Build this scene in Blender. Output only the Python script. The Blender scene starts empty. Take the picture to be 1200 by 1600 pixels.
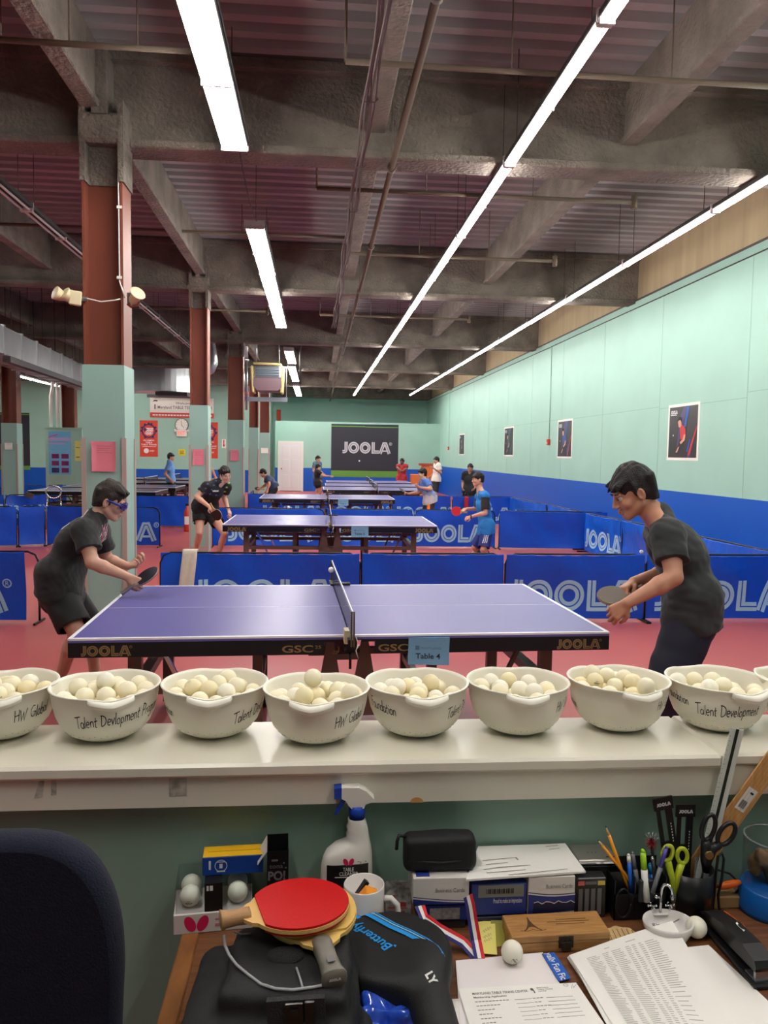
import bpy, math, random
import numpy as np
from mathutils import Vector, Matrix, Euler
PI = math.pi
S = bpy.context.scene
COL = S.collection
rnd = random.Random(7)

# ------------------------------------------------------------------ camera, light, exposure
CAM_H, FPX, PITCH, YAW, ROLL = 1.676, 1225.26, 0.0738, 0.0858, 0.0152
def cam_axes():
    cp, sp, cy, sy = math.cos(PITCH), math.sin(PITCH), math.cos(YAW), math.sin(YAW)
    f = np.array([sy*cp, cy*cp, -sp]); r = np.array([cy, -sy, 0.0]); u = np.cross(r, f)
    cr, sr = math.cos(ROLL), math.sin(ROLL)
    return cr*r + sr*u, cr*u - sr*r, f
AX_R, AX_U, AX_F = cam_axes()
cam_data = bpy.data.cameras.new('camera'); cam = bpy.data.objects.new('camera', cam_data); COL.objects.link(cam)
cam_data.sensor_fit = 'AUTO'; cam_data.sensor_width = 36.0; cam_data.lens = FPX/1600*36.0
cam_data.clip_start = 0.05; cam_data.clip_end = 200
mw = Matrix.Identity(4)
for i in range(3):
    mw[i][0], mw[i][1], mw[i][2] = AX_R[i], AX_U[i], -AX_F[i]
mw[2][3] = CAM_H
cam.matrix_world = mw
S.camera = cam
S.view_settings.view_transform = 'Standard'; S.view_settings.look = 'None'
S.view_settings.gamma = 1.0; S.view_settings.use_curve_mapping = False
S.view_settings.exposure = 0.68
TUBE = 46.0                                   # radiance of a fluorescent tube
world = bpy.data.worlds.new('world'); S.world = world; world.use_nodes = True
world.node_tree.nodes['Background'].inputs[0].default_value = (1.0, 0.97, 0.94, 1)
world.node_tree.nodes['Background'].inputs[1].default_value = 0.05
try:
    S.cycles.use_denoising = True; S.cycles.denoiser = 'OPENIMAGEDENOISE'
    S.cycles.max_bounces = 8; S.cycles.diffuse_bounces = 5; S.cycles.glossy_bounces = 4
    S.cycles.transparent_max_bounces = 12; S.cycles.sample_clamp_indirect = 6.0
except Exception:
    pass

# ------------------------------------------------------------------ measuring: a direction seen from the camera meets a plane of the place
def ray(x, y):
    return (x-600)/FPX*AX_R - (y-800)/FPX*AX_U + AX_F
CO = np.array([0, 0, CAM_H])
def at(x, y, Y): d = ray(x, y); return CO + d*(Y/d[1])
def atz(x, y, Z): d = ray(x, y); return CO + d*((Z-CAM_H)/d[2])
def atx(x, y, X): d = ray(x, y); return CO + d*(X/d[0])

# ------------------------------------------------------------------ materials
def lin(c):
    return tuple(((v/255)/12.92 if v/255 <= .04045 else ((v/255+.055)/1.055)**2.4) for v in c)
MATS = {}
def mat(name, rgb, rough=.5, metal=0., noise=0., nscale=8., bump=0., bscale=60., spec=.5, trans=0., rgb2=None, stretch=None, emit=0., coat=0., ior=1.45, sheen=0.):
    if name in MATS: return MATS[name]
    m = bpy.data.materials.new(name); m.use_nodes = True; MATS[name] = m
    nt = m.node_tree; N = nt.nodes; L = nt.links; b = N['Principled BSDF']
    c = lin(rgb); b.inputs['Base Color'].default_value = (*c, 1)
    b.inputs['Roughness'].default_value = rough; b.inputs['Metallic'].default_value = metal
    b.inputs['Specular IOR Level'].default_value = spec; b.inputs['IOR'].default_value = ior
    if trans: b.inputs['Transmission Weight'].default_value = trans
    if coat: b.inputs['Coat Weight'].default_value = coat
    if sheen: b.inputs['Sheen Weight'].default_value = sheen
    if emit:
        b.inputs['Emission Color'].default_value = (*c, 1); b.inputs['Emission Strength'].default_value = emit
    def coords():
        t = N.new('ShaderNodeTexCoord'); o = t.outputs['Object']
        if stretch:
            mp = N.new('ShaderNodeMapping'); mp.inputs['Scale'].default_value = stretch; L.new(o, mp.inputs[0]); o = mp.outputs[0]
        return o
    if noise or rgb2:
        n = N.new('ShaderNodeTexNoise'); n.inputs['Scale'].default_value = nscale; n.inputs['Detail'].default_value = 6; L.new(coords(), n.inputs['Vector'])
        r = N.new('ShaderNodeValToRGB'); L.new(n.outputs['Fac'], r.inputs[0])
        c2 = lin(rgb2) if rgb2 else tuple(min(1, v*(1+noise)) for v in c)
        c1 = c if rgb2 else tuple(v*(1-noise) for v in c)
        r.color_ramp.elements[0].position = .32; r.color_ramp.elements[1].position = .68
        r.color_ramp.elements[0].color = (*c1, 1); r.color_ramp.elements[1].color = (*c2, 1)
        L.new(r.outputs[0], b.inputs['Base Color'])
    if bump:
        n = N.new('ShaderNodeTexNoise'); n.inputs['Scale'].default_value = bscale; n.inputs['Detail'].default_value = 4; L.new(coords(), n.inputs['Vector'])
        p = N.new('ShaderNodeBump'); p.inputs['Strength'].default_value = bump; p.inputs['Distance'].default_value = .01 if bscale > 27 else .03
        L.new(n.outputs['Fac'], p.inputs['Height']); L.new(p.outputs[0], b.inputs['Normal'])
    return m

# ------------------------------------------------------------------ mesh builder
def basis(d):
    d = np.asarray(d, float); d = d/np.linalg.norm(d)
    a = np.array([0, 0, 1.]) if abs(d[2]) < .9 else np.array([1., 0, 0])
    u = np.cross(a, d); u /= np.linalg.norm(u)
    return u, np.cross(d, u), d
def rot_z(a): c, s = math.cos(a), math.sin(a); return np.array([[c, -s, 0], [s, c, 0], [0, 0, 1.]])
def rot_eul(x, y, z): return np.array(Euler((x, y, z)).to_matrix())
class MB:
    def __init__(s): s.v = []; s.f = []; s.m = []; s.sm = []; s.cur = 0; s.smooth = False; s.T = None
    def add(s, vs, fs, smooth=None):
        o = len(s.v); vs = np.asarray(vs, float).reshape(-1, 3)
        if s.T is not None: vs = vs @ s.T[0].T + s.T[1]
        s.v.extend(map(tuple, vs))
        for f in fs: s.f.append(tuple(i+o for i in f))
        s.m += [s.cur]*len(fs); s.sm += [s.smooth if smooth is None else smooth]*len(fs); return s
    def at(s, loc=(0, 0, 0), R=None): s.T = (np.eye(3) if R is None else np.asarray(R), np.asarray(loc, float)); return s
    def box(s, c, d, R=None, bev=0):
        c = np.asarray(c, float); h = np.asarray(d, float)/2
        if bev:
            b = min(bev, *(h*.98)); pts = []; idx = {}
            for sx in (-1, 1):
                for sy in (-1, 1):
                    for sz in (-1, 1):
                        for k in range(3):
                            q = h.copy(); q -= b; q[k] = h[k]
                            idx[(sx, sy, sz, k)] = len(pts); pts.append(q*(sx, sy, sz))
            F = []
            g = lambda x, y, z, k: idx[(x, y, z, k)]
            for sgn in (-1, 1):
                F.append([g(sgn, -1, -1, 0), g(sgn, 1, -1, 0), g(sgn, 1, 1, 0), g(sgn, -1, 1, 0)][::sgn])
                F.append([g(-1, sgn, -1, 1), g(-1, sgn, 1, 1), g(1, sgn, 1, 1), g(1, sgn, -1, 1)][::sgn])
                F.append([g(-1, -1, sgn, 2), g(1, -1, sgn, 2), g(1, 1, sgn, 2), g(-1, 1, sgn, 2)][::sgn])
            for a in (-1, 1):
                for b2 in (-1, 1):
                    F.append([g(a, b2, -1, 0), g(a, b2, -1, 1), g(a, b2, 1, 1), g(a, b2, 1, 0)][::-a*b2])
                    F.append([g(a, -1, b2, 0), g(a, 1, b2, 0), g(a, 1, b2, 2), g(a, -1, b2, 2)][::a*b2*1])
                    F.append([g(-1, a, b2, 1), g(-1, a, b2, 2), g(1, a, b2, 2), g(1, a, b2, 1)][::a*b2*1])
            for a in (-1, 1):
                for b2 in (-1, 1):
                    for c2 in (-1, 1): F.append([g(a, b2, c2, 0), g(a, b2, c2, 1), g(a, b2, c2, 2)][::a*b2*c2])
            p = np.array(pts)
        else:
            p = np.array([(x, y, z) for x in (-1, 1) for y in (-1, 1) for z in (-1, 1)])*h
            F = [(0, 1, 3, 2), (4, 6, 7, 5), (0, 4, 5, 1), (2, 3, 7, 6), (0, 2, 6, 4), (1, 5, 7, 3)]
        if R is not None: p = p @ np.asarray(R).T
        return s.add(p+c, F, False)
    def bb(s, x0, x1, y0, y1, z0, z1, bev=0): return s.box(((x0+x1)/2, (y0+y1)/2, (z0+z1)/2), (abs(x1-x0), abs(y1-y0), abs(z1-z0)), None, bev)
    def bar(s, p0, p1, w, h, up=(0, 0, 1)):
        p0, p1 = np.asarray(p0, float), np.asarray(p1, float); d = p1-p0; L = np.linalg.norm(d); d = d/L
        u = np.asarray(up, float); x = np.cross(d, u)
        if np.linalg.norm(x) < 1e-6: x = np.array([1., 0, 0])
        x /= np.linalg.norm(x); z = np.cross(x, d)
        return s.box((p0+p1)/2, (w, L, h), np.stack([x, d, z], 1))
    def tube(s, pts, r, n=8, caps=True, closed=False):
        pts = [np.asarray(p, float) for p in pts]; K = len(pts); rr = r if hasattr(r, '__len__') else [r]*K
        V = []; u = None
        for i, p in enumerate(pts):
            a = pts[i-1] if (i > 0 or closed) else p; b = pts[(i+1) % K] if (i < K-1 or closed) else p
            d = b-a; d = d/(np.linalg.norm(d)+1e-12)
            if u is None: u, w, _ = basis(d)
            else: u = u-d*(u@d); u /= np.linalg.norm(u)+1e-12; w = np.cross(d, u)
            for k in range(n):
                t = 2*PI*k/n; V.append(p+rr[i]*(math.cos(t)*u+math.sin(t)*w))
        F = []
        for i in range(K if closed else K-1):
            j = (i+1) % K
            for k in range(n): F.append((i*n+k, i*n+(k+1) % n, j*n+(k+1) % n, j*n+k))
        s.add(V, F, True)
        if caps and not closed: o = len(s.v)-K*n; s.f += [tuple(o+k for k in range(n))[::-1], tuple(o+(K-1)*n+k for k in range(n))]; s.m += [s.cur]*2; s.sm += [False]*2
        return s
    def cyl(s, p0, p1, r0, r1=None, n=16): return s.tube([p0, p1], [r0, r0 if r1 is None else r1], n)
    def lathe(s, prof, n=32, c=(0, 0, 0), R=None, sx=1., sy=1., a0=0, a1=2*PI):
        full = abs(a1-a0-2*PI) < 1e-6; K = n if full else n+1; V = []; F = []
        for r, z in prof:
            for k in range(K): t = a0+(a1-a0)*k/n; V.append((r*math.cos(t)*sx, r*math.sin(t)*sy, z))
        for i in range(len(prof)-1):
            for k in range(n): F.append((i*K+k, i*K+(k+1) % K, (i+1)*K+(k+1) % K, (i+1)*K+k))
        V = np.array(V)
        if R is not None: V = V @ np.asarray(R).T
        return s.add(V+np.asarray(c, float), F, True)
    def ball(s, c, r, n=12, R=None):
        r = np.asarray(r if hasattr(r, '__len__') else (r, r, r), float); m = max(4, n//2); V = []; F = []
        for i in range(m+1):
            a = PI*i/m
            for k in range(n): t = 2*PI*k/n; V.append((math.sin(a)*math.cos(t), math.sin(a)*math.sin(t), -math.cos(a)))
        for i in range(m):
            for k in range(n): F.append((i*n+k, i*n+(k+1) % n, (i+1)*n+(k+1) % n, (i+1)*n+k))
        V = np.array(V)*r
        if R is not None: V = V @ np.asarray(R).T
        return s.add(V+np.asarray(c, float), F, True)
    def prism(s, poly, d0, d1, o=(0, 0, 0), u=(1, 0, 0), v=(0, 0, 1), caps=True, smooth=False):
        u, v, o = (np.asarray(q, float) for q in (u, v, o)); w = np.cross(u, v); n = len(poly)
        V = [o+a*u+b*v+d0*w for a, b in poly]+[o+a*u+b*v+d1*w for a, b in poly]
        s.add(V, [(k, (k+1) % n, n+(k+1) % n, n+k) for k in range(n)], smooth)
        if caps:
            q = len(s.v)-2*n; s.f += [tuple(q+k for k in range(n))[::-1], tuple(q+n+k for k in range(n))]; s.m += [s.cur]*2; s.sm += [False]*2
        return s
    def grid(s, fn, nu, nv, u0=0., u1=1., v0=0., v1=1., flip=False):
        V = [fn(u0+(u1-u0)*i/nu, v0+(v1-v0)*j/nv) for j in range(nv+1) for i in range(nu+1)]; F = []
        for j in range(nv):
            for i in range(nu):
                a = j*(nu+1)+i; q = (a, a+1, a+nu+2, a+nu+1); F.append(q[::-1] if flip else q)
        return s.add(V, F, True)
    def flat(s, vf, fn):                             # 2D verts and faces sent through fn(u, v) -> 3D point
        vs, fs = vf
        return s.add([fn(*p) for p in vs], fs, False)
    def build(s, name, m, parent=None, loc=None):
        me = bpy.data.meshes.new(name); me.from_pydata(s.v, [], s.f); me.update()
        for k in (m if isinstance(m, (list, tuple)) else [m]): me.materials.append(k)
        me.polygons.foreach_set('material_index', s.m); me.polygons.foreach_set('use_smooth', s.sm); me.update()
        o = bpy.data.objects.new(name, me); COL.objects.link(o)
        if parent is not None: o.parent = parent
        if loc is not None: o.location = loc
        return o
def tag(o, label=None, cat=None, group=None, kind=None):
    if label: o['label'] = label
    if cat: o['category'] = cat
    if group: o['group'] = group
    if kind: o['kind'] = kind
    return o
def thing(name, label, cat, loc=(0, 0, 0), rz=0., group=None):
    o = bpy.data.objects.new(name, None); COL.objects.link(o); o.location = loc; o.rotation_euler = (0, 0, rz); o.empty_display_size = .1
    return tag(o, label, cat, group)
def copy_tree(o, parent=None):
    c = o.copy(); COL.objects.link(c)
    if parent is not None: c.parent = parent
    for ch in list(o.children): copy_tree(ch, c)
    return c
def struct(name, mb, m): return tag(mb.build(name, m), kind='structure')

# ------------------------------------------------------------------ lettering
TXT = {}
def text2d(t, bold=0.):
    """2D mesh (verts, faces) of a printed word, cap height about 1, starting at x = 0."""
    key = (t, bold)
    if key in TXT: return TXT[key]
    cu = bpy.data.curves.new('t', 'FONT'); cu.body = t; cu.size = 1.4; cu.offset = bold; cu.resolution_u = 3; cu.fill_mode = 'FRONT'
    o = bpy.data.objects.new('t', cu); COL.objects.link(o)
    dg = bpy.context.evaluated_depsgraph_get(); dg.update()
    me = bpy.data.meshes.new_from_object(o.evaluated_get(dg))
    vs = [(v.co.x, v.co.y) for v in me.vertices]; fs = [tuple(p.vertices) for p in me.polygons]
    bpy.data.objects.remove(o); bpy.data.curves.remove(cu); bpy.data.meshes.remove(me)
    x0 = min(p[0] for p in vs) if vs else 0
    TXT[key] = ([(a-x0, b) for a, b in vs], fs); return TXT[key]
def fit(vf, w=None, h=None, x=0., y=0., cx=False):
    vs, fs = vf; X = max(p[0] for p in vs); Yt = max(p[1] for p in vs)
    sx = (w/X) if w else h; sy = h if h else sx
    o = -X*sx/2 if cx else 0
    return ([(a*sx+x+o, b*sy+y) for a, b in vs], fs)
def merge2d(items):
    V, F = [], []
    for vs, fs in items:
        o = len(V); V += list(vs); F += [tuple(i+o for i in f) for f in fs]
    return V, F
def resample(p, st, closed=False):
    out = []; P = p+[p[0]] if closed else p
    for a, b in zip(P, P[1:]):
        n = max(1, int(math.dist(a, b)/st))
        out += [(a[0]+(b[0]-a[0])*k/n, a[1]+(b[1]-a[1])*k/n) for k in range(n)]
    if not closed: out.append(P[-1])
    return out
def band(path, d0, d1, closed=False):
    """strip between two offsets of a 2D path"""
    n = len(path); V = []
    for i, p in enumerate(path):
        a = path[i-1] if (i or closed) else None; b = path[(i+1) % n] if (i < n-1 or closed) else None
        def nrm(q, r): L = math.dist(q, r)+1e-9; return (-(r[1]-q[1])/L, (r[0]-q[0])/L)
        n1 = nrm(a, p) if a else nrm(p, b); n2 = nrm(p, b) if b else n1
        m = (n1[0]+n2[0], n1[1]+n2[1]); L2 = m[0]**2+m[1]**2; k = 2/max(L2, .35)
        m = (m[0]*k, m[1]*k)
        V += [(p[0]+m[0]*d0, p[1]+m[1]*d0), (p[0]+m[0]*d1, p[1]+m[1]*d1)]
    F = [(2*i, 2*((i+1) % n), 2*((i+1) % n)+1, 2*i+1) for i in range(n if closed else n-1)]
    return V, F
def circ(cx, cy, r, a0, a1, n): return [(cx+r*math.cos(a0+(a1-a0)*k/n), cy+r*math.sin(a0+(a1-a0)*k/n)) for k in range(n+1)]
def inline_logo(reg=True, st=.09, n=26):
    """wide sports lettering with a thin groove inside every stroke, cap height 1"""
    it = []; B = ((-.145, -.02), (.02, .145))
    def put(path, closed=False, dx=0.):
        path = [(a+dx, b) for a, b in path]
        for b0, b1 in B: it.append(band(path, b0, b1, closed))
    j = resample([(.33, 1.), (.33, .40)], st)+circ(.13, .34, .20, 0, -PI/2, 8)+[(0., .14)]
    put(j, dx=.02)
    for dx in (.55, 1.62):
        put(circ(.5, .5, .36, 0, 2*PI*(1-1/n), n-1), True, dx)
    put(resample([(.145, 1.), (.145, .145), (.68, .145)], st), dx=2.72)
    a = 3.42
    put(resample([(.10, 0.), (.43, .855), (.61, .855), (.94, 0.)], st), dx=a)
    it.append(band(resample([(a+.34, .235), (a+.70, .235)], st), -.06, .06))
    if reg:
        it.append(band(circ(a+1.06, .86, .12, 0, 2*PI*11/12, 11), -.018, .018, True))
        it.append(fit(text2d('R'), h=.14, x=a+1.015, y=.79))
    return merge2d(it)
LOGO = inline_logo(); LOGO_S = inline_logo(False, .5, 14)
LOGO_W = 4.45

# ================================================================== THE SETTING
XR, YP, YB, YL, XL = 5.4, 34.5, 38.7, 33.0, -16.0        # right wall, partition, back wall, left back wall, far left
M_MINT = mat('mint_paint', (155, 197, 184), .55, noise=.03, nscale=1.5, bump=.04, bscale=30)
M_MINTD = mat('mint_board', (148, 183, 175), .5, noise=.02, nscale=2)
M_BLUEW = mat('blue_wall_paint', (6, 84, 186), .45, noise=.03, nscale=2)
M_FLOOR = mat('red_sports_floor', (180, 86, 85), .42, noise=.05, nscale=.8, bump=.02, bscale=150)
M_FIRE = mat('sprayed_fireproofing', (131, 123, 113), .95, rgb2=(103, 97, 89), nscale=3, bump=1.0, bscale=26)
M_DECK = mat('corrugated_deck', (150, 147, 148), .6, noise=.16, nscale=1.2, stretch=(.2, 2, 1))
M_CONC = mat('bare_concrete', (158, 142, 112), .85, noise=.1, nscale=2, bump=.2, bscale=20, stretch=(1, 3, .3))
M_OXIDE = mat('oxide_red_steel', (122, 64, 48), .5, noise=.08, nscale=2)
M_WHITE = mat('white_enamel', (226, 224, 218), .4)
M_LEDGE = mat('white_ledge_paint', (224, 220, 204), .3, noise=.03, nscale=6)
M_BLACK = mat('black_plastic', (16, 16, 18), .45)
M_STEEL = mat('galvanised_steel', (190, 192, 196), .28, metal=.95, noise=.08, nscale=4)
M_PIPE = mat('dark_pipe', (62, 56, 52), .6)
M_TUBE = mat('lit_fluorescent_tube', (255, 250, 243), .4, emit=TUBE)
M_ENDC = mat('lamp_end_cap', (176, 166, 168), .5)
M_HOUS = mat('lamp_housing', (44, 42, 42), .5)
M_TRIM = mat('pinkish_trim', (172, 158, 152), .5)

struct('floor', MB().bb(XL, XR+.2, -6, YB+.2, -.1, 0), M_FLOOR)
# right wall: blue wainscot, mint boards, seams, raw concrete above
w = MB(); w.bb(XR, XR+.2, -6, YB, 0, 1.18); struct('wall_right_lower', w, M_BLUEW)
struct('wall_right', MB().bb(XR, XR+.2, -6, YB, 1.18, 4.22), M_MINT)
struct('wall_right_upper', MB().bb(XR+.06, XR+.3, -6, YB, 4.34, 5.3), M_CONC)
t = MB().bb(XR-.012, XR+.2, -6, YB, 4.22, 4.33); struct('trim_1', t, M_MINT)
struct('trim_2', MB().bb(XR-.02, XR+.2, -6, YB, 4.33, 4.36).bb(XR-.018, XR, -6, YB, 4.212, 4.222), M_PIPE)
M_SEAM = mat('board_seam', (138, 178, 160), .6)
t = MB()
for y in (9.55, 12.1, 14.6, 17.1, 19.6, 22.1, 24.6, 27.1): t.bb(XR-.002, XR+.01, y, y+.012, 1.18, 4.22)
for (y0, y1, z) in ((8.2, 9.55, 2.52), (9.55, 12.1, 2.45), (12.1, 17, 2.48), (17.1, 24.6, 2.5)): t.bb(XR-.002, XR+.01, y0, y1, z, z+.01)
struct('trim_3', t, M_SEAM)
# back walls
struct('wall_back', MB().bb(-2.15, XR, YB, YB+.2, 0, 5.3), M_MINT)
struct('wall_back_side', MB().bb(-2.35, -2.15, YL, YB, 0, 5.3), M_MINT)
struct('wall_back_left', MB().bb(XL, -2.15, YL, YL+.2, .92, 5.3), M_MINT)
struct('wall_back_left_lower', MB().bb(XL, -2.15, YL, YL+.2, 0, .92), M_BLUEW)
zt = at(560, 660, YP)[2]
struct('partition_wall', MB().bb(at(430, 700, YP)[0], XR, YP, YP+.12, 1.02, zt).bb(at(430, 700, YP)[0], at(480, 700, YP)[0], YP-.06, YP, 1.02, zt), M_MINT)
struct('partition_wall_lower', MB().bb(at(430, 700, YP)[0], XR, YP, YP+.12, 0, 1.02).bb(at(430, 700, YP)[0], at(480, 700, YP)[0], YP-.06, YP, 0, 1.02), M_BLUEW)
struct('wall_left', MB().bb(XL-.2, XL, -6, YL, 0, 5.3), M_MINT)
struct('wall_behind', MB().bb(XL, XR, -6.2, -6, 0, 5.3), M_MINT)
# door in the partition
x0, x1 = at(437, 730, YP)[0], at(471, 730, YP)[0]; zt = at(455, 692, YP-.1)[2]
d = tag(MB().bb(x0, x1, YP-.1, YP-.062, .02, zt).build('door_1', mat('white_door', (222, 218, 222), .4)), kind='structure')
b = MB()
for (u0, u1) in ((.12, .45), (.55, .88)):
    for (v0, v1) in ((.06, .34), (.4, .66), (.72, .94)):
        b.bb(x0+(x1-x0)*u0, x0+(x1-x0)*u1, YP-.106, YP-.098, zt*v0, zt*v1, .004)
b.build('door_panel', mat('white_door', (0, 0, 0)), d)
MB().ball((x0+.09, YP-.15, .98), .035).cyl((x0+.09, YP-.1, .98), (x0+.09, YP-.15, .98), .012).build('door_knob', mat('brass', (170, 130, 60), .3, metal=.9), d)
t = MB().bb(x0-.08, x0, YP-.1, YP-.055, 0, zt+.08).bb(x1, x1+.08, YP-.1, YP-.055, 0, zt+.08).bb(x0, x1, YP-.1, YP-.055, zt, zt+.08)
struct('trim_4', t, M_WHITE)

# ceiling: corrugated deck
P = .25; prof = []
y = -6.0
while y < YB+.2:
    prof += [(y, 5.1), (y+.10, 5.1), (y+.135, 5.19), (y+.215, 5.19)]; y += P
b = MB(); V = []
for (yy, z) in prof: V += [(XL, yy, z), (XR+.3, yy, z)]
b.add(V, [(2*i, 2*i+2, 2*i+3, 2*i+1) for i in range(len(prof)-1)])
b.bb(XL, XR+.3, -6, YB+.2, 5.3, 5.34)
struct('ceiling', b, M_DECK)
GY = [1.05, 7.17, 13.2, 19.3, 25.4, 31.5, 37.6]
for gy in GY:
    xl = XL if gy < YL else -2.15
    b = MB().bb(xl, XR+.06, gy, gy+.32, 4.30, 4.37, .01).bb(xl, XR+.06, gy+.09, gy+.23, 4.36, 5.02).bb(xl, XR+.06, gy, gy+.32, 5.02, 5.1)
    struct('ceiling_beam', b, M_FIRE)
JX = [-14., -11.55, -9.15, -6.75, -4.35, -1.93, .505, 2.84]
for jx in JX:
    for g0, g1 in zip([-6]+GY, GY+[YB]):
        if jx < -2.2 and g0 > 31: continue
        b = MB().bb(jx-.08, jx+.08, g0+.23, g1+.09, 4.55, 4.61, .01).bb(jx-.045, jx+.045, g0+.23, g1+.09, 4.6, 5.1)
        tag(b.build('ceiling_beam', M_FIRE), kind='structure')

# steel columns with painted boards round their feet
def column(cx, cy, ztop, w=.355, zspray=4.0, trims=True, dy=.36):
    b = MB()
    z0 = ztop-.02; h = .33
    b.bb(cx-w/2+.008, cx-w/2+.028, cy-.15, cy+.15, z0, zspray).bb(cx+w/2-.028, cx+w/2-.008, cy-.15, cy+.15, z0, zspray).bb(cx-w/2+.02, cx+w/2-.02, cy-.012, cy+.012, z0, zspray)
    c = tag(b.build('column', M_OXIDE), kind='structure')
    g = MB().bb(cx-w/2-.005, cx-w/2+.04, cy-.165, cy+.165, zspray-.03, 4.62).bb(cx+w/2-.04, cx+w/2+.005, cy-.165, cy+.165, zspray-.03, 4.62)
    g.bb(cx-w/2+.02, cx+w/2-.02, cy-.03, cy+.03, zspray-.03, 4.5).bb(cx-w/2-.02, cx+w/2+.02, cy-.17, cy+.1, 4.27, 4.52, .03).bb(cx-w/2+.1, cx+w/2-.13, cy-.172, cy+.1, 4.5, 5.05)
    g.build('column_fireproofing', M_FIRE, c)
    MB().bb(cx-w/2, cx+w/2, cy-dy/2, cy+dy/2, 0, ztop).build('column_casing', M_MINTD, c)
    if trims:
        t = MB(); zt2 = 1.78
        for sx in (-1, 1):
            t.bb(cx+sx*w/2-.028*(sx > 0), cx+sx*w/2+.028*(sx < 0), cy-dy/2-.012, cy-dy/2, .02, zt2).bb(cx+sx*w/2, cx+sx*(w/2+.012), cy-dy/2-.012, cy-dy/2+.03, .02, zt2)
            t.bb(cx+sx*w/2, cx+sx*(w/2+.012), cy+dy/2-.03, cy+dy/2, .02, zt2)
        t.bb(cx-w/2, cx+w/2, cy-dy/2-.014, cy-dy/2, 0, .1)
        t.build('corner_trim', M_TRIM, c)
    return c
C1X, C1Y = -1.842, 7.18
column(C1X, C1Y, 2.405, zspray=3.98)
c2x = at(310.5, 700, 13.2)[0]; column(c2x, 13.38, at(310, 633, 13.2)[2], w=.30, zspray=4.05)
c3x = at(367.5, 700, 19.3)[0]; column(c3x, 19.5, at(365, 656, 19.3)[2], w=.38)
for (pxc, Y, zpx, w) in ((396, 25.5, 668, .30), (413, 31.4, 676, .38), (14, 19.4, 661, .36), (106, 25.5, 670, .42)):
    if Y < 36: column(at(pxc, 700, Y)[0], Y+.2, at(pxc, zpx, Y)[2], w)

# half wall under the ledge, ledge cap and its fascia
LZ = 1.06
yF, yK = atz(600, 1190, LZ)[1], atz(600, 1124, LZ)[1]
zB = at(600, 1254, yF+.012)[2]
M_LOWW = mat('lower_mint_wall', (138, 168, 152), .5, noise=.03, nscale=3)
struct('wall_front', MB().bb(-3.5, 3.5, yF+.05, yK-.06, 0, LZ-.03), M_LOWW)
b = MB()
b.bb(-3.5, at(1131, 1160, yF)[0], yF, yK, LZ-.028, LZ, .006).bb(at(1131.6, 1160, yF)[0], 3.5, yF+.004, yK, LZ-.026, LZ+.001, .006)
struct('trim_5', b, M_LEDGE)
struct('trim_6', MB().bb(-3.5, 3.5, yF+.012, yF+.05, zB, LZ-.028), M_LEDGE)
# scraps of old tape and a chip on the fascia
M_TAPE = mat('old_tape_residue', (150, 146, 136), .7, rgb2=(208, 204, 190), nscale=60)
yf = yF+.0118
for nm, pts in (('tape_scrap', ((264, 1206), (292, 1207), (292, 1243), (264, 1244))), ('tape_scrap', ((62, 1217), (70, 1216), (66, 1246), (53, 1248))), ('tape_scrap', ((80, 1216), (88, 1216), (88, 1242), (80, 1243)))):
    q = [at(*p, yf) for p in pts]; b = MB(); b.add([*q, *[p-np.array([0, .0006, 0]) for p in q]], [(0, 1, 2, 3), (4, 7, 6, 5), (0, 4, 5, 1), (1, 5, 6, 2), (2, 6, 7, 3), (3, 7, 4, 0)])
    tag(b.build(nm, M_TAPE), kind='structure')
b = MB(); p = at(651, 1254, yf); b.prism([(.014*math.cos(PI*k/8)*1.0, .011*math.sin(PI*k/8)) for k in range(9)], -.0006, .0003, p, (1, 0, 0), (0, 0, 1)); tag(b.build('trim_7', mat('bare_wood_chip', (196, 146, 84), .6)), kind='structure')

# ------------------------------------------------------------------ ceiling lamps
def lamp(x, y0, y1, ntube, width, label, group, z=4.22, lit=True, zc=None, hang=True, joint=True, cat='ceiling light'):
    t = thing('ceiling_light', label, cat, (x, (y0+y1)/2, z), 0, group); L = (y1-y0)/2
    b = MB().bb(-width/2, width/2, -L, L, .028, .075, .006)
    if ntube > 2: b.bb(-width/2-.01, width/2+.01, -L, L, .06, .085, .004)
    b.build('housing', M_HOUS, t)
    for yy in (-L, L): MB().bb(-width/2-.003, width/2+.003, yy-.006, yy+.006, .0, .088).build('end_cap', M_ENDC, t)
    for yy in ((-L+.012, -.0, L-.012) if joint else (-L+.012, L-.012)): MB().bb(-width/2+.004, width/2-.004, yy-.010, yy+.010, -.010, .03).build('socket_strip', M_WHITE, t)
    for k in range(ntube):
        xx = (k-(ntube-1)/2)*width/ntube*1.02
        for (a, c) in (((-L+.02, -.01), (.01, L-.02)) if joint else ((-L+.02, L-.02),)):
            MB().cyl((xx, a, .008), (xx, c, .008), .0128, n=8).build('tube', M_TUBE if lit else M_WHITE, t)
    if hang:
        for yy in (-L*.8, L*.8): MB().cyl((0, yy, .075), (0, yy, 5.1-z), .004, n=6).build('hanger', M_PIPE, t)
    return t
zl = 4.22
y0 = atz(950, 38, zl)[1]; pitch = atz(797, 260, zl)[1]-y0
lx = atz(855, 172, zl)[0]; lx2 = atz(555, 615, zl)[0]
for k in range(-3, 13):
    ya = y0+k*pitch
    if ya+pitch < 35: lamp(lx+(lx2-lx)*(ya-5)/28, ya+.005, ya+pitch-.005, 2, .10, 'two-tube strip light in the long ceiling row over the ends of the tables', 'strip lights of the long row over the tables')
y0 = atz(1117, 332, zl)[1]; pitch = atz(975, 416, zl)[1]-y0
lx = atz(1040, 378, zl)[0]; lx2 = atz(640, 618, zl)[0]
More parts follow.
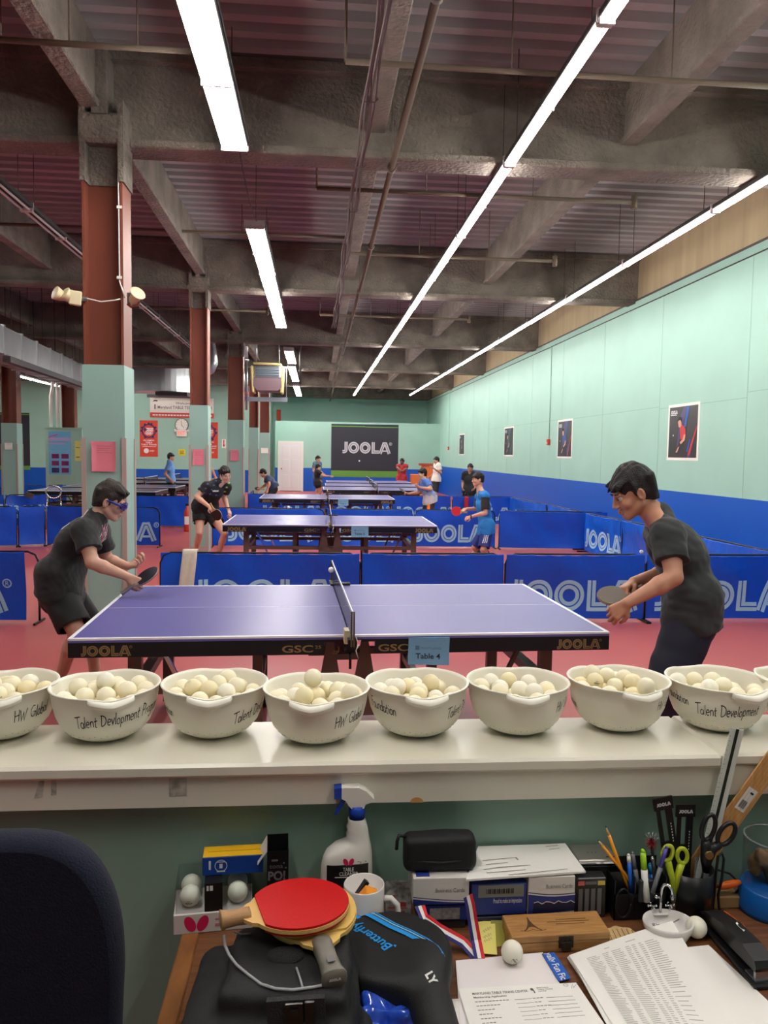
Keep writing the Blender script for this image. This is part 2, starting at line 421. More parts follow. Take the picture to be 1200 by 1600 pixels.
for k in range(-3, 12):
    ya = y0+k*pitch
    if ya+pitch < 35.5: lamp(lx+(lx2-lx)*(ya-9)/25, ya+.005, ya+pitch-.005, 2, .085, 'slim strip light in the ceiling row running along the right wall', 'strip lights of the row along the right wall')
fx = atz(340, 134, zl)[0]
lx0 = (atz(347, 233, zl)[0]+atz(386, 235, zl)[0])/2; wd = atz(386, 235, zl)[0]-atz(347, 233, zl)[0]+.02
yj = atz(355, 134, zl)[1]; ye = atz(366, 235, zl)[1]; pq = ye-yj
lamp(lx0, yj-pq, ye, 4, wd, 'bright four-tube ceiling light nearest the camera, cut by the top edge', 'four-tube lights in a row')
lamp(lx0, yj-pq*5.4, yj-pq*3.4, 4, wd, 'four-tube ceiling light above the counter', 'four-tube lights in a row')
ya, yb = atz(398, 356, zl)[1], atz(439, 512, zl)[1]; xa, xb = atz(398, 356, zl)[0], atz(439, 512, zl)[0]
for k in range(3):
    lamp((xa+(xb-xa)*(k+.5)/3), ya+(yb-ya)*k/3+.004, ya+(yb-ya)*(k+1)/3-.004, 4, wd, 'four-tube ceiling light in the joined run of three beyond the first tall column', 'four-tube lights in a row')
for (pa, pb, lb) in (((451, 548), (456, 568), 'short far four-tube light just right of the hanging heater'), ((456, 572), (461, 596), 'far four-tube light directly behind the one beside the hanging heater'), ((463, 603), (467, 619), 'farthest four-tube light, ending near the back wall')):
    A, B = atz(*pa, zl), atz(*pb, zl); lamp((A[0]+B[0])/2, A[1], B[1], 4, wd+.02, lb, 'four-tube lights in a row')
# cable between the first four-tube light and the next
A = np.array([lx0+.03, ye, zl+.06]); B = np.array([xa+.02, ya, zl+.08])
tag(MB().tube([A+(B-A)*k/8-np.array([0, 0, .10*math.sin(PI*k/8)]) for k in range(9)], .006, 6).build('cable', M_PIPE), 'thin grey cable strung between the near four-tube light and the next one', 'cable')
# unlit strip along the left bay
A, B = atz(0, 283, zl), atz(296, 546, zl)
ux, u0, u1 = (A[0]+B[0])/2, 4.4, B[1]
M_UNLIT = mat('unlit_strip', (206, 186, 196), .5)
n = 7
for k in range(n):
    t = lamp(ux, u0+(u1-u0)*k/n, u0+(u1-u0)*(k+1)/n-.01, 2, .14, 'unlit strip light in the dark row left of the tall columns', 'unlit strip lights', lit=False)
# lit strips over the far left bay
for (pa, pb) in (((-60, 560), (8, 580)), ((22, 582), (75, 598))):
    A, B = at(*pa, 24), at(*pb, 29)
    lamp((A[0]+B[0])/2, A[1], B[1], 2, .12, 'lit strip light low over the far left bay', 'lit strips over the far left bay', z=A[2])
for (x, y) in ((-6.2, 3.), (-6.2, 9.), (-10.5, 14.), (-10.5, 5.), (-5.2, 27.5), (-11.5, 22.), (-8.3, 26.8), (-6.8, 29.8), (-11.6, 27.)):  # fill lamps kept out of sight; last ones added to brighten the clock wall
    lamp(x, y, y+2.4, 4, .24, 'unseen four-tube fill light in the left bay behind columns and ducts', 'unseen left bay fill lights', z=4.6)

# ------------------------------------------------------------------ pipes, cables, ducts
def run(name, pts, r, m, label, cat, n=8): return tag(MB().tube(pts, r, n).build(name, m), label, cat)
A, B = atz(684, -10, 4.2), atz(516, 626, 4.2); B = A+(B-A)*(38.4-A[1])/(B[1]-A[1])
b = MB().tube([A-(B-A)*.1, B], .028, 10)
for k in range(13):
    p = A+(B-A)*(k*.078); b.cyl(p-np.array([0, .04, 0]), p+np.array([0, .04, 0]), .04, n=10)
    if k % 2: b.cyl(p, p+np.array([0, 0, 5.08-p[2]]), .006, n=6)
tag(b.build('sprinkler_pipe', mat('sprinkler_main', (96, 84, 72), .6)), 'long rusty sprinkler pipe running the length of the ceiling beside the cables', 'pipe')
A, B = atz(603, -10, 4.22), atz(522, 512, 4.22)
b = MB()
for j, (ox, oz, ph) in enumerate(((-.035, 0, 0), (-.012, .012, 1), (.012, -.01, 2.2), (.036, .006, 3.))):
    b.tube([A+(B-A)*(k/40)+np.array([ox+.012*math.sin(k*.9+ph), 0, oz+.012*math.cos(k*.7+ph)-.01*abs(math.sin(k*.4))]) for k in range(-2, 41)], .0085, 6)
for k in range(1, 9):
    p = A+(B-A)*(k/9); b.tube([p+np.array([.06*math.cos(a), 0, .03*math.sin(a)]) for a in np.linspace(0, 2*PI, 9)], .004, 5)
    b.cyl(p+np.array([0, 0, .03]), p+np.array([0, 0, .35]), .003, n=5)
tag(b.build('cable_bundle', mat('bundled_cables', (120, 112, 108), .6)), 'bundle of grey cables strung under the middle ceiling joist', 'cable')
M_BR = mat('branch_pipe', (104, 92, 78), .8, bump=.4, bscale=40)
for i, (px0, py0, px1, py1, z, lb) in enumerate(((540, 96, 1290, 130, 4.5, 'nearest cross pipe under the deck, running off the right edge'), (495, 294, 995, 316, 4.42, 'thin branch pipe with a capped end in front of the second cross beam'), (0, 62, 320, 70, 4.5, 'crusted pipe crossing the near left joist'),
     (545, 396, 870, 410, 4.42, 'branch pipe just before the second cross beam'), (500, 492, 735, 503, 4.42, 'branch pipe just before the third cross beam'), (0, 350, 560, 372, 4.7, 'dark pipe close under the deck between the first two beams'), (205, 480, 420, 490, 4.5, 'dark pipe passing behind the second column'))):
    A = atz(px0, py0, z); B = at(px1, py1, A[1]+.01)
    B[2] = A[2]
    b = MB().cyl(A, B, .022, n=8).cyl(A, A+np.array([0, 0, .6]), .012, n=6).cyl(B-np.array([.03, 0, .07]), B+np.array([-.03, 0, .07]), .035, n=8)
    for k in (1, 2): p = A+(B-A)*k/3; b.cyl(p, p+np.array([0, 0, .65]), .006, n=5)
    tag(b.build('branch_pipe', M_BR), lb, 'pipe')
# conduits and alarm boxes on the right wall
for (px, pyt, pyb, w, lb, c) in ((862, 536, 690, .1, 'red fire alarm box with conduit beside the second poster', 1), (703, 606, 700, .1, 'small red fire alarm box with conduit near the far partition', 1)):
    A = atx(px, pyt, XR-.02); B = atx(px-.5 if px < 800 else 858.5, pyb, XR-.02); Y = A[1]
    t = thing('fire_alarm_box', lb, 'fire alarm', (XR, Y, B[2]))
    MB().cyl((-.015, 0, .05), (-.015, 0, 4.2-B[2]), .009, n=8).build('conduit', mat('mint_conduit', (150, 196, 176), .5), t)
    MB().bb(-.06, 0, -.06, .06, -.08, .06, .008).build('alarm_box', mat('alarm_red', (196, 62, 44), .4), t)
    MB().bb(-.066, -.055, -.03, .03, -.05, -.02).build('pull_handle', M_WHITE, t)

# ================================================================== TABLES
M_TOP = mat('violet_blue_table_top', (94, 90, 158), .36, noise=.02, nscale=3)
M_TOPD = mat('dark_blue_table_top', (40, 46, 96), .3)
M_LINE = mat('white_line_paint', (236, 238, 244), .4)
M_APRON = mat('black_apron', (13, 14, 20), .38)
M_GOLD = mat('dull_gold_print', (134, 112, 74), .5)
M_LEG = mat('bronze_brown_leg', (98, 76, 66), .42, noise=.06, nscale=5)
M_NET = mat('net_mesh', (38, 46, 48), .7)
M_CHROME = mat('chrome', (210, 210, 214), .18, metal=1.)
def net_mat():
    m = mat('woven_net', (30, 38, 40), .8)
    if len(m.node_tree.nodes) > 3: return m
    nt = m.node_tree; N, L = nt.nodes, nt.links; b = N['Principled BSDF']; out = N['Material Output']
    tc = N.new('ShaderNodeTexCoord'); sep = N.new('ShaderNodeSeparateXYZ'); L.new(tc.outputs['Object'], sep.inputs[0])
    ms = []
    for ax in ('Y', 'Z'):
        a = N.new('ShaderNodeMath'); a.operation = 'MULTIPLY'; a.inputs[1].default_value = 1/.0125; L.new(sep.outputs[ax], a.inputs[0])
        f = N.new('ShaderNodeMath'); f.operation = 'FRACT'; L.new(a.outputs[0], f.inputs[0])
        g = N.new('ShaderNodeMath'); g.operation = 'LESS_THAN'; g.inputs[1].default_value = .36; L.new(f.outputs[0], g.inputs[0]); ms.append(g)
    mx = N.new('ShaderNodeMath'); mx.operation = 'MAXIMUM'; L.new(ms[0].outputs[0], mx.inputs[0]); L.new(ms[1].outputs[0], mx.inputs[1])
    tr = N.new('ShaderNodeBsdfTransparent'); mix = N.new('ShaderNodeMixShader'); L.new(mx.outputs[0], mix.inputs[0]); L.new(tr.outputs[0], mix.inputs[1]); L.new(b.outputs[0], mix.inputs[2]); L.new(mix.outputs[0], out.inputs[0])
    return m
M_WEB = net_mat()
def table(cx, cy, rz, label, group, detail=2, dark=False, z=.76):
    t = thing('table_tennis_table', label, 'table', (cx, cy, 0), rz, group); W, D = 1.37, .7625
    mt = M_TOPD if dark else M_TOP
    for sx in (-1, 1):
        MB().bb(*sorted((sx*.003, sx*W)), -D, D, z-.022, z, .002).build('table_half', mt, t)
        a = MB()
        x0, x1 = sorted((sx*.13, sx*W))
        a.bb(x0, x1, -D+.002, -D+.03, z-.095, z-.022).bb(x0, x1, D-.03, D-.002, z-.095, z-.022).bb(*sorted((sx*(W-.03), sx*(W-.002))), -D+.03, D-.03, z-.095, z-.022)
        ap = a.build('apron', M_APRON, t)
        MB().bb(*sorted((sx*.06, sx*.13)), -D+.002, -D+.03, z-.034, z-.022).build('apron_bracket', M_APRON, t)
        if detail > 0:
            yy = -D+.0008
            def put(vf, nm='apron_logo'): MB().flat(vf, lambda u, v: (u, yy, v)).build(nm, M_GOLD, ap)
            zb = z-.088
            vs, fs = (LOGO if detail > 1 else LOGO_S); h = .052; w = .235/LOGO_W
            xo = -W+.06 if sx < 0 else W-.06-.225
            put(([(a*w+xo, b*h+zb) for a, b in vs], fs))
            xg = -.34 if sx < 0 else .145
            put(merge2d([fit(text2d('GSC', .03), .155, .036, xg, zb+.004), fit(text2d('25', .02), .03, .016, xg+.165, zb+.022)]), 'apron_lettering')
            if sx < 0: put(merge2d([band(circ(-.07, zb+.02, .016, -2.6, .6, 8), -.0015, .0015), band(circ(-.075, zb+.016, .022, -2.2, -.3, 6), -.0015, .0015)]), 'apron_mark')
    ln = MB(); e = .0006
    for y in (-D, D-.02): ln.bb(-W, W, y, y+.02, z, z+e)
    for x in (-W, W-.02): ln.bb(x, x+.02, -D+.02, D-.02, z, z+e)
    ln.bb(-W+.02, W-.02, -.0015, .0015, z, z+e)
    ln.bb(-W-.0004, W+.0004, -D-.0006, -D+.001, z-.009, z+e).bb(-W-.0006, -W+.001, -D, D, z-.009, z+e).bb(W-.001, W+.0006, -D, D, z-.009, z+e)
    ln.build('white_lines', M_LINE, t)
    # net
    n = MB().add([(0, -D-.15, z), (0, D+.15, z), (0, D+.15, z+.142), (0, -D-.15, z+.142)], [(0, 1, 2, 3)]); nt = n.build('net', M_WEB, t)
    MB().bb(-.003, .003, -D-.15, D+.15, z+.138, z+.1525).build('net_tape', M_LINE, nt)
    for s in (-1, 1):
        p = MB(); ye = s*(D+.1525)
        p.bb(-.009, -.001, ye-.012, ye+.004, z-.02, z+.153).bb(.003, .011, ye-.012, ye+.004, z-.02, z+.153)
        pt = p.build('net_post', mat('brass_grey_post', (96, 84, 66), .4, metal=.4), t)
        c = MB().bb(-.02, .012, *sorted((s*(D-.04), s*(D+.15))), z-.012 if s < 0 else z+.0007, z+.012).bb(-.02, .02, *sorted((s*(D+.02), s*(D+.06))), z-.075, z-.01).cyl((0, s*(D+.04), z-.16), (0, s*(D+.04), z-.07), .007, n=8).bb(-.03, .03, *sorted((s*(D-.03), s*(D+.06))), z-.075, z-.06)
        c.build('net_clamp', M_BLACK, pt)
        if s < 0: MB().bb(-.034, -.010, -D-.10, -D-.02, z-.02, z+.045).build('clamp_tag', mat('cream_tag', (216, 206, 170), .6), pt)
        if s < 0: MB().tube([(.02, -D-.12, z+.02), (.03, -D-.12, z-.01), (.022, -D-.12, z-.05), (.034, -D-.12, z-.09), (.02, -D-.12, z-.05), (.035, -D-.12, z-.02)], .0025, 5).build('net_string', M_WHITE, pt)
        else: MB().bb(.0, .12, D-.03, D+.03, z+.001, z+.016, .004).build('clamp_handle', M_BLACK, pt)
    # undercarriage
    zt = z-.095
    for sx in (-1, 1):
        for sy in (-1, 1):
            MB().bb(sx*1.09-.034, sx*1.09+.034, sy*.56-.025, sy*.56+.025, 0.03, z-.022).build('leg', M_LEG, t)
            MB().bb(sx*.47-.026, sx*.47+.026, sy*.5-.025, sy*.5+.025, .09, z-.022).build('leg', M_LEG, t)
            MB().cyl((sx*.47-.03, sy*.5, .05), (sx*.47+.03, sy*.5, .05), .05, n=14).build('wheel', M_BLACK, t)
            MB().bar((sx*.98, sy*.56, z-.05), (sx*.80, sy*.56, z-.42), .022, .022).build('brace', M_CHROME if sx < 0 else M_LEG, t)
        f = MB()
        f.bb(sx*1.09-.03, sx*1.09+.03, -.56, .56, .42, .47)
        f.bb(sx*1.09-.03, sx*1.09+.03, -.56, .56, z-.1, z-.05).build('cross_rail', M_LEG, t)
        MB().bb(sx*.47-.02, sx*.47+.02, -.5, .5, z-.1, z-.05).bb(sx*.47-.02, sx*.47+.02, -.5, .5, .30, .345).build('cross_rail', M_LEG, t)
    for sy in (-1, 1):
        MB().bb(-1.06, 1.06, sy*.56-.018, sy*.56+.018, .42, .465).build('lower_rail', M_LEG, t)
        MB().bb(-1.06, 1.06, sy*.5-.018, sy*.5+.018, z-.16, z-.125).build('upper_rail', M_LEG, t)
        q = MB()
        for s in (-1, 1):
            q.prism([(s*.105, z-.04), (s*.075, z-.04), (s*.035, z-.28), (s*.13, z-.34), (s*.15, z-.30)][::s], -.012, .012, (0, sy*.62, 0))
        q.prism([(-.15, z-.30), (-.035, z-.30), (0, z-.335), (.035, z-.30), (.15, z-.30), (.17, .30), (-.17, .30)], -.012, .012, (0, sy*.62, 0))
        q.bb(-.08, .08, sy*.62-.012, sy*.62+.012, z-.16, z-.13)
        q.build('centre_trestle', M_LEG, t)
    return t
def tcen(x, y, a): return (x-math.sin(a)*.7625, y+math.cos(a)*.7625, a)
T4 = tcen(.1725, 3.9047, .0361); T5 = tcen(.183, 10.009, -.0064); T6 = tcen(.217, 15.87, .003)
table(*T4, 'big violet table tennis table nearest the bowls, between the two closest players', 'tables of the main aisle')
table(*T5, 'second table tennis table from the counter, behind the first row of blue barriers', 'tables of the main aisle')
table(*T6, 'third table tennis table from the counter, played by the boy in light blue', 'tables of the main aisle', 1)
FG = 'tables before the black banner'
for (px, Y, lb) in ((589, 20.0, 'first of three close set tables before the black banner, nearest one'), (583, 22.5, 'middle one of three close set tables before the black banner'), (577, 25.2, 'rearmost of three close set tables, nearest the black banner')):
    table(at(px, 760, Y)[0], Y+.76, 0, lb, FG, 1)
LG = 'tables of the left bay'
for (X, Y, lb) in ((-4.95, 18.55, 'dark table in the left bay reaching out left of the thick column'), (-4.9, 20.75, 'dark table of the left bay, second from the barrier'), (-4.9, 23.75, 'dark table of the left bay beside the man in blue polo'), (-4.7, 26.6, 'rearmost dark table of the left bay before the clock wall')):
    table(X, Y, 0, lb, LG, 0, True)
# number cards
M_CARD = mat('pale_blue_card', (110, 156, 188), .6)
M_INK = mat('black_ink', (22, 24, 30), .6)
def card(T, xl, w, h, rz, num, label):
    z = .745; ca, sa = math.cos(T[2]), math.sin(T[2]); yl = -.7625-.012
    c = thing('table_number_card', label, 'card', (T[0]+xl*ca-yl*sa, T[1]+xl*sa+yl*ca, z), T[2], 'table number cards')
    f = lambda u, v, e=0.: (u*math.cos(rz)-v*math.sin(rz), -.004-e-.02*(v/h+.1)**2, u*math.sin(rz)+v*math.cos(rz))
    b = MB().grid(lambda u, v: f(u, v), 4, 6, -w/2, w/2, -h, 0).grid(lambda u, v: f(u, v, -.0015), 4, 6, -w/2, w/2, -h, 0, True)
    b.bb(-w/2, w/2, -.003, .03, -.004, 0.0).build('card_sheet', M_CARD, c)
    s = MB()
    for vf in (fit(text2d('Table '+num, .02), w*.6, h*.2, -w*.32, -h*.78), ): s.flat(vf, lambda u, v: f(u, v, .001))
    s.build('printed_number', M_INK, c)
    s = MB()
    for vf in (fit(text2d('MARYLAND'), w*.5, h*.085, -w*.2, -h*.43), ([(-w*.33, -h*.46), (-w*.23, -h*.46), (-w*.23, -h*.3), (-w*.33, -h*.3)], [(0, 1, 2, 3)])): s.flat(vf, lambda u, v: f(u, v, .001))
    s.build('printed_heading', mat('grey_blue_ink', (84, 112, 140), .6), c)
card(T4, .405, .212, .135, -.035, '4', 'pale blue card reading Table 4 hanging on the nearest table')
card(T5, .37, .22, .135, -.0, '5', 'pale blue card hanging on the second table from the counter')
card(T6, .315, .21, .125, 0, '6', 'pale blue card hanging on the third table from the counter')

# ================================================================== BARRIERS
M_VINYL = mat('blue_barrier_vinyl', (8, 76, 196), .38, noise=.04, nscale=3, bump=.45, bscale=5)
M_VINYL2 = mat('blue_barrier_vinyl_light', (8, 90, 206), .4, noise=.04, nscale=3, bump=.45, bscale=5)
M_PRINT = mat('pale_blue_print', (158, 200, 226), .5)
nb = [0]
def barrier(p0, p1, label, group, logo=None, h=.69, z0=.03, m=None, lh=.33, lw=1.40, detail=True, zt=.108, sag=1., pole=(.003, .003)):
    """sheet of blue vinyl on a black tube frame; the printed side looks to the right of p0 -> p1 turned towards the camera"""
    nb[0] += 1; ph = nb[0]*1.7
    p0, p1 = np.array(p0[:2], float), np.array(p1[:2], float); d = p1-p0; d = d/np.linalg.norm(d)*.015; p0, p1 = p0+d, p1-d; d = p1-p0; L = float(np.linalg.norm(d)); rz = math.atan2(d[1], d[0])
    t = thing('court_barrier', label, 'barrier', (p0[0], p0[1], 0), rz, group)
    def surf(u, v, e=0.):
        x = u/L; zz = v/h
        y = .012*math.sin(u*5.1+ph)*(.3+zz)+.006*math.sin(u*13+v*9+ph*2)+.010*sag*math.sin(v*7+u*2.3+ph)+.02*sag*math.exp(-((x-.5-.2*math.sin(ph))**2)*14)*math.sin(zz*5)
        top = h-.012*sag*math.sin(PI*min(max(x, 0), 1))-.007*abs(math.sin(u*17+ph))*sag
        return (u, y-e, z0+(top-z0)*(v-z0)/(h-z0))
    nu = max(10, int(L/.045)) if detail else max(6, int(L/.12))
    b = MB().grid(lambda u, v: surf(u, v), nu, 12, 0, L, z0, h).grid(lambda u, v: surf(u, v, -.01), nu, 12, 0, L, z0, h, True)
    b.grid(lambda u, v: tuple(np.array(surf(u, h, -.005))+np.array([0, .006*math.cos(v), .006*math.sin(v)])), nu, 4, 0, L, PI, 0)
    c = b.build('vinyl_sheet', m or M_VINYL, t)
    if logo is not None:
        vs, fs = LOGO if detail else LOGO_S
        k = lw/4.33
        s = MB().flat(([(a*k+logo, q*lh+zt) for a, q in vs if True], fs), lambda u, v: surf(u, v, .0035)); s.build('printed_logo', M_PRINT, c)
    r = .011; e0, e1 = pole
    f = MB().tube([(-e0, .02, .02), (-e0, .02, h-.10), (-e0+.03, .02, h-.03), (-e0+.10, .02, h+.0), (L+e1-.10, .02, h+.0), (L+e1-.03, .02, h-.03), (L+e1, .02, h-.10), (L+e1, .02, .02)], r, 6)
    f.build('frame', M_BLACK, t)
    for x in (-e0, L+e1): MB().bar((x, -.13, .012), (x, .15, .012), .02, .02).build('foot', M_BLACK, t)
    return t
YF = 7.7
def X(px, Y, y=800): return at(px, y, Y)[0]
FGp = 'barriers of the front row'
barrier((-1.52, YF), (.440, YF), 'front row blue barrier with a white towel hung over it', FGp, logo=.30, lw=1.36)
barrier((.440, YF+.004), (1.890, YF+.004), 'plain front row barrier behind the right half of the nearest table', FGp)
barrier((1.890, YF), (3.360, YF), 'front row barrier with white logo just left of the right player', FGp, logo=.03, lw=1.30)
barrier((3.360, YF), (5.2, YF), 'front row barrier behind the right player, reaching the right edge', FGp, logo=.09, lw=1.40)
barrier((-4.72, YF+.02), (-2.765, YF+.02), 'front row blue barrier at the left edge, behind the player in goggles', FGp, logo=.33, lw=1.38, pole=(.003, .12))
SGp = 'barriers of the second row'; Y2 = 13.9
barrier((X(331, Y2), Y2), (X(508, Y2), Y2), 'second row barrier behind the left half of the second table', SGp, logo=.26, lw=1.44)
barrier((X(510, Y2), Y2+.02), (X(646, Y2), Y2+.02), 'second row barrier behind the right half of the second table', SGp, logo=.03, lw=1.36)
barrier((X(648, Y2), Y2), (X(775, Y2), Y2), 'second row barrier at the legs of the boy in blue and black', SGp, logo=.0, lw=1.24)
barrier((X(778, Y2), Y2-.1), (X(942, Y2), Y2-.25), 'plain second row barrier between the boy in blue and the right wall', SGp)
barrier((X(69, Y2), Y2+.1), (X(251, Y2), Y2-.05), 'second row barrier behind the head of the player in goggles', SGp, logo=.42, lw=1.42)
barrier((X(31, Y2), Y2-.1), (X(68, Y2), Y2+.1), 'narrow plain second row barrier left of the player in goggles', SGp)
barrier((X(-40, Y2), Y2-.35), (X(30, Y2), Y2-.1), 'plain second row barrier touching the left edge', SGp)
WGp = 'barriers along the right wall'
barrier((4.72, 13.45), (4.80, 11.95), 'wall side barrier turned to the court, beside the plain second row one', WGp, logo=.05, lw=1.36, m=M_VINYL2)
barrier((4.80, 11.93), (4.84, 10.0), 'wall side barrier half hidden behind the right player', WGp, m=M_VINYL2)
barrier((4.84, 9.98), (4.88, 7.95), 'wall side barrier nearest the right edge', WGp, m=M_VINYL2, logo=.3)
barrier((4.72, 15.75), (4.75, 13.75), 'wall side barrier beyond the second row, nearer of two with small logos', WGp, logo=.30, m=M_VINYL2)
barrier((4.60, 18.4), (4.72, 15.8), 'wall side barrier at the corner of the third row, farther of two', WGp, logo=.35, lw=1.6, m=M_VINYL2)
TGp = 'barriers of the third row'; Y3 = 18.6
barrier((X(387, Y3), Y3), (X(504, Y3), Y3), 'third row barrier behind the left half of the third table', TGp, logo=.28, lw=1.3)
barrier((X(506, Y3), Y3+.02), (X(610, Y3), Y3+.02), 'third row barrier behind the right half of the third table', TGp, logo=.06, lw=1.4)
barrier((X(612, Y3), Y3), (X(704, Y3), Y3), 'third row barrier behind the boy in light blue shirt', TGp, logo=.05, lw=1.3)
barrier((X(706, Y3), Y3), (X(806, Y3), Y3), 'third row barrier behind the boy holding the red paddle', TGp, logo=.03, lw=1.36)
barrier((X(384, Y3), 20.6), (X(386, Y3), Y3+.1), 'short barrier turned away beside the crouching boy in navy', 'loose barriers', m=M_VINYL2)
LGp = 'barriers of the left bay'; Y4 = 17.5
barrier((X(200, Y4), Y4), (X(297, Y4), Y4), 'plain left bay barrier between the first two tall columns', LGp)
barrier((X(17, Y4), Y4-.3), (X(70, Y4), Y4+.2), 'sagging left bay barrier with a grey board on its top edge', LGp, logo=-.0+.03, lw=.72, lh=.28, zt=.2, sag=2.)
barrier((X(-45, Y4), Y4-.5), (X(16, Y4), Y4-.3), 'left bay barrier ending in a printed letter at the left edge', LGp, logo=.02, lw=.8, lh=.3, zt=.2)
barrier((X(34, 22), 22), (X(72, 22), 22), 'far left bay barrier with a small logo, in front of the blue wall', LGp, logo=.03, lw=.62, lh=.2, zt=.2, m=M_VINYL2)
barrier((X(74, 22), 22.1), (X(99, 22), 22.3), 'small far left bay barrier under the sky blue poster', LGp, m=M_VINYL2)
barrier((X(-40, 20), 20.1), (X(8, 20), 20.1), 'far left bay barrier cut by the left edge beside the low column', LGp, m=M_VINYL2)
# grey board lying on the sagging barrier
p = at(46, 774, Y4-.17); tag(MB().box(p, (.17, .02, .11), rot_eul(.3, .35, .1)).build('clipboard', mat('grey_board', (92, 84, 84), .5)), 'small grey board leaning on the sagging left bay barrier', 'board')
# towel over the front row
t0, t1 = at(286, 862, YF)[0], at(309, 862, YF)[0]
def tw(u, v):
    s = v
    if s < 0: return (u+.02*s*0, .035, .70+s*1.0)
    if s < .07: a = PI*s/.07; return (u, .005+.030*math.cos(a), .702+.02*math.sin(a))
    q = s-.07; return (u-.035*q/.35, -.025-.004*math.sin(u*90+q*9)-.02*min(q*6, 1)*.3, .70-q)
b = MB().grid(lambda u, v: tw(u, v), 8, 30, t0, t1, -.2, .47)
o = b.build('towel', mat('cream_towel', (222, 214, 198), .95, bump=.6, bscale=220, noise=.04, nscale=30), loc=(0, YF-.005, 0)); tag(o, 'cream white towel hung over the front row barrier', 'towel')
md = o.modifiers.new('thick', 'SOLIDIFY'); md.thickness = .008

# ================================================================== WALL POSTERS, BANNERS, NOTICES
def sheet(name, o, ux, uz, w, h, m, label=None, cat=None, th=.003, parent=None, group=None):
    """flat printed sheet; origin lower left, ux/uz unit vectors; returns (thing, put) where put(vf, material, part, layer) lays flat print on it"""
    o, ux, uz = (np.asarray(q, float) for q in (o, ux, uz)); n = np.cross(ux, uz)
    T = thing(name, label, cat, tuple(o+ux*w/2), 0, group)
    loc = o+ux*w/2
    b = MB().prism([(0, 0), (w, 0), (w, h), (0, h)], 0, th, o-loc, ux, uz); base = b.build('backing_sheet', m, T)
    def put(items, mm, part, layer=1, par=None):
        s = MB()
        for vf in items: s.flat(vf, lambda u, v: o-loc+ux*u+uz*v+n*(th+.0012*layer))
        return s.build(part, mm, T)
    return T, put
def rect(x0, y0, x1, y1): return ([(x0, y0), (x1, y0), (x1, y1), (x0, y1)], [(0, 1, 2, 3)])
def poly(*p): return (list(p), [tuple(range(len(p)))])
def disc(cx, cy, r, n=20, ry=None): return ([(cx+r*math.cos(2*PI*k/n), cy+(ry or r)*math.sin(2*PI*k/n)) for k in range(n)], [tuple(range(n))])
def ringp(cx, cy, r, w, n=20): return band(circ(cx, cy, r, 0, 2*PI*(1-1/n), n-1), -w/2, w/2, True)
M_PAPER = mat('white_paper', (236, 234, 228), .7)
M_PDARK = mat('poster_dark', (40, 38, 44), .35)
M_PB = mat('poster_blue', (24, 84, 176), .35); M_PR = mat('poster_red', (196, 40, 52), .35); M_PP = mat('poster_violet', (74, 62, 110), .35); M_PSK = mat('poster_skin', (206, 150, 128), .35); M_PT = mat('poster_teal', (40, 110, 110), .35)
for i, (xa, xb, ytop, ybot, lb) in enumerate(((1041.5, 1094, 634, 719, 'largest wall poster, nearest, showing a player in a red shirt'), (870, 895, 657, 716, 'second wall poster from the near end, beside the red alarm box'), (787, 803, 668, 713, 'third wall poster from the near end, dark with a green figure'), (717, 726, 678.5, 711, 'small far wall poster nearest the partition'))):
    A = atx(xa, ybot, XR-.004); B = atx(xb, ytop, XR-.004); zt = atx(xa, ytop, XR-.004)[2]; w = A[1]-B[1]; h = zt-A[2]
    T, put = sheet('wall_poster', (XR-.001, A[1], A[2]), (0, -1, 0), (0, 0, 1), w, h, M_PAPER, lb, 'poster', group='posters on the right wall')
    m = .05*w; X0, X1, Z0, Z1 = m, w-m, .05*h, h-.05*h; W_, H_ = X1-X0, Z1-Z0
    q = lambda *p: poly(*[(X0+a*W_, Z0+b*H_) for a, b in p])
    put([rect(X0, Z0, X1, Z1)], M_PDARK, 'photo_print')
    put([q((.52, 1), (.42, .85), (.30, .2), (.38, .25), (.62, 1)), q((.78, .0), (.68, .0), (.84, .38), (.88, .34))], M_PP, 'violet_streak', 2)
    put([q((.62, .98), (.72, 1), (.62, .62), (.54, .56)), q((.66, .12), (.76, .36), (.79, .34), (.70, .1))], M_PB if i < 2 else M_PT, 'blue_streak', 3)
    put([q((.98, .62), (.98, .54), (.78, .06), (.70, .04))], M_PR if i < 2 else M_PT, 'red_streak', 3)
    shirt = [M_PR, M_PB, M_PT, M_PP][i]
    put([q((.40, .62), (.50, .64), (.60, .56), (.62, .44), (.56, .36), (.44, .36), (.42, .48))], shirt, 'figure_shirt', 4)
    put([q((.41, .36), (.58, .36), (.52, .22), (.44, .20), (.38, .14), (.34, .2))], M_PDARK, 'figure_shorts', 4)
    put([q((.33, .70), (.38, .75), (.44, .72), (.46, .64), (.42, .59), (.36, .60)), q((.56, .46), (.62, .44), (.60, .34), (.46, .26), (.42, .30), (.52, .36)), q((.36, .2), (.42, .22), (.34, .1), (.28, .1))], M_PSK, 'figure_skin', 5)
    put([q((.31, .71), (.36, .80), (.45, .79), (.47, .68), (.42, .74), (.36, .73))], M_INK, 'figure_hair', 6)
    vs, fs = LOGO_S; k = .24*W_/4.4
    put([([(a*k+X0+.05*W_, b*.075*H_+Z0+.86*H_) for a, b in vs], fs), rect(X0+.05*W_, Z0+.835*H_, X0+.28*W_, Z0+.848*H_), disc(X0+.17*W_, Z0+.44*H_, .015*W_)], M_LINE, 'printed_logo', 4)
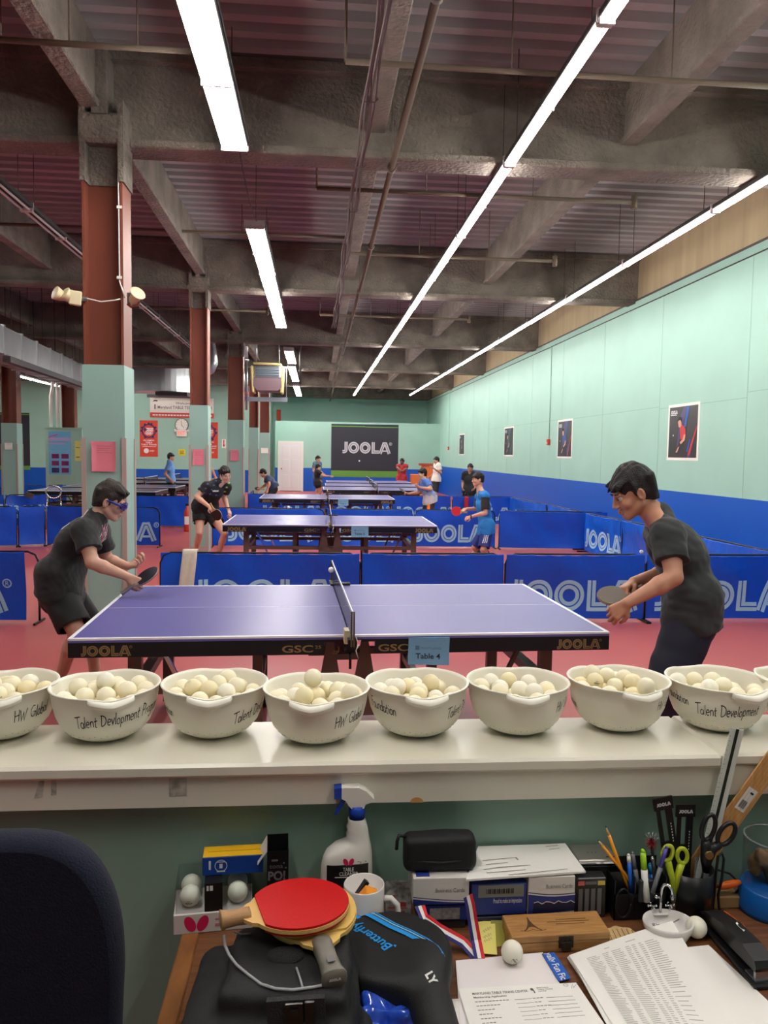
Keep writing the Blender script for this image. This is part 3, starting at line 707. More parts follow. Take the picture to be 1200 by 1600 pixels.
# big black banner on the partition
A = at(517, 745, YP-.03); B = at(623, 664, YP-.03); w, h = B[0]-A[0], B[2]-A[2]
T, put = sheet('logo_banner', (A[0], YP-.005, A[2]), (1, 0, 0), (0, 0, 1), w, h, mat('charcoal_banner', (44, 46, 58), .6, bump=.2, bscale=2), 'large charcoal banner with white logo on the far partition', 'banner')
put([rect(0, 0, w, .28), rect(0, h-.12, w*.5, h-.08), rect(w*.5, h-.13, w, h-.10)], mat('lime_green_print', (96, 150, 62), .6), 'green_stripe')
vs, fs = LOGO; k = 2.05/4.33; put([([(a*k+w*.165, b*.5+h*.45) for a, b in vs], fs)], mat('silver_print', (196, 198, 206), .5), 'printed_logo')
put([disc(w*.42, h*.31, .035)], M_LINE, 'white_spot')
# red vertical banners on the clock wall
M_RB = mat('red_banner', (206, 70, 52), .6); M_NAVY = mat('navy_print', (44, 44, 104), .6)
for (xa, xb, yt, yb, lb) in ((218.5, 246.5, 657, 713.5, 'red vertical banner with flag emblem left of the clock'), (311, 340.5, 660, 716, 'red vertical banner half hidden behind the second tall column')):
    A = at(xa, yb, YL-.01); B = at(xb, yt, YL-.01); w, h = B[0]-A[0], B[2]-A[2]
    T, put = sheet('red_banner', (A[0], YL-.004, A[2]), (1, 0, 0), (0, 0, 1), w, h, M_RB, lb, 'banner', group='red banners')
    c = (w/2, h*.71); r = w*.36
    put([ringp(*c, r, .05), disc(c[0]-w*.19, c[1]+h*.035, w*.11, 4)]+[disc(c[0]+(r+.04)*math.cos(a), c[1]+(r+.04)*math.sin(a), .05, 5) for a in (0, .5, 1.2, 1.57, 2.1, 2.7, 3.14, 4.2, 5.3)], M_NAVY, 'navy_emblem', 2)
    put([rect(c[0]-w*.19, c[1]-.02, c[0]+w*.24, c[1]+h*.08)]+[ringp(c[0]+dx*w, c[1]-h*(.055+dy), w*.055, .018, 12) for dx, dy in ((-.14, 0), (0, 0), (.14, 0), (-.07, .025), (.07, .025))]+[fit(text2d('OLYMPIC', .03), w*.6, h*.035, w*.5, h*.435, True), fit(text2d('TABLE', .03), w*.36, h*.04, w*.5, h*.375, True), fit(text2d('TABLE TENNIS', .02), w*.86, h*.04, w*.5, h*.315, True), rect(w*.14, h*.275, w*.9, h*.285), disc(w*.36, h*.165, w*.14, 20), fit(text2d('AT&T', .02), w*.26, h*.04, w*.54, h*.145)], M_LINE, 'white_print', 1)
    put([rect(c[0]-w*.19+i*0, c[1]+h*(.0+i*.025), c[0]+w*.24, c[1]+h*(.01+i*.025)) for i in range(3)], M_RB, 'flag_stripes', 2)
# welcome banner
A = at(234.5, 652, YL-.03); B = at(334, 623, YL-.03); w, h = B[0]-A[0], B[2]-A[2]
T, put = sheet('welcome_banner', (A[0], YL-.03, A[2]), (1, 0, 0), (0, 0, 1), w, h, M_PAPER, 'white welcome banner with red lower strip above the clock', 'banner')
M_GRY = mat('grey_print', (110, 106, 108), .6)
put([rect(0, 0, w, h*.25)], M_RB, 'red_strip')
put([fit(text2d('Welcome to', .01), w*.34, h*.12, w*.40, h*.68), fit(text2d('Maryland TABLE TENNIS CENTER', .01), w*.86, h*.15, w*.12, h*.45)], M_GRY, 'printed_words')
put([rect(w*.07, h*.42, w*.085, h*.66), poly((w*.04, h*.78), (w*.07, h*.88), (w*.12, h*.86), (w*.115, h*.8), (w*.08, h*.82))], M_INK, 'printed_figure')
put([merge2d([rect(w*(.04+.047*k), h*.09, w*(.04+.047*k+.036), h*.16) for k in range(20)])], M_LINE, 'strip_words', 2)
tag(MB().bb(at(230, 618, YL-.5)[0], at(300, 618, YL-.5)[0]+.6, YL-.55, YL-.45, at(230, 621, YL-.5)[2], at(230, 616, YL-.5)[2]).cyl((at(236, 618, YL-.5)[0], YL-.5, at(230, 617, YL-.5)[2]), (at(236, 618, YL-.5)[0], YL-.5, 5.1), .012, n=6).cyl((at(296, 618, YL-.5)[0], YL-.5, at(230, 617, YL-.5)[2]), (at(296, 618, YL-.5)[0], YL-.5, 5.1), .012, n=6).build('hanging_rail', mat('dark_grey_rail', (66, 62, 66), .5)), 'dark hanging rail just above the welcome banner', 'rail')
# clock, exit light, yellow sign, extinguisher sign
p = at(284, 664, YL-.03); c = thing('wall_clock', 'round white wall clock on the far mint wall', 'clock', (p[0], YL, p[2]))
R_ = .27
yR = np.array([[1, 0, 0], [0, 0, -1], [0, 1, 0.]])
MB().lathe([(.001, .045), (R_-.02, .045), (R_-.015, .06), (R_, .055), (R_+.005, .0)], 32, (0, 0, 0), yR).build('case', mat('clock_rim', (90, 88, 92), .4), c)
MB().lathe([(0.001, .049), (R_-.022, .049)], 32, (0, 0, 0), yR).build('dial', M_PAPER, c)
b = MB()
for k in range(12): a = PI*k/6; b.bar((.19*math.sin(a), -.051, .19*math.cos(a)), (.225*math.sin(a), -.051, .225*math.cos(a)), .012, .004, (0, 1, 0))
b.build('hour_marks', M_INK, c)
MB().bar((0, -.053, -.03), (-.02, -.053, .17), .012, .003, (0, 1, 0)).build('minute_hand', M_INK, c)
MB().bar((0, -.055, 0), (.09, -.055, -.12), .014, .003, (0, 1, 0)).build('hour_hand', M_INK, c)
p = at(283.5, 677, YL-.1); e = thing('exit_light', 'white exit light with two lamps under the wall clock', 'exit sign', (p[0], YL, p[2]))
MB().bb(-.2, .2, -.09, 0, -.14, .14, .015).build('box', M_WHITE, e)
s = MB().flat(fit(text2d('EXIT', .03), .28, .13, 0, -.05, True), lambda u, v: (u, -.0915, v)); s.build('letters', mat('exit_red', (236, 96, 84), .4, emit=.6), e)
for sx in (-1, 1):
    MB().cyl((sx*.2, -.05, .08), (sx*.3, -.07, .1), .05, .07, 12).build('lamp_head', M_WHITE, e)
for (px0, py0, px1, py1, nm, rgb, lb) in ((279, 702, 289.5, 711.5, 'yellow_sign', (226, 208, 30), 'small yellow sign right of the first red banner, below the clock'),):
    A = at(px0, py1, YL-.01); B = at(px1, py0, YL-.01); w, h = B[0]-A[0], B[2]-A[2]
    T, put = sheet(nm, (A[0], YL-.003, A[2]), (1, 0, 0), (0, 0, 1), w, h, mat(nm, rgb, .6), lb, 'sign')
    put([rect(w*.2, h*.25, w*.8, h*.33), rect(w*.2, h*.45, w*.75, h*.53), rect(w*.2, h*.65, w*.8, h*.73)], M_INK, 'print_lines')
A = at(346.5, 700, YL-.01); B = at(353, 686, YL-.01); w, h = B[0]-A[0], B[2]-A[2]
T, put = sheet('extinguisher_sign', (A[0], YL-.003, A[2]), (1, 0, 0), (0, 0, 1), w, h, M_PAPER, 'small white sign with red arrow beside the third column', 'sign')
put([rect(w*.38, h*.35, w*.62, h*.9), poly((w*.2, h*.38), (w*.5, h*.08), (w*.8, h*.38))], M_PR, 'red_arrow')
# dark banner of the far left wall
A = at(-60, 733, YL-.03); B = at(45.5, 645, YL-.03); w, h = B[0]-A[0], B[2]-A[2]
T, put = sheet('dark_banner', (A[0], YL-.004, A[2]), (1, 0, 0), (0, 0, 1), w, h, mat('charcoal_banner', (0, 0, 0)), 'charcoal banner with lime green foot on the far left wall', 'banner')
put([rect(0, 0, w, .17), rect(0, h-.09, w, h-.05)], mat('lime_green_print', (0, 0, 0)), 'green_stripe')
# casing beside the far left column with the sky blue poster
xa, xb = at(71, 700, 25.3)[0], at(128, 700, 25.3)[0]; zt = at(100, 669.5, 25.3)[2]
struct('wall_left_casing', MB().bb(xa, xb, 25.3, 25.9, 0, zt).bb(xa-.03, xb+.03, 25.28, 25.9, zt, zt+.03), M_MINT)
A = at(76.5, 741, 25.28); B = at(110, 674.5, 25.28); w, h = B[0]-A[0], B[2]-A[2]
T, put = sheet('sky_poster', (A[0], 25.299, A[2]), (1, 0, 0), (0, 0, 1), w, h, mat('sky_blue_print', (96, 176, 222), .5, rgb2=(130, 196, 232), nscale=1.2), 'tall sky blue poster with small magenta pictures on the left casing', 'poster')
put([rect(0, h*.78, w, h*.86), rect(0, h*.70, w*.8, h*.74)], mat('pale_violet_print', (176, 170, 220), .5), 'pale_band')
put([poly((0, h*.84), (w*.42, h*.92), (w*.42, h*.95), (0, h*.88))], mat('pink_print', (196, 110, 170), .5), 'pink_streak', 2)
for i in range(3):
    for j in range(2):
        x0, y0 = w*(.13+.44*j), h*(.04+.165*i)
        put([rect(x0, y0, x0+w*.33, y0+h*.11)], mat('magenta_print', (150, 34, 96), .5) if (i+j) else M_NAVY, 'small_picture', 2)
        put([disc(x0+w*.1, y0+h*.06, w*.05, 8), rect(x0+w*.18, y0+h*.02, x0+w*.28, y0+h*.09)], mat('poster_violet', (0, 0, 0)), 'picture_detail', 3)
A = at(117, 720, 25.28); B = at(125.5, 689, 25.28)
T, put = sheet('yellow_notice', (A[0], 25.299, A[2]), (1, 0, 0), (0, 0, 1), B[0]-A[0], B[2]-A[2], mat('yellow_paper', (226, 222, 130), .7), 'pale yellow notice on the left casing right of the sky poster', 'notice')
put([rect(.03, .1, B[0]-A[0]-.03, .13), rect(.03, .4, B[0]-A[0]-.03, .42)], M_GRY, 'print_lines')
for k, (px, w) in enumerate(((80, .10), (90, .09), (95.5, .06))):
    a, z1 = at(px, 668, 25.5), at(px, 594, 25.5)[2]
    tag(MB().tube([(a[0], 25.5, zt+.03), (a[0], 25.5, z1-.5), (a[0]+(.06 if k == 0 else 0), 25.5, z1-.2), (a[0]+(.06 if k == 0 else 0), 25.5, 4.28)], w/2, 10).build('conduit', M_WHITE), ['white bent pipe rising behind the left casing', 'middle white pipe rising behind the left casing', 'thin white pipe next to the far left brown column'][k], 'pipe')
# paper notices on the columns
M_PINK = mat('pink_paper', (224, 128, 146), .75)
def notice(cx0, cx1, yt, yb, Y, m, label, curl=.012, lines=4):
    A = at(cx0, yb, Y); B = at(cx1, yt, Y); w, h = B[0]-A[0], B[2]-A[2]
    t = thing('paper_notice', label, 'notice', (A[0]+w/2, Y, A[2]), 0, 'notices on the columns')
    g = lambda u, v, e=0.: (u-w/2, -.002-e-curl*(max(0, abs(u/w-.5)*2-.55)**2*3+max(0, .25-v/h)*max(0, u/w-.4)*4*(curl > .005)+max(0, v/h-.8)*max(0, .35-u/w)*12*(curl > .005)), v)
    MB().grid(g, 10, 10, 0, w, 0, h).build('sheet', m, t)
    if lines:
        s = MB()
        for k in range(lines): s.flat(rect(w*.2, h*(.84-.075*k), w*(.82-.06*(k % 3)), h*(.852-.075*k)), lambda u, v: g(u, v, .0012))
        s.build('print_lines', mat('faded_ink', (176, 92, 112), .7) if m is M_PINK else M_GRY, t)
yc = C1Y-.18-.013
notice(144.5, 181.5, 690, 736.5, yc, M_PINK, 'large pink notice with curled corners on the thick near column', .03)
notice(301, 319, 702, 727, 13.2-.006, M_PINK, 'pink notice on the second tall column')
notice(360, 373, 703, 720, 19.3-.006, M_PINK, 'small pink notice on the third column', .004, 2)
notice(408, 419, 700, 708, 31.4, M_PAPER, 'white notice on a far column left of the door', .0, 2)
notice(7.5, 19.5, 692, 702.5, 19.4-.01, M_PAPER, 'white notice on the low column at the left edge', .0, 3)
# ---------------------------------------------------- lamps and pipe on the thick column
M_CREAM = mat('aged_cream_plastic', (226, 214, 176), .45)
yq = C1Y-.16
t = thing('emergency_lamp', 'cream twin emergency lamp on the left of the thick column', 'lamp', tuple(at(118, 466, yq)))
MB().box((0, 0, 0), (.10, .09, .12), rot_eul(.1, .1, .25), .008).build('housing', M_CREAM, t)
for (x, z, ry, nm) in ((-.055, .01, -.9, 'lamp_head'), (-.125, .02, -1.2, 'lamp_head')):
    R = rot_eul(.5, ry, .2); MB().lathe([(.001, -.05), (.03, -.045), (.045, -.01), (.058, .035), (.06, .045), (.05, .05), (.001, .048)], 16, (x, -.01, z), R).build(nm, M_CREAM, t)
MB().box((.07, 0, -.005), (.06, .03, .035)).build('bracket', M_STEEL, t)
t = thing('emergency_lamp', 'cream emergency lamp on the right flange of the thick column', 'lamp', tuple(at(205, 466, yq)))
MB().box((-.02, .03, .0), (.035, .05, .10), None, .005).build('housing', M_STEEL, t)
MB().tube([(-.03, .0, -.05), (.0, -.01, -.075), (.06, -.02, -.06), (.075, -.02, -.03)], .012, 8).build('arm', mat('oxide_red_steel', (0, 0, 0)), t)
R = rot_eul(.45, .9, -.3); MB().lathe([(.001, -.05), (.035, -.05), (.045, -.03), (.047, .03), (.07, .06), (.066, .066), (.001, .06)], 16, (.035, -.02, .0), R).build('lamp_head', M_CREAM, t)
A, B = at(128, 465, yq-.01), at(188, 467, yq-.01)
run('lamp_cable', [A, A+np.array([.05, 0, -.008]), (A+B)/2+np.array([0, -.005, -.03]), B-np.array([.05, 0, .014]), B], .006, M_WHITE, 'pale cable slung between the two emergency lamps', 'cable', 6)
A, B = at(184, 205, yq+.02), at(187, 440, yq+.02)
t = thing('column_conduit', 'thin white conduit running down the thick brown column', 'pipe', (B[0], B[1], B[2]))
MB().tube([(A[0]-B[0], 0, A[2]-B[2]), (0, 0, 0), (.03, -.02, -.08), (.05, -.02, -.14)], .007, 8).build('tube', M_WHITE, t)
for py in (324, 434): p = at(185.6, py, yq+.02); MB().bb(p[0]-B[0]-.015, p[0]-B[0]+.03, -.014, .014, p[2]-B[2]-.012, p[2]-B[2]+.012).build('clip', M_WHITE, t)
# ---------------------------------------------------- ducts, heater
A, B = at(0, 542, 15.), at(128, 592, 23.4)
M_DUCT = mat('galvanised_duct', (196, 198, 202), .3, metal=.9, noise=.12, nscale=1.5)
t = thing('air_duct', 'long silver rectangular duct hanging in the left bay', 'duct', tuple(A)); d = (B-A); rz = math.atan2(d[1], d[0])
for k in range(-3, 10):
    p0, p1 = d*(k/7.), d*((k+.97)/7.)
    MB().bar(p0, p1, .75, .46).build('duct_section', M_DUCT, t); MB().bar(p1-d*.004, p1+d*.008, .79, .50).build('duct_flange', M_DUCT, t)
    m_ = (p0+p1)/2
    for sx in (-.36, .36): MB().cyl((m_[0]+sx, m_[1], .2), (m_[0]+sx, m_[1], 5.1-A[2]), .008, n=5).build('hanger', M_PIPE, t)
tag(MB().bar(A+np.array([.55, 0, -.36])-d*.2, B+np.array([.55, 0, -.36])+d*.1, .12, .10).build('cable_tray', mat('dark_grey_rail', (0, 0, 0))), 'dark tray running under the long silver duct', 'tray')
Yd = 26.; xa, xb = at(208, 580, Yd)[0], at(297, 580, Yd)[0]; z0, z1 = at(250, 611, Yd)[2], at(250, 553, Yd)[2]
t = thing('drum_duct', 'big rounded silver duct above the welcome banner', 'duct', ((xa+xb)/2, Yd, z0)); hw = (xb-xa)/2
pl = [(-hw-.6, -.1), (hw*.0, -.12)]+[(hw*.95*math.sin(a), .6-.75*math.cos(a)) for a in np.linspace(.15, PI-.2, 14)]+[(0, 1.4), (-hw-.6, 1.4)]
MB().prism(pl, 0, z1-z0, (0, 0, 0), (1, 0, 0), (0, 1, 0), smooth=False).build('duct_shell', M_DUCT, t)
for a in (.05, .95): MB().prism([(x*1.012, y-.01) for x, y in pl], (z1-z0)*a-.02, (z1-z0)*a+.02, (0, 0, 0), (1, 0, 0), (0, 1, 0)).build('duct_seam', M_STEEL, t)
for x in (-hw*.9, -hw*.3, hw*.3): MB().cyl((x, 0.2, z1-z0), (x, .2, 5.1-z0), .01, n=5).build('hanger', M_PIPE, t)
MB().bb(-.2, hw*.9, -.05, .9, -.14, -.02).build('duct_tray', mat('dark_grey_rail', (0, 0, 0)), t)
# flexible elbow and vertical pipe between the columns
Ye = 21.; pts = [at(*p, Ye) for p in ((322, 478), (325, 520), (331, 548), (333, 566), (329, 577), (320, 582), (312, 584))]
tag(MB().tube([pts[0]+np.array([0, 0, .6])]+pts, .13, 14).build('flexible_duct', mat('ribbed_silver', (170, 172, 176), .3, metal=.9)), 'silver elbow duct bending beside the second tall column', 'duct')
Ye = 22.; a, b_ = at(377, 474, Ye), at(381, 563, Ye)
t = thing('silver_pipe', 'upright shiny silver pipe right of the third column', 'pipe', tuple(b_))
MB().cyl(a-b_+np.array([0, 0, .3]), (0, 0, 0), .125, n=16).build('pipe_body', M_STEEL, t)
MB().cyl((0, 0, -.02), (0, 0, .04), .14, n=16).build('pipe_collar', M_STEEL, t)
for k, x in enumerate((-.09, -.01, .07)): MB().tube([(x, 0, 0), (x+.02, 0, -.5), (x, 0, -1.15-.1*k)], .028, 8).build('feed_pipe', M_STEEL, t)
Yh = 22.3; p = at(418, 592, Yh); t = thing('unit_heater', 'hanging unit heater wrapped in yellowed insulation', 'heater', tuple(p))
MB().bb(-.36, .36, -.1, .7, .02, .36, .02).build('heater_case', M_STEEL, t)
b = MB()
for k in range(4): b.box((0, -.105, .08+.075*k), (.64, .03, .05), rot_eul(.5, 0, 0))
b.build('louvres', mat('blue_grey_louvre', (104, 118, 130), .4), t)
MB().prism([(-.38, .02), (.38, .02), (.40, -.22), (.30, -.33), (-.28, -.33), (-.40, -.2)], .1, -.7).build('drip_hood', mat('violet_grey_hood', (120, 96, 104), .5), t)
M_INS = mat('yellow_insulation', (206, 188, 132), .9, bump=.8, bscale=30)
MB().box((0, .2, .40), (.78, .7, .07), rot_eul(0, .03, 0), .02).build('insulation_top', M_INS, t)
for sx in (-1, 1): MB().box((sx*.41, .2, -.02), (.08, .6, .74), rot_eul(0, sx*.06, 0), .02).build('insulation_side', M_INS, t)
for sx in (-1, 1):
    MB().cyl((sx*.32, .1, .4), (sx*.3, .1, 5.1-p[2]), .018, n=6).build('hanger', M_STEEL, t)
MB().bb(-.7, .55, .0, .05, .30, .35).build('support_bar', M_STEEL, t)
MB().bb(-.75, .55, .1, .2, -.62, -.5).build('lower_shelf', mat('blue_grey_shelf', (128, 136, 146), .4), t)
MB().box((-.6, .0, -.42), (.16, .16, .12), None, .02).build('red_valve_box', mat('alarm_red', (0, 0, 0)), t)
for sx in (-.62, .52): MB().cyl((sx, .12, -.5), (sx, .12, .32), .014, n=6).build('shelf_rod', M_STEEL, t)
a = at(469, 520, Yh-1); b_ = at(469, 600, Yh-1); tag(MB().cyl((a[0], a[1], 5.1), b_, .03, n=8).build('drop_pipe', M_PIPE), 'grey vertical drop pipe right of the far four-tube lights', 'pipe')
# ---------------------------------------------------- small far things
M_ORG = mat('orange_board', (226, 120, 62), .6)
p = at(668, 750, 29.); t = thing('scorer_cart', 'orange upright scoring cart behind the boy in light blue', 'cart', (p[0], 29., 0))
zt = at(668, 724, 29.)[2]; MB().bb(-.22, .22, -.18, .18, .12, zt-.08).build('cart_body', M_ORG, t); MB().bb(-.32, .3, -.22, .22, zt-.08, zt).build('cart_top', mat('dull_red_top', (168, 84, 62), .6), t)
for sx in (-.18, .18): MB().cyl((sx, 0, .0), (sx, 0, .12), .03, n=8).build('foot', M_BLACK, t)
p = at(649, 750, 27.5); MBx = MB().bb(-.17, .17, -.15, .15, 0, at(649, 741, 27.5)[2], .01); tag(MBx.build('orange_box', M_ORG, loc=(p[0], 27.5, 0)), 'low orange box left of the scoring cart', 'box')
p = at(434, 649, YB-1); tag(MB().bb(p[0]-.1, p[0]+.1, YB-.04, YB, at(434, 658, YB)[2], at(434, 640, YB)[2]).build('red_sign', M_RB), 'small red sign high above the white door', 'sign')
p = at(293, 790, 13.6); t = thing('fire_extinguisher', 'red fire extinguisher standing left of the second tall column', 'fire extinguisher', (at(293, 800, 16.6)[0], 16.6, 0))
MB().lathe([(.001, 0), (.07, 0), (.075, .02), (.075, .40), (.05, .47), (.025, .5), (.025, .53), (.001, .53)], 16).build('cylinder', mat('alarm_red', (0, 0, 0)), t)
MB().box((.02, 0, .56), (.12, .03, .05)).build('handle', M_BLACK, t); MB().tube([(.03, 0, .54), (.1, 0, .5), (.1, 0, .25), (.08, 0, .15)], .01, 6).build('hose', M_BLACK, t)
MB().bb(-.05, .05, -.077, -.07, .15, .32).build('label_plate', M_PAPER, t)
p = at(79, 775, 16.7); t = thing('folding_chair', 'folded silver backed chair behind the left bay barrier', 'chair', (p[0], 16.9, 0), .5)
MB().tube([(.15*math.cos(a), .02, .78+.13*math.sin(a)) for a in np.linspace(0, 2*PI, 20, endpoint=False)], .018, 8, closed=True).build('backrest', M_CHROME, t)
for s in (-1, 1): MB().cyl((s*.16, 0, 0), (s*.13, .02, .75), .013, n=8).build('leg', M_CHROME, t); MB().cyl((s*.16, .35, 0), (s*.15, .03, .5), .013, n=8).build('leg', M_CHROME, t)
MB().bb(-.17, .17, 0.02, .36, .43, .46, .01).build('seat', mat('dark_seat', (60, 50, 52), .6), t)
# balls on the court
M_BALLW = mat('white_ball', (240, 238, 230), .35)
def cball(p, lb): tag(MB().ball((0, 0, 0), .02, 16).build('table_tennis_ball', M_BALLW, loc=tuple(p)), lb, 'ball')
ca, sa = math.cos(T4[2]), math.sin(T4[2])
q = at(516.5, 891, 5.62); 
cball(at(517.5, 890.5, 5.3), 'white ball flying just left of the net on the nearest table')
cball(at(451, 792.5, 13.88)*[1, 1, 0]+[0, 0, .715], 'white ball resting on the second row barrier top, left of the net')
cball(at(1002, 866, 7.71)*[1, 1, 0]+[0, 0, .72], 'white ball on the front row barrier behind the right player')

p = at(731, 793, 18.5); t = thing('hanging_bag', 'red bag hanging on the third row barrier behind the azure boy', 'bag', (at(729, 785, 18.48)[0], 18.5, at(729, 794, 18.5)[2]))
MB().box((0, 0, .14), (.11, .05, .27), None, .02).build('bag_body', mat('crimson_nylon', (166, 26, 50), .6), t)
MB().tube([(-.035, .0, .26), (-.03, .02, .36), (.03, .05, .36), (.035, .0, .26)], .008, 6).build('strap', M_BLACK, t)

# ================================================================== PEOPLE: one continuous surface grown over a posed skeleton
V3 = lambda *a: np.array(a, float)
def unit(v): v = np.asarray(v, float); return v/(np.linalg.norm(v)+1e-12)
class Field:
    """signed distance field on a grid: rounded limbs melt together, then a surface is drawn round them"""
    def __init__(s, vox): s.h = vox; s.ops = []; s.lo = V3(9e9, 9e9, 9e9); s.hi = -s.lo
    def _grow(s, lo, hi): s.lo = np.minimum(s.lo, lo); s.hi = np.maximum(s.hi, hi)
    def cone(s, a, b, ra, rb, k=.012, flat=None, cap=None, hollow=0., sub=False):
        a, b = np.asarray(a, float), np.asarray(b, float); R = max(ra, rb)
        lo, hi = np.minimum(a, b)-R, np.maximum(a, b)+R
        if not sub: s._grow(lo, hi)
        def f(P):
            A, B, Q = a, b, P
            sc = 1.
            if flat is not None:
                n, sc = flat; n = unit(n); q = (P-a)@n; Q = P+n*(q*(1/sc-1))[..., None]; B = b+n*((b-a)@n*(1/sc-1))
            ab = B-A; L2 = ab@ab+1e-12; t = np.clip(((Q-A)@ab)/L2, 0, 1)
            d = np.linalg.norm(Q-A-t[..., None]*ab, axis=-1)-(ra+(rb-ra)*t)
            if sc < 1: d = d*(sc*.5+.5)
            if cap is not None:
                u = unit(b-a); e = (P-b)@u; d = np.maximum(d, e)
                if hollow: rad = np.linalg.norm((P-b)-e[..., None]*u, axis=-1); d = np.maximum(d, -np.maximum(rad-rb*(1-hollow), -(e+.035)))
            return d
        s.ops.append(('s' if sub else 'u', f, lo, hi, k)); return s
    def ell(s, c, r, M=None, k=.012, sub=False):
        c, r = np.asarray(c, float), np.asarray(r, float); R = r.max()
        if not sub: s._grow(c-R, c+R)
        def f(P):
            q = P-c
            if M is not None: q = q@M
            k0 = np.linalg.norm(q/r, axis=-1); k1 = np.linalg.norm(q/(r*r), axis=-1)+1e-9
            return k0*(k0-1)/k1
        s.ops.append(('s' if sub else 'u', f, c-R, c+R, k)); return s
    def rbox(s, c, h, r, M=None, k=.01):
        c, h = np.asarray(c, float), np.asarray(h, float); M = np.eye(3) if M is None else M; R = np.abs(M)@h; s._grow(c-R, c+R)
        def f(P): q = np.abs((P-c)@M)-(h-r); return np.linalg.norm(np.maximum(q, 0), axis=-1)+np.minimum(q.max(-1), 0)-r
        s.ops.append(('u', f, c-R, c+R, k)); return s
    def cut(s, p, n): p, n = np.asarray(p, float), unit(n); s.ops.append(('c', lambda P: (P-p)@n, None, None, 0)); return s
    def warp(s, fn): s.ops.append(('w', fn, None, None, 0)); return s
    def solve(s):
        h = s.h; lo = s.lo-.03-h*2; n = np.ceil((s.hi+.03+h*2-lo)/h).astype(int)+1
        F = np.full(tuple(n), .05, np.float32); ax = [lo[i]+h*np.arange(n[i]) for i in range(3)]
        for (op, f, a, b, k) in s.ops:
            if a is None: sl = tuple(slice(0, n[i]) for i in range(3))
            else:
                m = 3*k+3*h; i0 = np.clip(np.floor((a-m-lo)/h).astype(int), 0, n); i1 = np.clip(np.ceil((b+m-lo)/h).astype(int)+1, 0, n)
                sl = tuple(slice(i0[i], i1[i]) for i in range(3))
                if any(q.stop <= q.start for q in sl): continue
            G = F[sl]
            if op == 'w':
                msk = np.abs(G) < .03; idx = np.argwhere(msk); P = lo+h*idx; G[msk] += f(P).astype(np.float32); continue
            P = np.stack(np.meshgrid(*[ax[i][sl[i]] for i in range(3)], indexing='ij'), -1)
            d = f(P).astype(np.float32)
            if op == 'u':
                t = np.clip(.5+.5*(d-G)/k, 0, 1); F[sl] = G*t+d*(1-t)-k*t*(1-t)
            elif op == 's':
                t = np.clip(.5-.5*(G+d)/k, 0, 1); F[sl] = G*(1-t)-d*t+k*t*(1-t)
            else: F[sl] = np.maximum(G, d)
        return nets(F, lo, h)
def nets(F, lo, h):
    n = np.array(F.shape); N = n-1
    s = F < 0
    c = np.zeros(N, np.uint8)
    for i in (0, 1):
        for j in (0, 1):
            for k in (0, 1): c += s[i:i+N[0], j:j+N[1], k:k+N[2]]
    act = np.argwhere((c > 0) & (c < 8)); idm = np.full(N, -1, np.int32); idm[tuple(act.T)] = np.arange(len(act))
    acc = np.zeros((len(act), 3)); cnt = np.zeros(len(act))
    for axis in range(3):
        o1, o2 = [q for q in range(3) if q != axis]
        for u in (0, 1):
            for v in (0, 1):
                a = act.copy(); a[:, o1] += u; a[:, o2] += v; b = a.copy(); b[:, axis] += 1
                fa, fb = F[tuple(a.T)], F[tuple(b.T)]; m = (fa < 0) != (fb < 0)
                t = np.where(m, fa/np.where(m, fa-fb, 1), 0)
                p = (a-act).astype(float); p[:, axis] += t; acc[m] += p[m]; cnt[m] += 1
    V = lo+h*(act+acc/cnt[:, None])
    Q = []
    for axis in range(3):
        o1, o2 = [(1, 2), (2, 0), (0, 1)][axis]
        sl = [slice(1, n[q]-1) for q in range(3)]; sl[axis] = slice(0, N[axis]); sh = list(sl); sh[axis] = slice(1, n[axis])
        A, B = s[tuple(sl)], s[tuple(sh)]
        for flip, M in ((False, A & ~B), (True, ~A & B)):
            e = np.argwhere(M)
            if not len(e): continue
            off = np.ones(3, int); off[axis] = 0; e = e+off
            def cell(d1, d2): q = e.copy(); q[:, o1] -= d1; q[:, o2] -= d2; return idm[tuple(q.T)]
            quad = np.stack([cell(1, 1), cell(0, 1), cell(0, 0), cell(1, 0)], 1); Q.append(quad[:, ::-1] if flip else quad)
    return V, np.concatenate(Q)
def relax(V, Q, it=1, w=.5):
    E = np.concatenate([Q[:, [0, 1]], Q[:, [1, 2]], Q[:, [2, 3]], Q[:, [3, 0]]]); E = np.concatenate([E, E[:, ::-1]])
    for _ in range(it):
        acc = np.zeros_like(V); np.add.at(acc, E[:, 0], V[E[:, 1]]); c = np.bincount(E[:, 0], minlength=len(V))[:, None]
        V = V*(1-w)+w*acc/np.maximum(c, 1)
    return V
def skin_mesh(name, fld, mats, parent, base, paint=None, it=1):
    V, Q = fld.solve(); V = relax(V, Q, it)
    me = bpy.data.meshes.new(name); me.vertices.add(len(V)); me.vertices.foreach_set('co', (V-base).astype(np.float32).ravel())
    me.loops.add(len(Q)*4); me.loops.foreach_set('vertex_index', Q.astype(np.int32).ravel())
    me.polygons.add(len(Q)); me.polygons.foreach_set('loop_start', np.arange(0, len(Q)*4, 4, dtype=np.int32)); me.polygons.foreach_set('loop_total', np.full(len(Q), 4, np.int32))
    for m in (mats if isinstance(mats, (list, tuple)) else [mats]): me.materials.append(m)
    if paint is not None: me.polygons.foreach_set('material_index', paint(V[Q].mean(1)).astype(np.int32))
    me.polygons.foreach_set('use_smooth', np.ones(len(Q), bool)); me.update(); me.validate()
    o = bpy.data.objects.new(name, me); COL.objects.link(o); o.parent = parent; return o
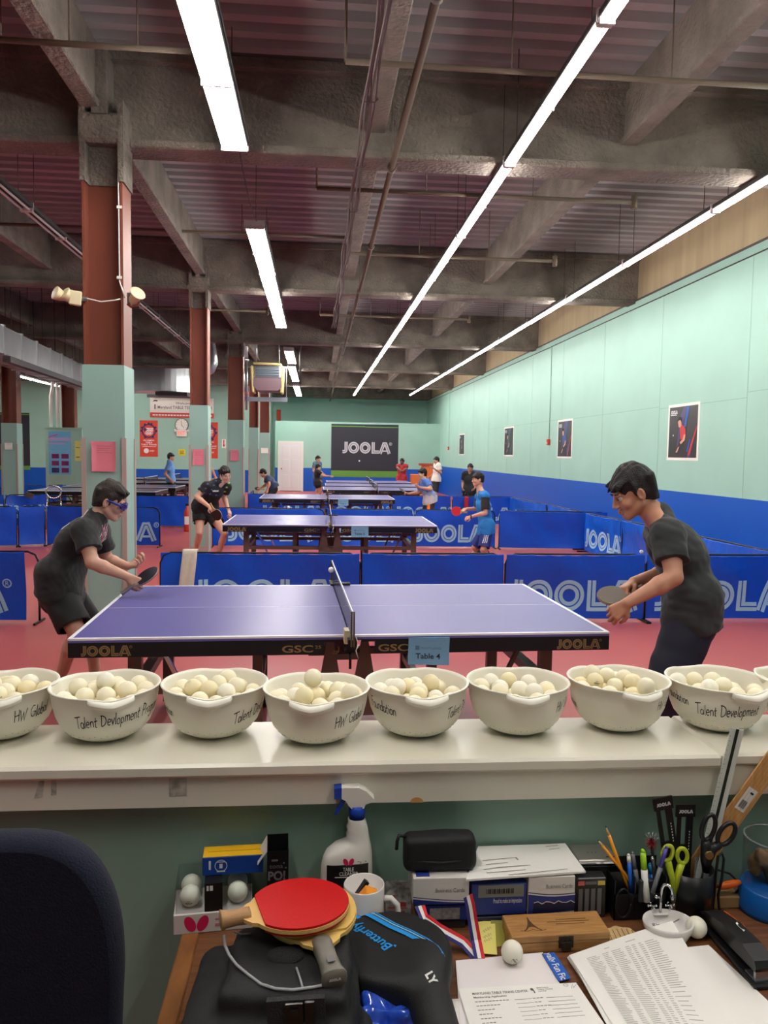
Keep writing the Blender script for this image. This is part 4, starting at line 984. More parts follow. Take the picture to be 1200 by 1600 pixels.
def folds(seed, amp, sc=22., stretch=(1, 1, 1)):
    r = np.random.RandomState(seed); D = r.normal(size=(9, 3))*sc*np.array(stretch); ph = r.uniform(0, 6.3, 9)
    return lambda P: amp*sum(np.sin(P@D[i]+ph[i]+1.3*np.sin(P@D[(i+4) % 9]*.5)) for i in range(9))/3.
def hand(fd, w, d, pn, curl, sc=1., thumb=1., spread=.25, side=1):
    """palm and five fingers from wrist w along d; pn = direction the palm faces; side = which edge carries the thumb"""
    d = unit(d); pn = unit(pn-d*(np.asarray(pn)@d)); lat = np.cross(d, pn)*side
    L = [(.030, .040, .026, .020, .0085), (.010, .044, .029, .022, .0088), (-.010, .041, .027, .021, .0083), (-.028, .032, .021, .018, .0074)]
    for i, (x, l1, l2, l3, r) in enumerate(L):
        a = w+d*.012*sc+lat*x*.45*sc; kn = w+d*(.088-.006*abs(i-1))*sc+lat*x*sc
        fd.cone(a, kn, .0135*sc, .0125*sc, .010)
        p = kn; ang = 0.; dd = unit(d+lat*(x/.03)*spread*.3)
        for l, da in ((l1, .75), (l2, 1.0), (l3, .7)):
            ang += da*curl*(1+.08*i); q = p+(dd*math.cos(ang)+pn*math.sin(ang))*l*sc
            fd.cone(p, q, r*1.08*sc, r*.95*sc, .004); p = q
    t0 = w+d*.022*sc+lat*.026*sc+pn*.006*sc
    t1 = t0+(d*.55+lat*.75*thumb+pn*.25)*.036*sc; t2 = t1+(d*.80+lat*.25*thumb+pn*.45*max(.2, curl))*.032*sc; t3 = t2+(d*.75-lat*.12*thumb+pn*.5*max(.2, curl))*.026*sc
    fd.cone(w+d*.01*sc, t1, .016*sc, .0125*sc, .010); fd.cone(t1, t2, .0118*sc, .0105*sc, .005); fd.cone(t2, t3, .0105*sc, .0088*sc, .004)
M_EYE = mat('eye_white', (196, 186, 178), .45); M_IRIS = mat('dark_iris', (34, 24, 20), .25)
def person(label, J, head, k=1., vox=.006, skin=(206, 150, 124), hair=(30, 26, 24), shirt=None, bottoms=None, shoes=(30, 30, 34), hands=None, long_hair=False, group=None, seed=1, fat=1., style=0):
    J = {a: np.asarray(b, float) for a, b in J.items()}
    base = V3((J['al'][0]+J['ar'][0])/2, (J['al'][1]+J['ar'][1])/2, 0.)
    T = thing('person', label, 'person', tuple(base), 0, group)
    lat = unit(J['sr']-J['sl']); up = unit(J['neck']-J['pel']); fr = unit(np.cross(up, lat)); lat = np.cross(fr, up)
    hc, yaw, pit, rol, hs = head; hc = np.asarray(hc, float)
    f = V3(math.cos(yaw)*math.cos(pit), math.sin(yaw)*math.cos(pit), math.sin(pit)); r_ = unit(np.cross(f, V3(0, 0, 1))); w_ = np.cross(r_, f)
    r_, w_ = r_*math.cos(rol)+w_*math.sin(rol), w_*math.cos(rol)-r_*math.sin(rol)
    HM = np.stack([r_, f, w_], 1); H = lambda x, y, z: hc+HM@(V3(x, y, z)*hs)
    M_SK = mat('skin_%d_%d_%d' % skin, skin, .5, noise=.03, nscale=20)
    # ---- body
    b = Field(vox)
    waist = J['pel']*.55+J['chest']*.45
    fl = (fr, .70)
    b.cone(J['pel'], waist, .150*k*fat, .130*k*fat, .03, fl).cone(waist, J['chest'], .130*k*fat, .155*k*fat, .03, fl).cone(J['chest'], J['neck'], .150*k, .075*k, .03, fl)
    b.cone(J['sl'], J['sr'], .062*k, .062*k, .03)
    nk = J['neck']*.55+H(0, -.025, -.06)*.45
    for q in 'lr': b.cone(nk, J['s'+q]+up*.01*k, .045*k, .05*k, .03)
    for q in 'lr':
        s_, e, w, hp, kn, an, to = (J[c+q] for c in ('s', 'e', 'w', 'h', 'k', 'a', 't'))
        m = s_*.5+e*.5; b.cone(s_, m, .056*k*fat, .047*k*fat, .02).cone(m, e, .047*k*fat, .041*k, .014)
        m = e*.7+w*.3; b.cone(e, m, .041*k, .042*k*fat, .012).cone(m, w, .041*k, .0265*k, .012)
        m = hp*.6+kn*.4; b.cone(hp, m, .090*k*fat, .076*k*fat, .02).cone(m, kn, .076*k*fat, .054*k, .018)
        sh = an-kn; back = unit(np.cross(sh, lat)); back = -back if back@f > 0 else back
        m = kn+sh*.3; b.cone(kn, m, .052*k, .055*k, .015).cone(m+back*.012*k, kn+sh*.75, .050*k, .036*k, .015).cone(kn+sh*.7, an, .037*k, .034*k, .012)
        b.cone(an, to, .034*k, .026*k, .015)
        hd = hands[q] if hands and q in hands else dict(d=w-e, pn=-lat if q == 'r' else lat, curl=.55)
        hand(b, w, hd['d'], hd['pn'], hd.get('curl', .55), hd.get('sc', 1.)*k, hd.get('thumb', 1.), side=hd.get('side', 1 if q == 'l' else -1))
    E = lambda c, r, kk=.012, sub=False: b.ell(H(*c), V3(*r)*hs, HM, kk*hs, sub)
    C = lambda a, c, ra, rb, kk=.012: b.cone(H(*a), H(*c), ra*hs, rb*hs, kk*hs)
    b.cone(J['neck'], H(0, -.022, -.055), .056*k, .053*hs, .02)
    E((0, -.010, .028), (.073, .092, .086)); E((0, .034, -.042), (.056, .054, .074), .02); E((0, .070, -.100), (.022, .019, .017), .02)
    for s_ in (-1, 1):
        C((s_*.050, .004, -.060), (s_*.018, .064, -.098), .018, .017, .018); E((s_*.038, .062, -.036), (.024, .024, .022), .015)
        E((s_*.030, .083, .013), (.026, .010, .009), .012); E((s_*.032, .100, -.007), (.017, .013, .010), .010, True)
        E((s_*.077, -.006, -.016), (.010, .019, .031), .006); E((s_*.083, .000, -.012), (.006, .010, .017), .006, True)
        E((s_*.011, .098, -.042), (.0095, .010, .008), .006)
    C((0, .090, .004), (0, .111, -.036), .0075, .0090, .010)
    E((0, .090, -.063), (.022, .012, .0065), .007); E((0, .088, -.0755), (.019, .012, .0072), .007); E((0, .104, -.0695), (.024, .010, .0018), .004, True)
    skin_mesh('body', b, M_SK, T, base)
    # ---- eyes, brows
    for s_ in (-1, 1):
        e = MB().ball(H(s_*.032, .0795, -.006)-base, .0108*hs, 10); e.build('eye', M_EYE, T)
        MB().ball(H(s_*.032, .0862, -.006)-base, V3(.006, .0055, .006)*hs, 8, HM).build('iris', M_IRIS, T)
        MB().tube([H(s_*.016, .094, .016)-base, H(s_*.032, .094, .021)-base, H(s_*.050, .082, .016)-base], [.0025*hs, .0035*hs, .002*hs], 6).build('eyebrow', mat('hair_%d_%d_%d' % hair, hair, .55, noise=.25, nscale=90, bump=.7, bscale=160), T)
    MB().ball(H(0, .0985, -.0655)-base, V3(.017, .004, .0045)*hs, 10, HM).ball(H(0, .0975, -.075)-base, V3(.014, .004, .0045)*hs, 10, HM).build('lips', mat('lips_%d' % skin[0], tuple(int(c*q) for c, q in zip(skin, (.92, .74, .74))), .45), T)
    # ---- hair
    g = Field(max(.0035, vox*.7))
    g.ell(H(0, -.013, .038), V3(.0805, .099, .092)*hs, HM, .01); g.ell(H(0, -.046, -.012), V3(.069, .054, .062)*hs, HM, .03)
    R2 = random.Random(seed)
    for i in range(30):
        a = R2.uniform(-1, 1); y0 = R2.uniform(-.05, .02)
        if style == 0: tip = (a*.066+R2.uniform(-.01, .01), (.097+R2.uniform(-.008, .012))*(1-.25*a*a), .052+R2.uniform(-.022, .010))
        else: tip = (a*.060+.012, (.088+R2.uniform(-.006, .006))*(1-.25*a*a), .078+R2.uniform(-.010, .010))
        g.cone(H(a*.050, y0, .116-.03*a*a), H(*tip), .018*hs, .006*hs, .010*hs)
    for s_ in (-1, 1): g.cone(H(s_*.074, .010, .04), H(s_*.0745, .014, -.014), .010*hs, .004*hs, .010*hs)
    for i in range(16):
        a = -1.9+i*.24+R2.uniform(-.1, .1); g.cone(H(.076*math.sin(a), -.02-.076*abs(math.cos(a*.5)), .05), H(.060*math.sin(a), -.018-.074*abs(math.cos(a*.55)), -.052-R2.uniform(0, .014)), .010*hs, .0035*hs, .014*hs)
    # keep the face and the ears clear
    g.ell(H(0, .098, -.036), V3(.068, .070, .084)*hs, HM, .008*hs, True)
    for s_ in (-1, 1): g.ell(H(s_*.076, .066, -.028), V3(.030, .046, .070)*hs, HM, .008*hs, True); g.ell(H(s_*.090, .002, -.024), V3(.022, .026, .036)*hs, HM, .006*hs, True)
    g.ell(H(0, .03, -.11), V3(.12, .085, .055)*hs, HM, .01*hs, True)
    st = lambda P: .0022*hs*np.sin(((P-hc)@r_)*190+2.5*np.sin(((P-hc)@f)*40)+1.5*np.sin(((P-hc)@w_)*50))
    g.warp(st)
    M_H = MATS['hair_%d_%d_%d' % hair]
    if long_hair: g.ell(H(0, -.115, .005), V3(.03, .04, .04)*hs, HM, .02); g.cone(H(0, -.12, .0), H(.03, -.15, -.11), .026*hs, .010*hs, .02)
    skin_mesh('hair', g, M_H, T, base)
    # ---- clothes
    if shirt:
        vz = max(vox, .005); c = Field(vz); inf = shirt.get('inf', .018)*k; hemd = shirt.get('hem', .06)
        hem = J['pel']-up*hemd*k
        c.cone(J['pel']-unit(up*(.35 if shirt.get('level') else 1.)+V3(0, 0, 1 if shirt.get('level') else 0))*(hemd+.05)*k, waist, .166*k*fat+inf*1.3, .142*k*fat+inf, .03, fl).cone(waist, J['chest'], .140*k*fat+inf, .160*k*fat+inf, .03, fl).cone(J['chest'], J['neck']-up*.01*k, .152*k+inf, .080*k, .03, fl)
        for q in 'lr': c.cone(J['neck']+up*.012*k-fr*.012*k, J['s'+q]+up*.012*k, .055*k+inf*.4, .054*k+inf*.5, .03)
        if shirt.get('belly'): c.cone(waist+fr*shirt['belly'], hem+fr*shirt['belly'], .11*k, .125*k, .04, fl)
        c.cone(J['sl'], J['sr'], .064*k+inf*.7, .064*k+inf*.7, .03)
        sl = shirt.get('sleeve', .62); sep = shirt.get('sleeve_mat')
        cs = []
        for q in 'lr':
            s_, e = J['s'+q], J['e'+q]; n_ = s_+(e-s_)*sl; c2 = Field(vz) if sep else c; cs.append(c2)
            c2.cone(s_-(e-s_)*(.05 if not sep else -.02), n_, .066*k+inf*.5, .064*k*fat+inf*.7, .02, None, True, 0.)
        for q in 'lr': c.cone(J['h'+q]+V3(0, 0, .10)*k-fr*.01, J['h'+q]-V3(0, 0, .02)*k, .110*k*fat+inf*.8+.012, .105*k*fat+inf*1.1+.016, .04)
        c.cut(hem, -unit(up+shirt.get('level', .0)*V3(0, 0, 1)))
        c.cone(H(0, -.02, -.06), J['neck']-up*.004*k+fr*.018*k, .057*k, .060*k, .008, None, sub=True)
        c.warp(folds(seed, shirt.get('fold', .0035)*k, 20., shirt.get('stretch', (1, 1, 1)))); c.warp(folds(seed+5, .0016*k, 60.))
        skin_mesh('shirt', c, shirt['mats'], T, base, shirt.get('paint'))
        for c2 in (cs if sep else []): c2.warp(folds(seed+3, .003*k, 24.)); skin_mesh('sleeve', c2, sep, T, base)
    if bottoms:
        c = Field(max(vox, .005)); inf = bottoms.get('inf', .02)*k; fr_ = bottoms.get('len', .8)
        c.cone(J['hl'], J['hr'], .098*k*fat+inf*.5, .098*k*fat+inf*.5, .04); c.cone(J['pel']+up*.05*k, J['pel']-unit(up*.3+V3(0, 0, 1))*.05*k, .146*k*fat+inf*.3, .146*k*fat+inf*.3, .03, (unit(fr*V3(1, 1, .3)), .76))
        for q in 'lr':
            hp, kn, an = J['h'+q], J['k'+q], J['a'+q]
            if fr_ <= 1.: e = hp+(kn-hp)*fr_; c.cone(hp, e, .094*k*fat+inf*.8, (.084-.02*fr_)*k*fat+inf*1.5, .025, None, True, .15)
            else:
                e = kn+(an-kn)*(fr_-1); c.cone(hp, kn, .098*k*fat+inf*.8, .072*k*fat+inf*1.1, .05); c.cone(kn, e, .070*k*fat+inf*1.1, .052*k+inf*1.2, .02, None, True, .15)
        c.cut(J['pel']+up*.09*k, up)
        c.warp(folds(seed+9, .0035*k, 20.))
        skin_mesh('trousers' if fr_ > 1 else 'shorts', c, bottoms['mats'], T, base, bottoms.get('paint'))
    for q in 'lr':
        an, to = J['a'+q], J['t'+q]; d = to-an; d[2] = 0; d = unit(d); g0 = V3(an[0], an[1], 0)
        lift = bottoms.get('lift', {}).get(q, 0.) if bottoms else 0.
        z0 = max(0., an[2]-.085*k); c = Field(max(vox, .006))
        c.cone(g0-d*.035*k+V3(0, 0, z0+.045*k), g0+d*.15*k+V3(0, 0, max(0., z0*.3)+.030*k), .042*k, .036*k, .02); c.cone(g0+V3(0, 0, z0+.05*k), g0-d*.01*k+V3(0, 0, z0+.10*k), .043*k, .044*k, .02); c.cone(g0-d*.03*k+V3(0, 0, z0+.03*k), g0+d*.15*k+V3(0, 0, max(0., z0*.3)+.028*k), .040*k, .042*k, .01)
        c.cut(V3(0, 0, 0.002), V3(0, 0, -1))
        sh = skin_mesh('shoe', c, mat('shoe_%d_%d_%d' % shoes, shoes, .5), T, base)
        MB().tube([g0-base+d*(.03+.022*i)*k+np.cross(d, V3(0, 0, 1))*s_*.02*k+V3(0, 0, z0+(.088-.009*i)*k) for i in range(4) for s_ in ((-1, 1) if i % 2 else (1, -1))], .003*k, 5).build('laces', M_WHITE, sh)
    return T, H, HM, base
def racket(label, c, n, hdl, front=(170, 40, 40), back=(24, 24, 26), wood=(206, 170, 110), r=.078, grp=None, name='table_tennis_racket', hw=(176, 140, 92), hl=.104, fat=1.):
    """c = blade centre, n = face direction, hdl = direction from blade to handle"""
    c = np.asarray(c, float); hdl = unit(hdl); n = unit(n-hdl*(np.asarray(n)@hdl)); x = np.cross(hdl, n)
    T = thing(name, label, 'racket', tuple(c), 0, grp)
    out = [(1.0*r*math.sin(a), -1.05*r*math.cos(a)) for a in np.linspace(-PI*.86, PI*.86, 40)]
    out = out+[(.030, r*1.06), (.015, r*1.2), (-.015, r*1.2), (-.030, r*1.06)]
    MB().prism(out, -.003, .003, (0, 0, 0), x, hdl).build('blade', mat('blade_%d_%d' % wood[:2], wood, .5, noise=.08, nscale=40, stretch=(1, 1, 1)), T)
    rub = [(.985*r*math.sin(a), -1.035*r*math.cos(a)) for a in np.linspace(-PI*.80, PI*.80, 40)]
    for nm, s, col in (('front_rubber', 1, front), ('back_rubber', -1, back)):
        d0, d1 = sorted((s*.003, s*.0068)); MB().prism(rub, -d1, -d0, (0, 0, 0), x, hdl).build(nm, mat('rubber_%d_%d_%d' % col, col, .5, bump=.06, bscale=300, spec=.25), T)
    h0 = r*1.04; s = MB()
    prof = [(0, .013), (.012, .0135), (.05, .0125), (.085, .0135), (.102, .0165), (.104, .0155)]
    V = []; m = 16
    for t, q in prof:
        for i in range(m): a = 2*PI*i/m; V.append(hdl*(h0+t*hl/.104)+x*q*fat*1.05*math.copysign(abs(math.cos(a))**.7, math.cos(a))+n*q*fat*.85*math.copysign(abs(math.sin(a))**.7, math.sin(a)))
    F = [(i*m+j, i*m+(j+1) % m, (i+1)*m+(j+1) % m, (i+1)*m+j) for i in range(len(prof)-1) for j in range(m)]+[tuple(range(m))[::-1], tuple((len(prof)-1)*m+j for j in range(m))]
    s.add(V, F, True); s.build('handle', mat('handle_%d_%d_%d' % hw, hw, .5, noise=.1, nscale=60, stretch=(1, 1, 6)), T)
    return T
K = lambda x, y, Y: at(x, y, Y)
def standing(J, feet_z=.085):
    return J
BLK = mat('black_sports_cloth', (30, 30, 32), .75, noise=.1, nscale=12, sheen=.1)
BLK2 = mat('charcoal_tee_cloth', (40, 44, 44), .8, noise=.08, nscale=12, sheen=.1)
BLKS = mat('black_shorts_cloth', (20, 22, 22), .7)
NVY = mat('dark_navy_cloth', (20, 24, 42), .75)
SW = mat('white_shirt_print', (216, 216, 220), .7); SRED = mat('red_shirt_print', (170, 34, 56), .7)

# ---- player in goggles, left
Y = 5.2
J = dict(pel=K(91, 914, 5.2), chest=K(121, 848, 5.2), neck=K(151, 812, 5.2), sr=K(132, 832, 5.02), sl=K(153, 832, 5.38), er=K(144, 879, 4.93), wr=K(199, 901, 4.98), el=K(167, 874, 5.46), wl=K(200, 885, 5.40),
         hr=K(91, 924, 5.10), hl=K(99, 924, 5.30), kr=K(121, 990, 4.98), kl=K(146, 988, 5.42), ar=K(92, 1063, 5.22), al=K(148, 1064, 5.45))
J['tr'] = J['ar']+V3(.13, -.05, -.05); J['tl'] = J['al']+V3(.14, .02, -.05)
def pt(C):
    m = np.zeros(len(C))
    for i, (px, py) in enumerate(((106, 817), (101, 823), (97, 829), (92, 838), (88, 845), (84, 852), (130, 803), (136, 800))):
        m[np.linalg.norm((C-K(px, py, 5.2))*[1, .45, 1], axis=1) < (.034 if i < 6 else .024)] = 1
    fx = K(156, 832, 5.2)
    z = (np.abs(C[:, 1]-5.2) < .09) & (C[:, 0] > fx[0]-.02) & (C[:, 2] > K(156, 856, 5.2)[2]) & (C[:, 2] < K(156, 818, 5.2)[2])
    m[z & (np.sin(C[:, 2]*150+C[:, 1]*70) > .1)] = 2; m[z & (np.sin(C[:, 2]*90-C[:, 1]*130) > .7)] = 1
    return m
hd = dict(r=dict(d=K(216, 912, 4.97)-J['wr'], pn=V3(.25, .75, -.35), curl=1.25, thumb=.6, side=-1), l=dict(d=K(220, 881, 5.38)-J['wl'], pn=V3(.2, -.4, .9), curl=.75, thumb=.9, side=-1))
PA, HA, HMA, bA = person('player in blue goggles, black shirt and shorts crouching at the left table end', J, (K(172, 782, 5.2), .06, -.36, .0, 1.0), .98, .0042, (204, 156, 134), (46, 38, 33), dict(mats=[BLK, SW, SRED], paint=pt, belly=.045, inf=.022, hem=.07, level=.3, sleeve=.60, fold=.0045), dict(mats=[BLKS], len=.84, inf=.026), (24, 24, 28), hd, seed=3, style=1)
# sports goggles
M_GOG = mat('royal_blue_plastic', (34, 52, 150), .3); Hb = lambda *a: HA(*a)-bA
gg = MB()
for s_ in (-1, 1): gg.tube([Hb(s_*.084, -.004, .004), Hb(s_*.086, .030, .004), Hb(s_*.076, .068, .001), Hb(s_*.062, .092, -.002)], [.005, .007, .008, .008], 8)
gg.tube([Hb(-.062, .092, .012), Hb(-.03, .106, .014), Hb(0, .110, .008), Hb(.03, .106, .014), Hb(.062, .092, .012)], .0055, 8).tube([Hb(-.062, .092, -.016), Hb(-.03, .105, -.024), Hb(-.010, .113, -.010), Hb(0, .114, -.002), Hb(.010, .113, -.010), Hb(.03, .105, -.024), Hb(.062, .092, -.016)], .0045, 8)
for s_ in (-1, 1): gg.tube([Hb(s_*.062, .092, .014), Hb(s_*.064, .088, -.002), Hb(s_*.062, .092, -.018)], .006, 8)
go = gg.build('goggles', M_GOG, PA)
for s_ in (-1, 1): MB().grid(lambda u, v: Hb(s_*(.012+.048*u), .109-.016*u*u, .012-.034*v), 6, 4).build('lens', mat('violet_lens', (70, 50, 110), .12, trans=.6), go)
b_ = racket('dark paddle in the near hand of the player in goggles', K(229, 900, 4.99), V3(-.35, -.35, .85), K(214, 911, 4.97)-K(231, 899, 4.99), (64, 52, 74), (40, 38, 48), (170, 150, 140), hw=(120, 110, 116))

# ---- player in charcoal tee, right
J = dict(pel=K(1082, 948, 3.97), chest=K(1062, 868, 3.97), neck=K(1028, 812, 3.97), sl=K(1045, 838, 3.79), sr=K(1030, 838, 4.15), el=K(1053, 902, 3.68), wl=K(981, 942, 3.68), er=K(1046, 893, 4.24), wr=K(990, 909, 4.14),
         hl=K(1080, 964, 3.87), hr=K(1078, 964, 4.07), kl=K(1040, 1076, 3.78), kr=K(1052, 1066, 4.16), al=K(1062, 1195, 3.84), ar=K(1080, 1170, 4.20))
J['al'][2] = .09; J['ar'][2] = .09; J['tl'] = J['al']+V3(-.15, -.03, -.05); J['tr'] = J['ar']+V3(-.15, .02, -.05)
def pt(C):
    m = np.zeros(len(C)); P0 = K(1083, 824, 3.97)
    m[(np.linalg.norm((C-P0)*[1, .4, 1], axis=1) < .030) & (np.sin(C[:, 2]*260+C[:, 0]*160) > .2)] = 1
    return m
hd = dict(l=dict(d=K(961, 957, 3.70)-J['wl'], pn=V3(.35, .8, -.25), curl=.85, thumb=.7, side=1), r=dict(d=K(974, 919, 4.10)-J['wr'], pn=V3(.1, -.25, -.9), curl=1.1, thumb=.5, side=1))
PB, HB, HMB, bB = person('player in charcoal tee and navy trousers leaning over the right table end', J, (K(989, 767, 3.97), PI-.04, -.42, 0, 1.11), 1.04, .0042, (190, 136, 110), (24, 22, 22), dict(mats=[BLK2, mat('olive_print', (96, 98, 60), .7)], paint=pt, belly=.02, inf=.018, hem=.095, level=2.2, sleeve=.62, fold=.0040), dict(mats=[NVY], len=1.93, inf=.028), (30, 30, 34), hd, seed=8, fat=1.04, style=0)
racket('grey black paddle held by the player in charcoal tee', K(958, 931, 4.06), V3(-.1, -.42, .86), K(1004, 918, 4.10)-K(958, 932, 4.06), (150, 60, 60), (112, 104, 94), (190, 150, 100), hw=(96, 74, 56), r=.082)

# ---- girl beyond the column
Y = 11.6
SX = lambda x: 290+x/10.67
SYy = lambda y: 720+y/10.67
Q = lambda x, y, Y: K(SX(x), SYy(y), Y)
J = dict(pel=Q(300, 800, 11.6), chest=Q(450, 520, 11.45), neck=Q(570, 370, 11.4), sr=Q(350, 430, 11.35), sl=Q(690, 440, 11.55), er=Q(185, 600, 11.3), wr=Q(400, 770, 11.1), el=Q(640, 600, 11.65), wl=Q(710, 800, 11.5),
         hr=Q(245, 850, 11.6), hl=Q(420, 870, 11.6), kr=Q(230, 1200, 11.4), kl=Q(650, 1210, 11.35), ar=Q(150, 1560, 11.75), al=Q(520, 1580, 11.5))
for q in 'lr': J['a'+q][2] = .085; J['t'+q] = J['a'+q]+V3(.06, -.12, -.05)
pr = lambda C: (np.sin(C[:, 0]*45+C[:, 2]*30)*np.sin(C[:, 2]*60-C[:, 0]*25) > .72)*(C[:, 2] > Q(0, 600, 11.5)[2])
def pt(C):
    m = np.zeros(len(C)); sel = pr(C); m[sel & (C[:, 0] > Q(620, 0, 11.5)[0])] = 2; m[sel & (C[:, 0] <= Q(620, 0, 11.5)[0])] = 1
    a, b2 = Q(450, 505, 11.3), Q(540, 485, 11.3); m[(C[:, 0] > a[0]) & (C[:, 0] < b2[0]) & (abs(C[:, 2]-a[2]) < .012) & (C[:, 1] < 11.45)] = 3
    return m
PC, *_ = person('girl in black patterned shirt and black shorts beside the second tall column', J, (Q(660, 225, 11.4), -1.0, -.30, -.16, .92), .90, .0065, (222, 172, 150), (34, 26, 24), dict(mats=[mat('black_shirt', (24, 24, 30), .7), mat('blue_grey_print', (70, 84, 130), .7), mat('lime_print', (120, 170, 50), .7), SW], paint=pt, inf=.02, sleeve=.55), dict(mats=[BLKS], len=.52, inf=.03), (40, 40, 44),
    dict(r=dict(d=Q(470, 830, 11.0)-J['wr'], pn=V3(.2, .5, -.5), curl=.9, side=-1), l=dict(d=Q(750, 920, 11.45)-J['wl'], pn=V3(-.4, .3, 0), curl=.5)), long_hair=True, seed=12, style=1)
tag(MB().tube([J['wl']+V3(.033*math.cos(a), .033*math.sin(a), .02) for a in np.linspace(0, 2*PI, 14, endpoint=False)], .008, 6, closed=True).build('wristband', M_BLACK), 'black band on the wrist of the girl in black', 'wristband')
racket('dark paddle held low by the girl in black', Q(520, 900, 11.0), V3(-.45, -.75, .1), Q(455, 790, 11.0)-Q(520, 900, 11.0), (90, 110, 100), (60, 40, 40), (200, 170, 130))
# ---- boy with the red paddle
Q = lambda x, y, Y: K(700+x/10.667, 720+y/10.667, Y)
J = dict(pel=Q(640, 1130, 12.6), chest=Q(590, 760, 12.6), neck=Q(530, 520, 12.6), sl=Q(620, 590, 12.42), sr=Q(520, 590, 12.78), el=Q(625, 870, 12.36), wl=Q(380, 930, 12.34), er=Q(500, 800, 12.86), wr=Q(310, 800, 12.75),
         hl=Q(650, 1170, 12.5), hr=Q(620, 1170, 12.7), kl=Q(590, 1470, 12.4), kr=Q(440, 1440, 12.75), al=Q(640, 1800, 12.5), ar=Q(480, 1790, 12.8))
for q in 'lr': J['a'+q][2] = .085; J['t'+q] = J['a'+q]+V3(-.13, -.03, -.05)
LB = mat('azure_shirt', (28, 120, 200), .65)
def pt(C):
    m = np.zeros(len(C)); 
    for a, b2, c_ in ((720, 640, .03), (735, 720, .035), (770, 860, .03), (805, 920, .02)): m[np.linalg.norm((C-Q(a, b2, 12.6))*[1, .3, 1], axis=1) < c_*1.6] = 1
    return m
def ps(C):
    u = (C[:, 0]-Q(600, 0, 12.5)[0]); zt, zb = Q(0, 1200, 12.5)[2], Q(0, 1350, 12.5)[2]; s = (C[:, 2]-zb)/(zt-zb)
    m = ((s > 0) & (s < 1) & (u > -.03+.05*s) & (u < .045+.06*s) & (np.sin((u-.04*s)*210) > .1) & (C[:, 1] < 12.55)).astype(float)
    return m
PD, *_ = person('boy in azure shirt with black sleeves at the right end of the second table', J, (Q(500, 305, 12.6), PI+.12, -.08, 0, .93), .86, .0065, (208, 160, 138), (26, 22, 22), dict(mats=[LB, SW], paint=pt, inf=.030, hem=.10, sleeve=.80, sleeve_mat=BLK, fold=.006), dict(mats=[mat('navy_blue_shorts', (24, 44, 120), .65), SW], paint=ps, len=.92, inf=.03), (60, 60, 70),
    dict(l=dict(d=Q(270, 970, 12.34)-J['wl'], pn=V3(-.1, .6, -.4), curl=.9), r=dict(d=Q(240, 840, 12.75)-J['wr'], pn=V3(0, .4, -.5), curl=1.1)), seed=21, style=0)
tag(MB().tube([J['wl']+V3(.0, .033*math.cos(a), .033*math.sin(a)) for a in np.linspace(0, 2*PI, 14, endpoint=False)], .009, 6, closed=True).build('wristband', M_BLACK), 'black watch band on the boy with the red paddle', 'wristband')
racket('red paddle held up by the boy in azure shirt', Q(140, 840, 12.74), V3(.05, -1, .1), V3(1, 0, -.12), (30, 30, 30), (206, 44, 58))
# ---- boy in light blue at the third table
Q = lambda x, y, Y: K(620+x/12, 690+y/12, Y)
J = dict(pel=Q(620, 1100, 17.3), chest=Q(550, 860, 17.3), neck=Q(490, 730, 17.3), sl=Q(580, 770, 17.12), sr=Q(480, 780, 17.48), el=Q(640, 890, 17.0), wl=Q(440, 860, 16.98), er=Q(400, 950, 17.6), wr=Q(230, 975, 17.5),
         hl=Q(640, 1120, 17.2), hr=Q(600, 1120, 17.4), kl=Q(600, 1400, 17.1), kr=Q(520, 1380, 17.5), al=Q(700, 1700, 17.3), ar=Q(560, 1700, 17.5))
for q in 'lr': J['a'+q][2] = .085; J['t'+q] = J['a'+q]+V3(-.13, -.03, -.05)
def pt(C): s = (C[:, 2]-Q(0, 1130, 17.3)[2])/(Q(0, 740, 17.3)[2]-Q(0, 1130, 17.3)[2])+.04*np.sin(C[:, 0]*60+C[:, 2]*30); return (s < .34)*2+((s >= .34) & (s < .52))*1
def ps(C): return ((C[:, 1] < 17.22) & (abs(C[:, 0]-Q(625, 0, 17.1)[0]-.05*(C[:, 2]-.7)) < .03)).astype(float)
person('boy in blue to white faded shirt stretching his paddle at the third table', J, (Q(480, 600, 17.3), PI+.05, -.05, 0, .97), .92, .009, (210, 160, 136), (26, 22, 22), dict(mats=[mat('mid_blue_cloth', (84, 128, 208), .7), mat('lilac_grey_cloth', (150, 160, 200), .7), mat('pale_grey_cloth', (206, 206, 210), .7)], paint=pt, inf=.03, hem=.07, sleeve=.6), dict(mats=[mat('dark_grey_shorts', (52, 50, 52), .7), mat('orange_stripe', (232, 120, 40), .7)], paint=ps, len=.95), (60, 60, 70),
    dict(l=dict(d=Q(370, 830, 16.98)-J['wl'], pn=V3(0, .5, .5), curl=.6), r=dict(d=Q(160, 950, 17.5)-J['wr'], pn=V3(0, 0, -1), curl=1.)), seed=31)
racket('dark paddle stretched out by the boy in the faded blue shirt', Q(100, 912, 17.5), V3(.35, -.2, .9), Q(170, 955, 17.5)-Q(100, 912, 17.5), (50, 40, 44), (40, 36, 36))
